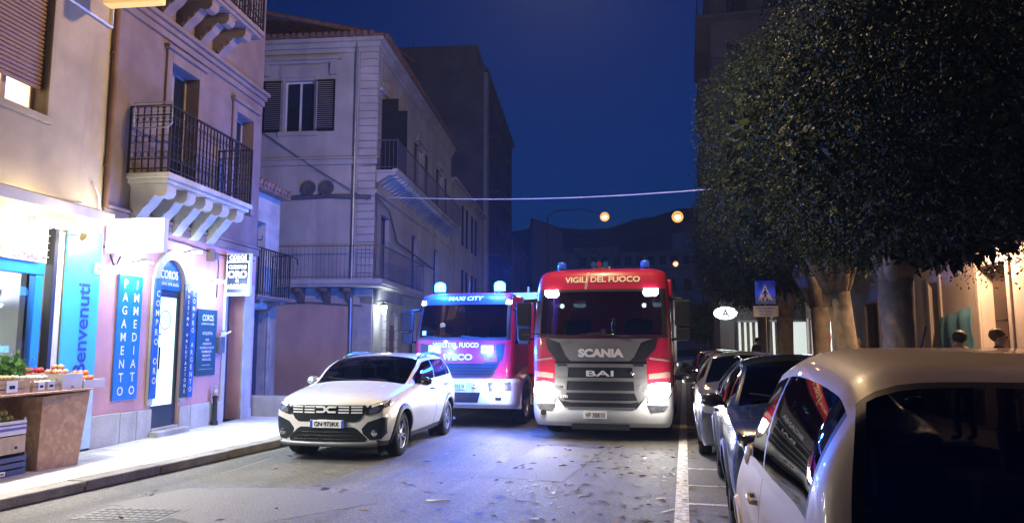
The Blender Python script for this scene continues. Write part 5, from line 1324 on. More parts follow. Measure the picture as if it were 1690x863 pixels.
P_fire = pm('fire_red', (.40, .012, .045), .35, 0, .04, 3, coat=.8)
P_fwhite = pm('fire_white', (.62, .62, .60), .4, 0, .05, 3, coat=.5)
M_tgrey = pm('truck_grey', (.20, .20, .205), .4, .4, .05, coat=.3)
M_tdark = pm('truck_dark', (.018, .019, .022), .4, .0, .1)
M_bright = pm('bright_metal', (.75, .76, .78), .45, .35, .03)
M_shut = pm('roller_silver', (.45, .47, .5), .35, .7, .08)
def beacon(t, x, y, z, on, size=1.0, nm='beacon'):
    mb = MB(); mb.lathe([(.085, 0), (.085, .04)], 16, Matrix.Translation((x, y, z)) @ Matrix.Scale(size, 4)); b = mb.build(nm, M_plastic, t, smooth=True, sharp=40)
    mb = MB(); mb.lathe([(.08, .041), (.082, .12), (.07, .16), (.03, .18), (.001, .18)], 16, Matrix.Translation((x, y, z)) @ Matrix.Scale(size, 4))
    mb.build('beacon_dome', em('blue_beacon_lit', (.05, .42, 1.0), 12, (.01, .05, .3)) if on else em('blue_beacon_off', (.02, .12, .7), .35, (.02, .08, .4)), b, smooth=True)
    if on:
        mb = MB(); mb.ball((x, y, z + .16), .055, n=10); mb.build('beacon_bulb', em('beacon_core', (.5, .85, 1), 60), b, smooth=True)
    return b
def truck_body(t, y0, y1, hw, z0, z1, red, ladder=True):
    mb = MB(); mb.box(-hw, hw, y0, y1, z0 + .55, z1); mb.box(-hw, hw, y0, y1, z0 + .33, z0 + .549) if False else None
    mb.build('body_box', red, t, bevel=.04)
    mb = MB(); mb.box(-.45, .45, y0 - 1.8, y1, .55, .85); mb.build('chassis', M_tdark, t)
    n = 3; L = (y1 - y0 - .3) / n
    for sx in (-1, 1):
        for k in range(n):
            a = y0 + .15 + k * L; mb = MB()
            for j in range(int((z1 - z0 - 1.0) / .06)): mb.box(min(sx * hw, sx * (hw + .014)), max(sx * hw, sx * (hw + .014)), a + .06, a + L - .06, z0 + .72 + j * .06, z0 + .772 + j * .06)
            s = mb.build('roller_shutter', M_shut, t)
            mb = MB(); mb.box(min(sx * (hw + .014), sx * (hw + .03)), max(sx * (hw + .014), sx * (hw + .03)), a + .2, a + L - .2, z0 + .76, z0 + .79); mb.build('handle', M_dark, s)
        mb = MB(); mb.box(min(sx * hw, sx * (hw + .008)), max(sx * hw, sx * (hw + .008)), y0 + .05, y1 - .05, z0 + .58, z0 + .69); mb.build('reflective_stripe', pm('reflective_white', (.8, .8, .75), .3), t)
        mb = MB(); mb.box(min(sx * .7, sx * hw), max(sx * .7, sx * hw), y0 + .05, y0 + 1.2, .45, z0 + .549); mb.build('side_locker', red, t, bevel=.02)
    if not ladder: return
    # roof ladder
    mb = MB()
    for x in (-.6, -.2): mb.tube([(x, y0 + .2, z1 + .12), (x, y1 - .1, z1 + .12)], .03, 6)
    for k in range(12): mb.tube([(-.6, y0 + .3 + k * .32, z1 + .12), (-.2, y0 + .3 + k * .32, z1 + .12)], .018, 5)
    for y in (y0 + .4, y1 - .4): mb.box(-.65, -.15, y - .03, y + .03, z1 + .0, z1 + .1)
    mb.build('ladder', pm('ladder_alu', (.6, .62, .65), .35, .7), t)
def truck_wheel(t, x, y, r, sd, w=.3):
    return wheel(t, x, y, r, w, pm('truck_rim', (.35, .36, .38), .4, .6), 8, False, sd=sd)
def truck_mirror(t, x, y, z0, z1, sd):
    mb = MB(); mb.tube([(sd * x, y + .1, z1 + .05), (sd * (x + .25), y - .1, z1 + .02), (sd * (x + .28), y - .08, z1 - .08)], .03, 6); mb.tube([(sd * x, y + .1, z0 + .0), (sd * (x + .26), y - .06, z0 + .03)], .025, 6)
    o = mb.build('mirror', M_plastic, t, smooth=True)
    mb = MB(); mb.box(min(sd * (x + .12), sd * (x + .4)), max(sd * (x + .12), sd * (x + .4)), y - .14, y - .02, z0 + .25, z1); mb.box(min(sd * (x + .14), sd * (x + .38)), max(sd * (x + .14), sd * (x + .38)), y - .13, y - .02, z0 - .02, z0 + .22)
    mb.build('mirror_housing', M_plastic, o, bevel=.03, seg=3)
    mb = MB(); mb.box(min(sd * (x + .15), sd * (x + .37)), max(sd * (x + .15), sd * (x + .37)), y - .019, y - .012, z0 + .29, z1 - .04); mb.build('mirror_glass', M_chrome, o)

# tall red and white engine in the middle of the street
def scania():
    t = thing('fire_engine', 'red and white fire engine mid street with blazing headlamps and a red roof front', 'fire engine', (-1.46, 12.9, 0))
    up = Cab([(.93, .0, 1.23, .22, .10), (1.3, .0, 1.245, .22, .11), (1.79, .03, 1.24, .2, .11), (2.64, .2, 1.2, .22, .11), (2.9, .28, 1.17, .26, .11), (3.0, .36, 1.12, .28, .10), (3.06, .52, 1.0, .3, .08)], 2.1)
    W0, W1 = 1.815, 2.625
    def cl(x, y, z):
        if W0 < z < W1 and y < .55 and abs(x) < 1.10: return 'windscreen'
        if W0 - .08 < z < W1 and .75 < y < 1.6 and abs(x) > 1.1: return 'side_window_l' if x < 0 else 'side_window_r'
        return 'shell'
    pc = up.split(cl); lo = Cab([(.24, .10, 1.17, .2, .06), (.32, .03, 1.21, .2, .08), (.5, -.02, 1.235, .2, .1), (.85, -.02, 1.24, .22, .1), (.925, .0, 1.235, .22, .1)], .92).split(lambda *a: 'shell')['shell']
    bv = bvh_of(list(pc.values()) + [lo])
    pc['shell'].build('cab', P_fire, t, smooth=True, sharp=40); lo.build('bumper', P_fwhite, t, smooth=True, sharp=40)
    pc['windscreen'].build('windscreen', glass('truck_glass', (.22, .25, .28), 1.45), t, smooth=True)
    for k in ('side_window_l', 'side_window_r'): pc[k].build('side_window', DARKGLASS, t, smooth=True)
    def P(poly, nm, mat, par=t, off=.008, side='front', **k): return patch(bv, poly, side, off, **k).build(nm, mat, par, smooth=True, sharp=40)
    # black surround of the windscreen
    mb = MB()
    fr = [(-1.19, 1.79), (1.19, 1.79), (1.15, 2.66), (-1.15, 2.66)]; inn = [(-1.09, 1.825), (1.09, 1.825), (1.06, 2.615), (-1.06, 2.615)]
    for k in range(4): patch(bv, [fr[k], fr[(k + 1) % 4], inn[(k + 1) % 4], inn[k]], 'front', .006, mb=mb, cell=.06)
    mb.build('windscreen_trim', M_tdark, t)
    h = MB(); ptext(bv, h, 'VIGILI DEL FUOCO', .03, 2.84, 1.36, .11, off=.012, bold=.03); h.build('lettering', pm('cream_lettering', (.75, .68, .5), .4), t)
    P([(-.285, 2.66), (-.235, 2.66), (-.20, 2.98), (-.25, 2.98)], 'header_stripe', pm('stripe_pink', (.42, .24, .21), .5), off=.007)
    # dark V panel, grey nose panel, grille
    P([(-1.0, 1.775), (1.0, 1.775), (.96, 1.6), (.80, 1.42), (.80, 1.34), (-.80, 1.34), (-.80, 1.42), (-.96, 1.6)], 'nose_surround', M_tdark, off=.008)
    P([(-.92, 1.77), (.92, 1.77), (.72, 1.70), (.60, 1.46), (.52, 1.38), (-.52, 1.38), (-.60, 1.46), (-.72, 1.70)], 'nose_panel', M_tgrey, off=.02)
    mb = MB(); ptext(bv, mb, 'SCANIA', .02, 1.52, .80, .15, off=.032, bold=.06); mb.build('lettering', M_bright, t)
    g = P([(-.80, 1.33), (.80, 1.33), (.82, .80), (.62, .56), (-.62, .56), (-.82, .80)], 'grille', M_tdark, off=.008)
    for (z0, z1, x0, x1, m) in ((1.27, 1.33, .82, .80, M_tgrey), (1.03, 1.09, .80, .66, M_tgrey), (.83, .87, .78, .6, M_tgrey), (.72, .75, .5, .5, M_tdark), (.66, .70, .74, .52, M_tgrey), (.56, .585, .62, .6, M_tgrey)):
        P([(-x0, z1), (x0, z1), (x1, z0), (-x1, z0)], 'grille_bar', m, par=g, off=.028)
    for sx in (-1, 1):
        P([(sx * .80, 1.33), (sx * .58, 1.33), (sx * .56, 1.24), (sx * .60, .80), (sx * .66, .66), (sx * .82, .80)], 'grille_side', M_tgrey, par=g, off=.02)
        P([(sx * .58, 1.32), (sx * .76, 1.32), (sx * .76, 1.29), (sx * .58, 1.29)], 'badge_plate', M_tdark, par=g, off=.034)
    mb = MB(); ptext(bv, mb, 'BAI', -.0, 1.165, .48, .1, off=.03, bold=.02); ptext(bv, mb, 'P 370', -.68, .76, .22, .05, off=.04, bold=.02); mb.build('lettering', M_bright, t)
    mb = MB(); mb.ball(caster(bv, 'front', .02)(.56, 1.17), .035, n=10); mb.build('round_badge', M_chrome, t, smooth=True)
    for sx in (-1, 1):   # cab corner panels with pale stripes
        P([(sx * .86, 1.45), (sx * 1.19, 1.40), (sx * 1.2, 1.37), (sx * .85, 1.41)], 'reflective_stripe', pm('stripe_pink', (.42, .24, .21), .5), off=.007)
        P([(sx * .84, 1.16), (sx * 1.2, 1.2), (sx * 1.2, 1.10), (sx * .84, 1.07)], 'reflective_stripe', pm('stripe_pink', (.42, .24, .21), .5), off=.007)
        hl = P([(sx * .80, .98), (sx * 1.0, 1.03), (sx * 1.20, 1.02), (sx * 1.21, .80), (sx * 1.10, .66), (sx * .80, .66)], 'headlight', M_tdark, off=.01)
        P([(sx * .83, .975), (sx * 1.0, 1.015), (sx * 1.19, 1.0), (sx * 1.20, .84), (sx * 1.10, .68), (sx * .83, .68)], 'headlight_lens', em('truck_headlamp', (1, .96, .88), 70), par=hl, off=.02)
        lamp(hl, (sx * 1.02, -.25, .84), 36, (1, .95, .86), .08, 'SPOT', (R(-84), 0, R(-4 * sx)), 120, .8); lamp(hl, (sx * 1.0, -.2, .84), 20, (1, .95, .86), .06)
        fl = P([(sx * .80, .63), (sx * 1.16, .62), (sx * 1.08, .52), (sx * .86, .50)], 'fog_lamp', pm('lamp_chrome', (.55, .56, .58), .15, .9, .2, 30), off=.012)
        mk = P([(sx * 1.02, 2.66), (sx * .78, 2.66), (sx * .76, 2.58), (sx * .80, 2.53), (sx * .98, 2.53), (sx * 1.03, 2.58)], 'marker_lamp', em('marker_white', (.75, 1, .95), 30), off=.03)
        lamp(mk, (sx * .9, -.2, 2.6), 2, (.8, 1, .95), .05)
        truck_mirror(t, 1.18, .45, 1.75, 2.45, sx)
        beacon(t, sx * .78, .75, 3.05, False, 1.0)
        truck_wheel(t, sx * 1.04, 1.46, .5, sx)
        for yy in (5.2,): truck_wheel(t, sx * .98, yy, .5, sx, .5)
        mb = MB(); A = [R(-5 + 190 * k / 14) for k in range(15)]
        for a in A: mb.v += [(sx * 1.24, 1.46 + .58 * math.cos(a), .5 + .58 * math.sin(a)), (sx * .8, 1.46 + .58 * math.cos(a), .5 + .58 * math.sin(a))]
        for k in range(14): mb.f.append((2 * k, 2 * k + 1, 2 * k + 3, 2 * k + 2)); mb.mi.append(0)
        mb.build('mudguard', M_tdark, t)
        mb = MB(); mb.tube([(sx * 1.22, 1.0, .95), (sx * 1.24, 1.02, 1.7)], .015, 6); mb.build('grab_rail', M_chrome, t)
    mb = MB(); mb.box(-.5, .5, -.03, .0, .2, .3); mb.build('lower_lip', M_tdark, t)
    mb = MB(); fn = caster(bv, 'front', .01); mb.lathe([(.05, 0), (.05, .02)], 16, Matrix.Translation(fn(-1.02, .47)) @ RX); mb.build('parking_sensor', M_tdark, t)
    plate(t, bv, -.09, .45, 'VF 30810', blue=False, w=.40, h=.13, off=.03, ground=(.55, .54, .48), ink=pm('plate_ink', (.08, .03, .03), .6))
    # roof lamps
    mb = MB(); mb.box(-.16, .16, .56, .7, 3.04, 3.10); b = mb.build('roof_lamp_bar', M_grey, t, bevel=.01)
    for x, m in ((-.15, M_chrome), (-.05, pm('tail_red', (.3, .01, .01), .15, coat=1)), (.07, M_chrome)):
        mb = MB(); mb.lathe([(.05, 0), (.05, .05), (.03, .09)], 14, Matrix.Translation((x, .54, 3.15)) @ Matrix.Rotation(-PI / 2, 4, 'X')); mb.build('spotlight', m, b, smooth=True, sharp=40)
    # inside the cab
    for sx in (-.6, .6):
        mb = MB(); mb.box(sx - .27, sx + .27, 1.35, 1.5, 1.3, 2.15); mb.box(sx - .27, sx + .27, .95, 1.4, 1.25, 1.4); mb.build('seat', pm('seat_cloth', (.03, .03, .035), .9), t, bevel=.05)
    mb = MB(); mb.box(-1.1, 1.1, .38, .75, 1.5, 1.8); mb.build('dashboard', M_plastic, t, bevel=.05)
    mb = MB(); c = Vector((.6, .85, 1.95)); mb.tube([c + Vector((.23 * math.cos(a), .12 * math.sin(a), .2 * math.sin(a))) for a in [2 * PI * k / 16 for k in range(17)]], .016, 6, False); mb.build('steering_wheel', M_plastic, t, smooth=True)
    mb = MB()
    for x in (-.5, .55): mb.tube([(x, .02, 1.80), (x - .6, .01, 1.86), (x - .9, .03, 1.84)], .012, 5)
    mb.build('wiper', M_black, t)
    mb = MB(); mb.box(-1.24, -1.2, .3, .34, 1.9, 2.5); mb.build('door_seam', M_black, t)
    truck_body(t, 2.3, 7.3, 1.24, .5, 3.0, P_fire)
    return t
sc = scania()
t = thing('signal_paddle', 'red and white round signal paddle on the dashboard of the red and white engine', 'paddle', (-1.44, 13.38, 1.83))
mb = MB(); T = Matrix.Rotation(R(-25), 4, 'X') @ RX
mb.lathe([(.075, 0), (.075, .012)], 20, Matrix.Translation((0, 0, .07)) @ T); mb.build('paddle_disc', pm('paddle_red', (.6, .03, .03), .4), t)
mb = MB(); mb.lathe([(.045, .013), (.045, .016)], 18, Matrix.Translation((0, 0, .07)) @ T); mb.build('paddle_centre', M_wtext, t)
mb = MB(); mb.tube([(-.07, .0, .05), (-.32, .0, .0)], .014, 8); mb.build('handle', M_white, t)
t = thing('flask', 'shiny metal flask standing on the dashboard of the red and white fire engine', 'flask', (-1.26, 13.45, 1.80))
mb = MB(); mb.lathe([(.05, 0), (.055, .02), (.055, .22), (.03, .27), (.03, .30)], 16); mb.build('bottle', M_chrome, t, smooth=True, sharp=40)
mb = MB(); mb.lathe([(.035, .301), (.035, .35)], 14); mb.build('cap', M_silver, t, smooth=True, sharp=40)

# smaller engine with flashing beacons, left of it
def iveco():
    t = thing('fire_engine', 'smaller fire engine with flashing blue beacons behind the white crossover', 'fire engine', (-4.42, 14.2, 0))
    up = Cab([(1.0, .02, 1.02, .16, .07), (1.3, .0, 1.04, .16, .08), (1.75, .03, 1.045, .15, .08), (2.5, .24, 1.0, .16, .08), (2.66, .3, .97, .18, .08), (2.74, .42, .9, .2, .07)], 1.75)
    W0, W1 = 1.80, 2.5
    def cl(x, y, z):
        if W0 < z < W1 and y < .5 and abs(x) < .94: return 'windscreen'
        if W0 - .1 < z < W1 and .6 < y < 1.4 and abs(x) > .9: return 'side_window_l' if x < 0 else 'side_window_r'
        return 'shell'
    pc = up.split(cl); lo = Cab([(.40, .08, 1.05, .16, .05), (.5, .0, 1.10, .16, .07), (.9, -.03, 1.12, .16, .08), (.99, .0, 1.08, .16, .08)], .8).split(lambda *a: 'shell')['shell']
    bv = bvh_of(list(pc.values()) + [lo])
    pc['shell'].build('cab', P_fire, t, smooth=True, sharp=40); lo.build('bumper', P_fwhite, t, smooth=True, sharp=40)
    pc['windscreen'].build('windscreen', glass('truck_glass', (.22, .25, .28), 1.45), t, smooth=True)
    for k in ('side_window_l', 'side_window_r'): pc[k].build('side_window', DARKGLASS, t, smooth=True)
    def P(poly, nm, mat, par=t, off=.008, side='front', **k): return patch(bv, poly, side, off, **k).build(nm, mat, par, smooth=True, sharp=40)
    mb = MB(); fr = [(-1.01, 1.76), (1.01, 1.76), (.97, 2.72), (-.97, 2.72)]; inn = [(-.93, 1.815), (.93, 1.815), (.90, 2.49), (-.90, 2.49)]
    for k in range(4): patch(bv, [fr[k], fr[(k + 1) % 4], inn[(k + 1) % 4], inn[k]], 'front', .006, mb=mb, cell=.06)
    mb.build('windscreen_trim', M_tdark, t)
    mb = MB(); ptext(bv, mb, 'MAXI CITY', .02, 2.62, .72, .085, off=.014, bold=.015, italic=.2); ptext(bv, mb, 'VIGILI DEL FUOCO', -.12, 1.66, .98, .10, off=.014, bold=.025); mb.build('lettering', M_wtext, t)
    mb = MB(); ptext(bv, mb, 'IVECO', -.05, 1.42, .60, .12, off=.02, bold=.03); mb.build('lettering', M_bright, t)
    g = P([(-.80, 1.32), (.80, 1.32), (.66, 1.02), (-.66, 1.02)], 'grille', M_tdark)
    for k in range(4): P([(-.74 + .03 * k, 1.28 - k * .06), (.74 - .03 * k, 1.28 - k * .06), (.73 - .03 * k, 1.25 - k * .06), (-.73 + .03 * k, 1.25 - k * .06)], 'grille_bar', M_plastic, par=g, off=.02)
    P([(-.5, 1.32), (.5, 1.32), (.48, 1.295), (-.48, 1.295)], 'red_strip', P_fire, par=g, off=.025)
    P([(-.42, .72), (.42, .72), (.36, .52), (-.36, .52)], 'bumper_opening', M_tdark)
    for sx in (-1, 1):
        P([(sx * .72, 1.66), (sx * .9, 1.7), (sx * .86, 1.4), (sx * .76, 1.28)], 'air_deflector', M_tdark)
        hl = P([(sx * .58, .92), (sx * 1.02, .93), (sx * 1.04, .76), (sx * .60, .74)], 'headlight', pm('lamp_chrome', (.55, .56, .58), .15, .9, .2, 30), off=.01)
        mb = MB(); p = caster(bv, 'front', .02)(sx * .78, .835); mb.lathe([(.11, 0), (.09, .03), (.001, .045)], 18, Matrix.Translation(p) @ RX); mb.build('headlight_lens', em('truck_headlamp2', (1, .98, .95), 120), hl, smooth=True)
        lamp(hl, (sx * .8, -.25, .83), 60, (.95, .97, 1), .07, 'SPOT', (R(-84), 0, R(-14 if sx > 0 else 0)), 130, .8); lamp(hl, (sx * .8, -.2, .83), 10, (.95, .97, 1), .05)
        P([(sx * .72, .63), (sx * .84, .63), (sx * .84, .57), (sx * .72, .57)], 'step_light', M_tdark, off=.012)
        mk = P([(sx * .97, 2.58), (sx * .88, 2.58), (sx * .88, 2.5), (sx * .97, 2.5)], 'marker_lamp', em('marker_white', (.75, 1, .95), 30), off=.03)
        b = beacon(t, sx * .66, .62, 2.73, True, 1.45)
        lamp(b, (sx * .66, .22, 3.02), 850, BLUE, .08)
        mb = MB(); p = caster(bv, 'front', .03)(sx * .56, 1.57); mb.box(p.x - .11, p.x + .11, p.y, p.y + .06, p.z - .06, p.z + .06); gb = mb.build('grille_beacon', M_plastic, t, bevel=.015)
        mb = MB(); mb.box(p.x - .125, p.x + .125, p.y - .02, p.y - .001, p.z - .075, p.z + .075); mb.build('beacon_lens', em('blue_flash_lens', (.05, .45, 1.0), 16, (.01, .05, .3)), gb, bevel=.005)
        lamp(gb, (sx * .56, p.y - .8, 1.57), 330, BLUE, .06)
        truck_mirror(t, 1.0, .35, 1.7, 2.35, sx)
        truck_wheel(t, sx * .97, 1.22, .44, sx, .26)
        truck_wheel(t, sx * .93, 4.4, .44, sx, .44)
        mb = MB(); A = [R(-8 + 196 * k / 16) for k in range(17)]; ring = []
        for a in A: mb.v += [(sx * 1.11, 1.22 + .5 * math.cos(a), .44 + .5 * math.sin(a)), (sx * 1.12, 1.22 + .60 * math.cos(a), .44 + .6 * math.sin(a)), (sx * .7, 1.22 + .6 * math.cos(a), .44 + .6 * math.sin(a)), (sx * .7, 1.22 + .5 * math.cos(a), .44 + .5 * math.sin(a))]
        for k in range(16):
            for q in range(4): mb.f.append((k * 4 + q, k * 4 + (q + 1) % 4, (k + 1) * 4 + (q + 1) % 4, (k + 1) * 4 + q)); mb.mi.append(0)
        mb.build('mudguard', P_fwhite, t, smooth=True, sharp=40)
    p = caster(bv, 'front', .03)(.3, .84)
    mb = MB(); mb.lathe([(.045, 0), (.045, .03), (.025, .05)], 14, Matrix.Translation(p) @ RX); mb.tube([(.3, p.y - .03, .80), (.3, p.y - .06, .88)], .012, 6); mb.build('tow_hook', M_chrome, t, smooth=True, sharp=40)
    plate(t, bv, -.06, .84, 'VF 25210', blue=False, w=.36, h=.12, off=.03, ground=(.6, .6, .56), ink=pm('plate_ink', (.08, .03, .03), .6))
    mb = MB(); fn = caster(bv, 'front', .004); mb.lathe([(.06, 0), (.06, .006)], 16, Matrix.Translation(fn(-.42, 2.06)) @ RX); mb.build('emblem', M_chrome, t)
    mb = MB(); mb.box(-.86, -.78, .1, .11, 1.86, 1.95); mb.build('windscreen_sticker', M_white, t)
    mb = MB(); mb.tube([(.02, .5, 2.74), (.03, .52, 3.0)], .006, 5); mb.build('aerial', M_black, t)
    for sx in (-.5, .5):
        mb = MB(); mb.box(sx - .25, sx + .25, 1.2, 1.35, 1.3, 2.1); mb.box(sx - .25, sx + .25, .85, 1.25, 1.25, 1.38); mb.build('seat', pm('seat_cloth', (.03, .03, .035), .9), t, bevel=.05)
    mb = MB(); mb.box(-.9, .9, .3, .6, 1.5, 1.78); mb.build('dashboard', M_plastic, t, bevel=.05)
    mb = MB()
    for x in (-.3, .5): mb.tube([(x, .02, 1.79), (x - .5, .01, 1.84)], .012, 5)
    mb.build('wiper', M_black, t)
    mb = MB(); mb.box(-1.05, -1.0, .5, 1.75, 1.0, 1.0); 
    truck_body(t, 1.95, 6.2, 1.12, .45, 2.70, P_fire, False)
    mb = MB(); mb.box(.3, 1.08, 2.6, 4.5, 2.702, 2.9); mb.build('roof_locker', M_shut, t, bevel=.02)
    mb = MB(); mb.tube([(.8, 2.9, 2.9), (.8, 2.9, 3.05)], .03, 6); mb.build('mast', M_grey, t)
    return t
iv = iveco()
# blue lamp bar of a vehicle roof seen just above the white car: it is the engine's own grille beacon
# ================================================================ TREES
def leafmat(name, c1, c2):
    m = bpy.data.materials.new(name); n, l = nodes(m); b = n['Principled BSDF']
    g = n.new('ShaderNodeNewGeometry'); r = n.new('ShaderNodeValToRGB')
    r.color_ramp.elements[0].color = (*c1, 1); r.color_ramp.elements[1].color = (*c2, 1)
    l.new(g.outputs['Random Per Island'], r.inputs[0]); l.new(r.outputs[0], b.inputs['Base Color'])
    b.inputs['Roughness'].default_value = .5; b.inputs['Specular IOR Level'].default_value = .12
    return m
M_leaf = leafmat('ficus_leaf', (.009, .017, .007), (.034, .048, .015))
M_bark = pm('ficus_bark', (.20, .17, .14), .85, 0, .3, 5, .6, 14, stain=(.11, .1, .08))
rng = np.random.default_rng(5)
def leaf_quads(pts, size, out=None, jitter=.35):
    """one folded leaf per point -> verts, faces (two triangles-ish quads sharing the midrib)"""
    n = len(pts); d = rng.normal(size=(n, 3))
    if out is not None: d = d * .8 + out * .5 + np.array([0, 0, -.35])
    d /= np.linalg.norm(d, axis=1)[:, None]
    s = np.cross(d, rng.normal(size=(n, 3))); s /= np.linalg.norm(s, axis=1)[:, None] + 1e-9
    L = size * rng.uniform(.7, 1.3, n)[:, None]; w = L * .24; nn = np.cross(d, s)
    v = np.stack([pts, pts + d * L * .45 + s * w + nn * L * .06, pts + d * L, pts + d * L * .45 - s * w + nn * L * .06], 1).reshape(-1, 3)
    return v
def leaf_object(name, v, mat, parent):
    n = len(v) // 4; me = bpy.data.meshes.new(name)
    me.vertices.add(len(v)); me.vertices.foreach_set('co', v.astype(np.float32).ravel())
    me.loops.add(len(v)); me.loops.foreach_set('vertex_index', np.arange(len(v), dtype=np.int32))
    me.polygons.add(n); me.polygons.foreach_set('loop_start', np.arange(0, len(v), 4, dtype=np.int32)); me.polygons.foreach_set('loop_total', np.full(n, 4, dtype=np.int32))
    me.materials.append(mat); me.update(calc_edges=True); me.validate()
    o = bpy.data.objects.new(name, me); COL.objects.link(o); o.parent = parent
    return o
def ficus(label, x, y, cz, rx, ry, rz, n, size, trunk, cx=0, cyo=0, extra=(), group='ficus trees along the right kerb', fork=2.3, lean=(0, 0), flat=None, zmin=2.7):
    t = thing('ficus_tree', label, 'tree', (x, y, .1), 0, group)
    # trunk and limbs
    mb = MB(); r = trunk
    base = [(0, 0, -.05), (.0, .0, .15), (lean[0] * .4, lean[1] * .4, 1.0), (lean[0], lean[1], fork)]
    mb.tube(base, [r * 1.5, r * 1.12, r * .95, r * 1.08], 14)
    for k in range(6):
        a = 2 * PI * k / 6 + rnd.uniform(-.3, .3); q = rnd.uniform(.55, .85)
        p1 = Vector((lean[0], lean[1], fork - .15)); p3 = Vector((cx + rx * q * math.cos(a), cyo + ry * q * math.sin(a), cz + rnd.uniform(-.3, .5) * rz)); p2 = p1.lerp(p3, .45) + Vector((0, 0, .25))
        mb.tube([p1, p1.lerp(p2, .5) + Vector((rnd.uniform(-.1, .1), rnd.uniform(-.1, .1), .1)), p2, p3], [r * .75, r * .55, r * .4, r * .1], 8)
        for j in range(3):
            e = p2.lerp(p3, rnd.uniform(.1, .9)); f = e + Vector((rnd.uniform(-1, 1), rnd.uniform(-1, 1), rnd.uniform(-.2, 1))) * .9
            mb.tube([e, e.lerp(f, .5) + Vector((0, 0, .1)), f], [r * .2, r * .13, r * .05], 6)
    mb.build('trunk', M_bark, t, smooth=True)
    # crown: leaf clumps on a lumpy ellipsoid
    C = np.array([cx, cyo, cz]); Rr = np.array([rx, ry, rz]); V = []
    nc = int(95 + 28 * rx)
    g = rng.normal(size=(nc, 3)); g /= np.linalg.norm(g, axis=1)[:, None]
    g[:, 2] = np.where(g[:, 2] < -.85, -.85 * rng.uniform(.6, 1, nc), g[:, 2])
    cen = C + g * Rr * rng.uniform(.6, 1.0, nc)[:, None]; cr = rng.uniform(.35, .85, nc)
    w = cr**2 / (cr**2).sum(); pick = rng.choice(nc, n, p=w)
    u = rng.normal(size=(n, 3)); u /= np.linalg.norm(u, axis=1)[:, None]
    pts = cen[pick] + u * (cr[pick] * rng.uniform(.7, 1.1, n))[:, None]
    if flat is not None:
        lim = flat - x + .22 * np.sin(pts[:, 1] * 2.1) * np.sin(pts[:, 2] * 1.7 + 1) + .12 * np.sin(pts[:, 2] * 5 + pts[:, 1] * 4); over = pts[:, 0] < lim; pts[over, 0] = (lim + rng.uniform(-.04, .4, n))[over]
    ok = pts[:, 2] > zmin + .25 * np.sin(pts[:, 0] * 2.3 + 1) * np.sin(pts[:, 1] * 1.9) - rng.exponential(.1, n); pts, u = pts[ok], u[ok]
    pts[:, 0] = np.minimum(pts[:, 0], 5.3 - x)
    V.append(leaf_quads(pts, size, u))
    m = n // 7; h = rng.normal(size=(m, 3)); h /= np.linalg.norm(h, axis=1)[:, None]
    V.append(leaf_quads(C + h * Rr * rng.uniform(.5, .86, m)[:, None], size * 4.5, h))
    for (ex, ey, ez, er, en) in extra:
        q = rng.normal(size=(en, 3)) * np.array(er) + np.array([ex, ey, ez]); V.append(leaf_quads(q, size * 1.15))
    leaf_object('crown', np.concatenate(V), M_leaf, t)
    for (ex, ey, ez, er, en) in extra:
        mb = MB(); mb.tube([(cx + (ex - cx) * .3, ey * .4, ez + .9), (ex * .75, ey * .8, ez + .6), (ex, ey, ez), (ex + .25, ey + .1, ez - .35)], [.05, .03, .015, .006], 6); mb.build('branch', M_bark, t, smooth=True)
    return t
ficus('big leafy ficus with the thickest pale trunk, nearest the viewer', 3.0, 11.5, 4.75, 2.15, 3.3, 2.4, 170000, .05, .22, .4, -.3, extra=[(2.05, .7, 3.05, (.28, .35, .26), 620), (1.7, 1.0, 3.2, (.3, .3, .2), 400), (2.3, -.3, 3.3, (.2, .4, .25), 500)], flat=.5, fork=2.5)
ficus('leafy ficus whose forked trunk leans towards the street, second from the viewer', 3.0, 14.2, 5.2, 2.35, 2.6, 2.6, 110000, .055, .19, -.05, .4, lean=(-.25, .1), flat=.45, fork=2.5, zmin=3.0)
ficus('leafy ficus with a blue lit slim trunk, third from the viewer', 3.0, 17.6, 5.9, 2.4, 2.9, 2.95, 110000, .06, .19, -.2, .4, flat=.42, fork=2.4, zmin=3.25)
ficus('leafy ficus with a dark trunk in front of the lit shop window', 3.0, 23.6, 5.6, 2.4, 3.3, 2.9, 70000, .07, .22, -.15, 0, flat=.35, fork=2.4)
ficus('farthest leafy ficus of the row, beside the far lit sign', 3.0, 29.6, 5.4, 2.6, 3.2, 2.7, 40000, .085, .22, -.1, 0, flat=.4, fork=2.5)
ficus('small bushy street tree far off at the end of the parked cars', 1.0, 47, 3.0, 1.3, 1.3, 1.1, 3500, .14, .09, fork=1.8, zmin=1.9, group=None)

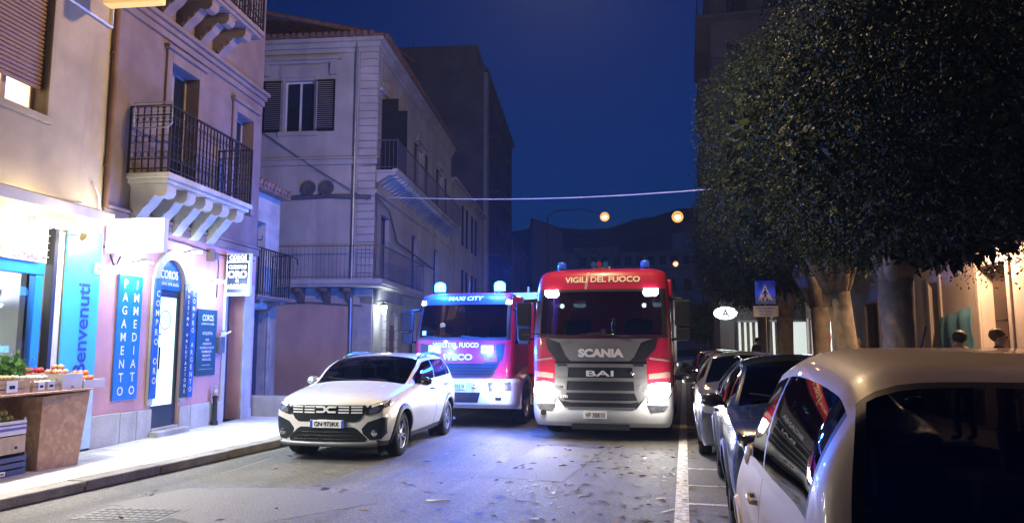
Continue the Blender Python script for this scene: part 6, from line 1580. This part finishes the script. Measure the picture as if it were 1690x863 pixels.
# ================================================================ STREET THINGS
# fruit stall: chipboard counter, crates, herbs
def osb():
    m = bpy.data.materials.new('chipboard'); n, l = nodes(m); b = n['Principled BSDF']; b.inputs['Roughness'].default_value = .8
    tc = n.new('ShaderNodeTexCoord'); mp = n.new('ShaderNodeMapping'); mp.inputs['Rotation'].default_value = (.5, .6, .4)
    v = n.new('ShaderNodeTexVoronoi'); v.inputs['Scale'].default_value = 16; v.inputs['Randomness'].default_value = 1
    z = n.new('ShaderNodeTexNoise'); z.inputs['Scale'].default_value = 9; z.inputs['Detail'].default_value = 7
    mp.inputs['Scale'].default_value = (1, 2.2, 1)
    l.new(tc.outputs['Object'], mp.inputs[0]); l.new(mp.outputs[0], v.inputs['Vector']); l.new(tc.outputs['Object'], z.inputs['Vector'])
    r = n.new('ShaderNodeValToRGB'); r.color_ramp.elements[0].color = (.28, .16, .10, 1); r.color_ramp.elements[1].color = (.62, .44, .31, 1)
    e = r.color_ramp.elements.new(.5); e.color = (.42, .25, .15, 1)
    mx = n.new('ShaderNodeMix'); mx.data_type = 'FLOAT'; mx.inputs[0].default_value = .55
    sp = n.new('ShaderNodeSeparateColor'); l.new(v.outputs['Color'], sp.inputs[0]); l.new(sp.outputs[0], mx.inputs[2]); l.new(z.outputs['Fac'], mx.inputs[3])
    l.new(mx.outputs[0], r.inputs[0]); l.new(r.outputs[0], b.inputs['Base Color'])
    return m
M_osb = osb()
t = fthing(F2, 'fruit_stall', 'chipboard fruit stall counter on the pavement in front of the shop', 'stall', 0, 0, .12)
mb = MB(); mb.add([(-1.83, -.68, 0), (-1.27, -.8, 0), (-1.27, -.2, 0), (-1.83, -.2, 0), (-1.86, -.72, .90), (-1.17, -.84, .94), (-1.17, -.15, .94), (-1.86, -.15, .90)], [(0, 1, 5, 4), (1, 2, 6, 5), (2, 3, 7, 6), (3, 0, 4, 7), (4, 5, 6, 7), (3, 2, 1, 0)]); mb.build('front_panel', M_osb, t, bevel=.004)
mb = MB(); mb.box(-4.2, -1.90, -.26, -.1, 0, .9); mb.build('side_panel', M_osb, t, bevel=.004)
mb = MB(); mb.box(-4.3, -1.15, -.86, -.12, .945, .97); mb.build('counter_top', M_osb, t, bevel=.004)
def crate(label, u, off, z, L, D, H, mat, slats=True, group=None, turn=0, cards=(), posts=True):
    c = fthing(F2, 'crate', label, 'crate', u, off, z, turn, group)
    mb = MB(); mb.box(-L / 2, L / 2, -D / 2, D / 2, 0, .012)
    ns = 3 if slats and H > .14 else 2 if slats else 1
    for k in range(ns):
        h0 = .012 + (H - .012) * k / ns; h1 = .012 + (H - .012) * (k + (.72 if slats else 1)) / ns
        mb.box(-L / 2, L / 2, -D / 2, -D / 2 + .01, h0, h1); mb.box(-L / 2, L / 2, D / 2 - .01, D / 2, h0, h1); mb.box(-L / 2, -L / 2 + .01, -D / 2 + .011, D / 2 - .011, h0, h1); mb.box(L / 2 - .01, L / 2, -D / 2 + .011, D / 2 - .011, h0, h1)
    mb.build('crate_walls', mat, c)
    mb = MB()
    for sx in (-1, 1):
        for sy in (-1, 1): mb.box(sx * (L / 2 - .014) - .012, sx * (L / 2 - .014) + .012, sy * (D / 2 - .022) - .01, sy * (D / 2 - .022) + .01, .013, H + .015)
    mb.build('corner_posts', mat, c)
    for k, (a, w, h, m) in enumerate(cards):
        mb = MB(); mb.box(a - w / 2, a + w / 2, -D / 2 - .006, -D / 2 - .001, .02, .02 + h); cc = mb.build('label_card', m, c)
        mb = MB(); mb.box(a - w * .25, a + w * .25, -D / 2 - .009, -D / 2 - .0065, .02 + h * .3, .02 + h * .6); mb.build('card_mark', M_black, cc)
    return c
FR_M = {'potato': (.45, .32, .14), 'lemon': (.62, .48, .06), 'orange': (.62, .16, .03), 'tomato': (.5, .04, .02), 'peach': (.6, .28, .16), 'onion': (.55, .48, .40)}
def fruit(kind, u, off, z, L, D, n, r, label, group):
    m = pm('fruit_' + kind, FR_M[kind], .45, 0, .12, 8)
    proto = None; placed = []
    nx = max(1, int(L / (2.02 * r))); ny = max(1, int(D / (2.02 * r))); k = 0; lay = 0
    while k < n and lay < 3:
        ax, ay = nx - lay, ny - lay
        for j in range(max(ay, 0)):
            for i in range(max(ax, 0)):
                if k >= n: break
                x = (i - (ax - 1) / 2) * 2.04 * r + rnd.uniform(-.1, .1) * r; y = (j - (ay - 1) / 2) * 2.04 * r + rnd.uniform(-.1, .1) * r
                if proto is None:
                    mb = MB(); mb.ball((0, 0, r), r, 1, 1, .94, 12); proto = o = mb.build(kind, m, smooth=True); tag(o, label, kind, group)
                else: o = proto.copy(); COL.objects.link(o)
                q = F2.w(u + x, off - y, z + lay * r * 1.55); o.location = q; o.rotation_euler = (rnd.uniform(-.3, .3), rnd.uniform(-.3, .3), rnd.uniform(0, 6)); k += 1
        lay += 1
M_cw = pm('crate_white', (.62, .60, .58), .7, 0, .08); M_cp = pm('crate_purple', (.10, .08, .30), .6); M_cb = pm('crate_navy', (.05, .06, .14), .6); M_cbr = pm('crate_wood', (.40, .30, .20), .8, 0, .2, 6); M_ct = pm('crate_tan', (.45, .34, .24), .8, 0, .2, 6)
zt = 1.091
cd = (( -.06, .12, .09, M_wtext), (.1, .08, .07, M_ct))
crate('tan crate of potatoes on the counter, farthest left of the row', -2.95, .52, zt, .44, .5, .16, M_ct, cards=cd, group='crates of fruit on the stall counter')
fruit('potato', -2.95, .52, zt + .07, .4, .44, 40, .036, 'tan potato heaped in the leftmost tan crate on the stall', 'potatoes in the leftmost tan crate')
crate('wooden crate of yellow potatoes with a white price card', -2.42, .56, zt, .46, .5, .17, M_cbr, cards=((-.04, .16, .13, M_wtext),), group='crates of fruit on the stall counter')
fruit('potato', -2.42, .56, zt + .08, .4, .42, 40, .038, 'yellow potato heaped in the wooden crate with a price card', 'potatoes in the wooden crate')
crate('wooden crate of pale onions between the potatoes and white carton', -1.93, .58, zt, .42, .46, .14, M_cbr, cards=((-.08, .1, .1, M_wtext), (.08, .12, .1, M_cw)), group='crates of fruit on the stall counter')
fruit('onion', -1.93, .58, zt + .06, .38, .42, 30, .04, 'pale onion in the wooden crate beside the white carton', 'onions in the wooden crate')
crate('plain white carton of peaches on the counter near its right end', -1.50, .60, zt, .36, .46, .20, M_cw, False, group='crates of fruit on the stall counter', cards=((0, .05, .03, M_ct),))
fruit('peach', -1.50, .60, zt + .12, .32, .4, 26, .04, 'pale peach in the plain white carton on the stall', 'peaches in the white carton')
crate('low white tray of oranges hanging over the right end of counter', -1.10, .62, zt, .42, .44, .11, M_cw, False, group='crates of fruit on the stall counter')
fruit('orange', -1.10, .62, zt + .02, .38, .40, 34, .042, 'orange heaped in the low white tray at the right end', 'oranges in the low white tray')
crate('back crate of red tomatoes behind the white carton', -1.45, .22, zt + .0, .5, .26, .20, M_cbr, group=None)
fruit('tomato', -1.45, .22, zt + .13, .46, .24, 24, .042, 'red tomato in the crate behind the white carton', 'tomatoes in the back crate')
M_herb = leafmat('herb_leaf', (.05, .16, .03), (.14, .30, .07))
for k, (u, lab) in enumerate(((-2.75, 'left'), (-2.3, 'middle'), (-1.9, 'right'))):
    t = fthing(F2, 'herb_pot', 'bushy green potted herb at the back of the stall, the %s one of three' % lab, 'plant', u, .24, zt, 0, 'potted herbs at the back of the stall')
    mb = MB(); mb.lathe([(.07, 0), (.10, .13), (.105, .14), (.09, .14), (.085, .11), (.01, .11)], 16, None, False); mb.build('pot', pm('pot_black', (.03, .03, .03), .6), t, smooth=True, sharp=40)
    pts = rng.normal(size=(420, 3)) * np.array([.09, .09, .07]) + np.array([0, 0, .27]); leaf_object('foliage', leaf_quads(pts, .085), M_herb, t)
    mb = MB(); [mb.tube([(0, 0, .11), (rnd.uniform(-.1, .1), rnd.uniform(-.1, .1), .3)], .004, 4) for _ in range(9)]; mb.build('stems', M_herb, t)
# stacked crates on the pavement
crate('dark blue plastic crate at the bottom of the stack before the stall', -2.24, .48, .122, .52, .36, .24, M_cb, True, cards=((-.1, .09, .05, M_wtext),), group='crates stacked before the stall')
crate('plain brown crate in the middle of the stack before the stall', -2.24, .47, .378, .50, .34, .20, M_cbr, False, cards=((.1, .1, .1, M_ct),), group='crates stacked before the stall')
crate('white and purple crate of lemons on top of the stack', -2.24, .47, .594, .50, .34, .18, M_cw, True, group='crates stacked before the stall')
mb = MB(); mb.box(-.252, .252, -.174, -.1705, .055, .085); mb.box(-.252, .252, -.174, -.1705, .115, .13)
o = mb.build('crate_stripe', M_cp); o.parent = [q for q in bpy.data.objects if q.get('label', '').startswith('white and purple crate')][0]
fruit('lemon', -2.24, .47, .594 + .08, .46, .30, 30, .042, 'yellow lemon in the top crate of the stack', 'lemons in the top crate')
# overhead wire across the street
t = thing('overhead_wire', 'thin pale wire strung across the street above the fire engines', 'wire', (-8.95, 20.6, 6.2))
mb = MB(); pts = []
for k in range(25):
    q = k / 24; pts.append((11.4 * q, -3.0 * q, -.80 * q - .9 * math.sin(PI * q) * .22))
mb.tube(pts, .016, 5); mb.build('wire', pm('pale_wire', (.6, .6, .62), .5), t, smooth=True)
# pedestrian crossing sign
t = thing('road_sign', 'square blue pedestrian crossing sign with a white plate below it on a grey pole', 'road sign', (2.2, 21.1, .12))
SGN = t
mb = MB(); mb.tube([(0, .03, -.12), (0, .03, 3.3)], .03, 10); mb.build('pole', M_grey, t, smooth=True, sharp=40)
mb = MB(); mb.box(-.36, .36, -.012, .0, 2.83, 3.52); s = mb.build('sign_panel', pm('sign_road_blue', (.03, .14, .80), .35, 0, .03), t, bevel=.005)
mb = MB(); mb.prism([(-.27, 2.93), (.27, 2.93), (0, 3.40)], 0, .004, Matrix.Translation((0, -.013, 0)) @ RX); tr = mb.build('white_triangle', pm('reflective_white', (.8, .8, .75), .3), s)
mb = MB(); T = Matrix.Translation((0, -.0175, 0)) @ RX
mb.prism([(-.025, 3.25), (.02, 3.25), (.02, 3.30), (-.025, 3.30)], 0, .003, T); mb.prism([(-.05, 3.06), (.035, 3.06), (.045, 3.23), (-.03, 3.24)], 0, .003, T)
mb.prism([(-.05, 3.06), (-.01, 3.06), (-.09, 2.94), (-.13, 2.94)], 0, .003, T); mb.prism([(.0, 3.06), (.035, 3.06), (.11, 2.94), (.07, 2.94)], 0, .003, T)
mb.prism([(-.03, 3.22), (-.02, 3.18), (-.11, 3.09), (-.12, 3.12)], 0, .003, T); mb.prism([(.03, 3.22), (.04, 3.18), (.11, 3.12), (.1, 3.09)], 0, .003, T)
for k in range(4): mb.prism([(-.24 + .13 * k, 2.935), (-.18 + .13 * k, 2.935), (-.16 + .11 * k, 2.97), (-.2 + .11 * k, 2.97)], 0, .003, T)
mb.build('walking_figure', M_black, s)
mb = MB(); mb.box(-.44, .44, -.012, 0, 2.46, 2.78); s = mb.build('plate', pm('plate_pale', (.5, .52, .6), .4), t, bevel=.004)
mb = MB(); T = Matrix.Translation((0, -.014, 0)); text(mb, 'ATTRAVERSAMENTO', 0, 2.71, .74, .07, .02, T); text(mb, 'PEDONALE', 0, 2.62, .5, .07, .02, T); text(mb, 'RIALZATO', 0, 2.53, .46, .07, .02, T); mb.build('lettering', pm('sign_road_blue', (.015, .06, .5), .35), s)
SGN.scale = (.74, 1, .94)
# street lamps
halo_mat = bpy.data.materials.new('halo_globe'); n, l = nodes(halo_mat); n.remove(n['Principled BSDF'])
a = n.new('ShaderNodeBsdfTransparent'); e = n.new('ShaderNodeEmission'); e.inputs[0].default_value = (1, .40, .07, 1); e.inputs[1].default_value = 2.2  # see-through orange glow imitating the halo round a lamp
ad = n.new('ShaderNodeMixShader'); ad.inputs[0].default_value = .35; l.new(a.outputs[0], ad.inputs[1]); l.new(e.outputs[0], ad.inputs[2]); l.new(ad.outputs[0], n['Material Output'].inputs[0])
def street_lamp(label, px, py, lx, lz, power, r=.25, em_s=200, group='street lamps', col=WARM, spot=140):
    t = thing('street_lamp', label, 'street lamp', (px, py, .0), 0, group)
    dx = lx - px; s = 1 if dx > 0 else -1
    mb = MB(); mb.tube([(0, 0, 0), (0, 0, 1), (0, 0, lz + .1), (dx * .15, 0, lz + .5), (dx * .6, 0, lz + .55), (dx - s * .25, 0, lz + .2)], [.09, .07, .05, .03, .025, .022], 10); mb.build('pole', pm('lamp_post', (.02, .021, .024), .6, .3), t, smooth=True)
    mb = MB(); mb.lathe([(.05, .22), (.2, .16), (.26, .03), (.25, .02), (.19, .12), (.03, .18)], 18, Matrix.Translation((dx, 0, lz)), False); mb.build('lamp_shade', pm('lamp_post', (.02, .021, .024), .6, .3), t, smooth=True)
    mb = MB(); mb.ball((dx, 0, lz), r * .5, n=16); mb.build('bulb', em('street_bulb', (1, .6, .25), em_s), t, smooth=True)
    mb = MB(); mb.ball((dx, 0, lz), r * 1.15, n=18); mb.build('glow_globe', halo_mat, t, smooth=True)  # oversized glowing shell stands in for the halo round the bulb
    lamp(t, (dx, 0, lz - .05), power, col, .15, 'SPOT', None, spot, .6)
    return t
street_lamp('warm street lamp hanging over the street to the left above the red and white engine', -8.2, 44.5, -4.61, 9.55, 220)
street_lamp('warm street lamp against the dark hill, brightest and nearer the tree crowns', 2.45, 37.2, -.18, 8.1, 220)
street_lamp('small far warm street lamp low beside the roof of the red and white engine', 2.0, 76.4, -.69, 10.0, 300)
t = thing('hanging_street_lamp', 'warm lamp hung on a wire over the street above the viewer', 'street lamp', (-1.9, 11.6, 8.8))
mb = MB(); mb.tube([(-7.1, 0, .9), (-4, 0, .55), (0, 0, .4), (3, 0, .55), (7.4, 0, .9)], .008, 5); mb.build('wire', M_dark, t)
mb = MB(); mb.lathe([(.03, .4), (.05, .3), (.28, .16), (.3, .12), (.26, .12), (.04, .24)], 18, None, False); mb.build('lamp_shade', M_dark, t, smooth=True, sharp=40)
mb = MB(); mb.ball((0, 0, .05), .13, n=14); mb.build('glow_globe', em('street_globe', (1, .5, .16), 160), t, smooth=True)
lamp(t, (0, 0, -.12), 1850, (1, .70, .38), .15)
street_lamp('tall warm street lamp behind the viewer along the right pavement', 2.44, -14, -1.3, 8.6, 900, col=(1, .80, .58), group=None, spot=130)
# fallen leaves and a white straw on the asphalt
n = 560; V = []
for k in range(n):
    y = 5.2 + 9.5 * rnd.random() ** 1.15; x = -.15 - abs(rnd.gauss(0, 1.35)) if rnd.random() < .8 else rnd.uniform(-6, -.2)
    if rnd.random() < .08: x = rnd.uniform(-.1, .4)
    if y > 10 and x > -2.9 and y > 12.5: continue
    a = rnd.uniform(0, 2 * PI); L = rnd.uniform(.03, .08); w = L * rnd.uniform(.25, .5); c, s = math.cos(a), math.sin(a); h = rnd.uniform(.002, .018)
    for (p, q, z) in ((-L, 0, .006), (0, w, .006 + h), (L, 0, .007), (0, -w, .006 + h * .3)): V.append((x + p * c - q * s, y + p * s + q * c, z))
M_dry = leafmat('dry_leaf', (.02, .015, .01), (.20, .14, .08))
o = leaf_object('fallen_leaves', np.array(V), M_dry, None); tag(o, kind='stuff')
mb = MB(); mb.tube([(0, 0, .012), (.26, .02, .012)], .008, 6); tag(mb.build('straw', M_wtext, loc=(-2.72, 7.55, .004), rotz=R(8), smooth=True), 'thin white straw lying on the asphalt in front of the white crossover', 'straw')
tag(MB().build('x', M_black), None) if False else None
# people on the right pavement
def person(label, x, y, face, h, top, legs, hair, bag=None):
    k = h / 1.75
    J = {'pel': (0, 0, .95), 'sp': (0, .01, 1.12), 'ch': (0, .02, 1.34), 'nk': (0, .01, 1.50), 'hd': (0, -.015, 1.60), 'ht': (0, -.01, 1.68),
         'sl': (.18, .02, 1.42), 'el': (.23, .03, 1.14), 'wl': (.22, -.06, .90), 'hl': (.21, -.10, .80), 'sr': (-.18, .02, 1.42), 'er': (-.23, .03, 1.14), 'wr': (-.22, -.05, .9), 'hr': (-.21, -.09, .8),
         'pl': (.10, 0, .9), 'kl': (.11, -.03, .5), 'al': (.11, .03, .09), 'tl': (.12, -.14, .04), 'pr': (-.10, 0, .9), 'kr': (-.11, .01, .5), 'ar': (-.11, .08, .09), 'tr': (-.12, -.09, .04)}
    rad = dict(pel=.15, sp=.135, ch=.15, nk=.06, hd=.095, ht=.085, sl=.075, el=.05, wl=.035, hl=.04, sr=.075, er=.05, wr=.035, hr=.04, pl=.095, kl=.062, al=.045, tl=.04, pr=.095, kr=.062, ar=.045, tr=.04)
    E_ = [('pel', 'sp'), ('sp', 'ch'), ('ch', 'nk'), ('nk', 'hd'), ('hd', 'ht'), ('ch', 'sl'), ('sl', 'el'), ('el', 'wl'), ('wl', 'hl'), ('ch', 'sr'), ('sr', 'er'), ('er', 'wr'), ('wr', 'hr'), ('pel', 'pl'), ('pl', 'kl'), ('kl', 'al'), ('al', 'tl'), ('pel', 'pr'), ('pr', 'kr'), ('kr', 'ar'), ('ar', 'tr')]
    ks = list(J); me = bpy.data.meshes.new('person')
    me.from_pydata([tuple(c * k for c in J[q]) for q in ks], [(ks.index(a), ks.index(b)) for a, b in E_], [])
    ob = bpy.data.objects.new('tmp', me); COL.objects.link(ob); sm = ob.modifiers.new('s', 'SKIN'); sm.use_smooth_shade = True; ob.modifiers.new('u', 'SUBSURF').levels = 2
    sv = me.skin_vertices[0].data
    for i, q in enumerate(ks): sv[i].radius = (rad[q] * k, rad[q] * k * (.75 if q in ('ch', 'sp', 'pel') else 1)); sv[i].use_root = q == 'pel'
    dg = bpy.context.evaluated_depsgraph_get(); dg.update(); m2 = bpy.data.meshes.new_from_object(ob.evaluated_get(dg)); bpy.data.objects.remove(ob)
    m2.name = 'person'; m2.materials.clear()
    for m in (pm('skin', (.45, .26, .18), .5, 0, .05), top, legs, M_black): m2.materials.append(m)
    for p in m2.polygons:
        z = p.center.z / k; ax = abs(p.center.x) / k
        p.material_index = 0 if z > 1.49 or (ax > .16 and z < .9) else 1 if z > .93 or (ax > .17 and z > .85) else 3 if z < .1 else 2
        p.use_smooth = True
    o = bpy.data.objects.new('person', m2); COL.objects.link(o); o.location = (x, y, .12); o.rotation_euler = (0, 0, face); tag(o, label, 'person', 'people on the right pavement')
    mb = MB(); mb.ball((0, .035 * k, 1.665 * k), .112 * k, .98, 1.0, .95, 14, .04); mb.build('hair', hair, o, smooth=True)
    mb = MB(); mb.ball((0, -.115 * k, 1.60 * k), .02, .7, .9, 1.2, 8); [mb.ball((sx * .1 * k, 0, 1.6 * k), .025, .5, .9, 1.3, 8) for sx in (-1, 1)]; mb.build('nose_and_ears', pm('skin', (.45, .26, .18), .5), o, smooth=True)
    mb = MB(); [mb.ball((sx * .035 * k, -.095 * k, 1.63 * k), .011, n=8) for sx in (-1, 1)]; mb.build('eyes', M_black, o, smooth=True)
    mb = MB(); mb.box(-.025, .025, -.108 * k, -.1 * k, 1.555 * k, 1.563 * k); mb.build('mouth', pm('lips', (.3, .1, .09), .5), o)
    for sx in (-1, 1):
        mb = MB(); b = Vector((sx * .21, -.10, .80)) * k
        for q, (dx, L) in enumerate(((-.03, .07), (-.01, .08), (.01, .075), (.028, .06))): mb.tube([b + Vector((0, dx, -.01)), b + Vector((sx * -.005, dx - .008, -.02 - L * .5)), b + Vector((sx * -.015, dx + .0, -.02 - L))], [.01, .009, .007], 6)
        mb.tube([b + Vector((0, -.03, .02)), b + Vector((sx * -.01, -.055, -.01)), b + Vector((sx * -.02, -.06, -.045))], [.012, .01, .008], 6); mb.build('fingers', pm('skin', (.45, .26, .18), .5), o, smooth=True)
    return o
M_hd = pm('hair_dark', (.015, .012, .01), .6); M_hb = pm('hair_brown', (.12, .055, .025), .6); M_hg = pm('hair_grey', (.25, .23, .22), .6)
M_jk = pm('jacket_dark', (.02, .02, .025), .8); M_tp = pm('top_pale', (.5, .45, .4), .8); M_jn = pm('jeans', (.03, .04, .08), .8)
person('person with dark hair in a pale top, lit warm, left of the brown haired one', 4.35, 13.3, R(200), 1.76, M_tp, M_jn, M_hd)
person('person with brown hair and a dark jacket in front of the blue cloth', 4.75, 12.75, R(60), 1.78, M_jk, M_jn, M_hb)
person('grey haired person between the slim blue lit trunk and the forked one', 4.15, 19.6, R(150), 1.72, M_tp, M_jk, M_hg)
person('person in black standing beyond the grey crossover near the road sign pole', 2.75, 29.5, R(20), 1.82, M_jk, M_jk, M_hd)
t = thing('drain_cover', 'square iron drain cover set in the asphalt by the left kerb, at the bottom edge', 'drain cover', (-5.35, 6.35, .0), R(6))
mb = MB(); mb.box(-.45, .45, -.28, .28, .0026, .0045); mb.build('frame', pm('iron_cover', (.09, .085, .08), .6, .4, .3, 12), t)
mb = MB()
for i in range(9):
    for j in range(5): mb.box(-.40 + i * .09, -.33 + i * .09, -.24 + j * .097, -.17 + j * .097, .0046, .0085)
mb.build('tread', pm('iron_cover', (.09, .085, .08), .6, .4), t)
# ================================================================ AIR
mb = MB(); mb.box(-120, 60, -25, 175, -1, 45)
hz = mb.build('haze', M_white); tag(hz, kind='stuff')
m = bpy.data.materials.new('haze_air'); n, l = nodes(m); n.remove(n['Principled BSDF'])
pv = n.new('ShaderNodeVolumePrincipled'); pv.inputs['Density'].default_value = .0013; pv.inputs['Color'].default_value = (.55, .7, 1, 1); pv.inputs['Anisotropy'].default_value = .0
l.new(pv.outputs[0], n['Material Output'].inputs['Volume'])
hz.data.materials.clear(); hz.data.materials.append(m)
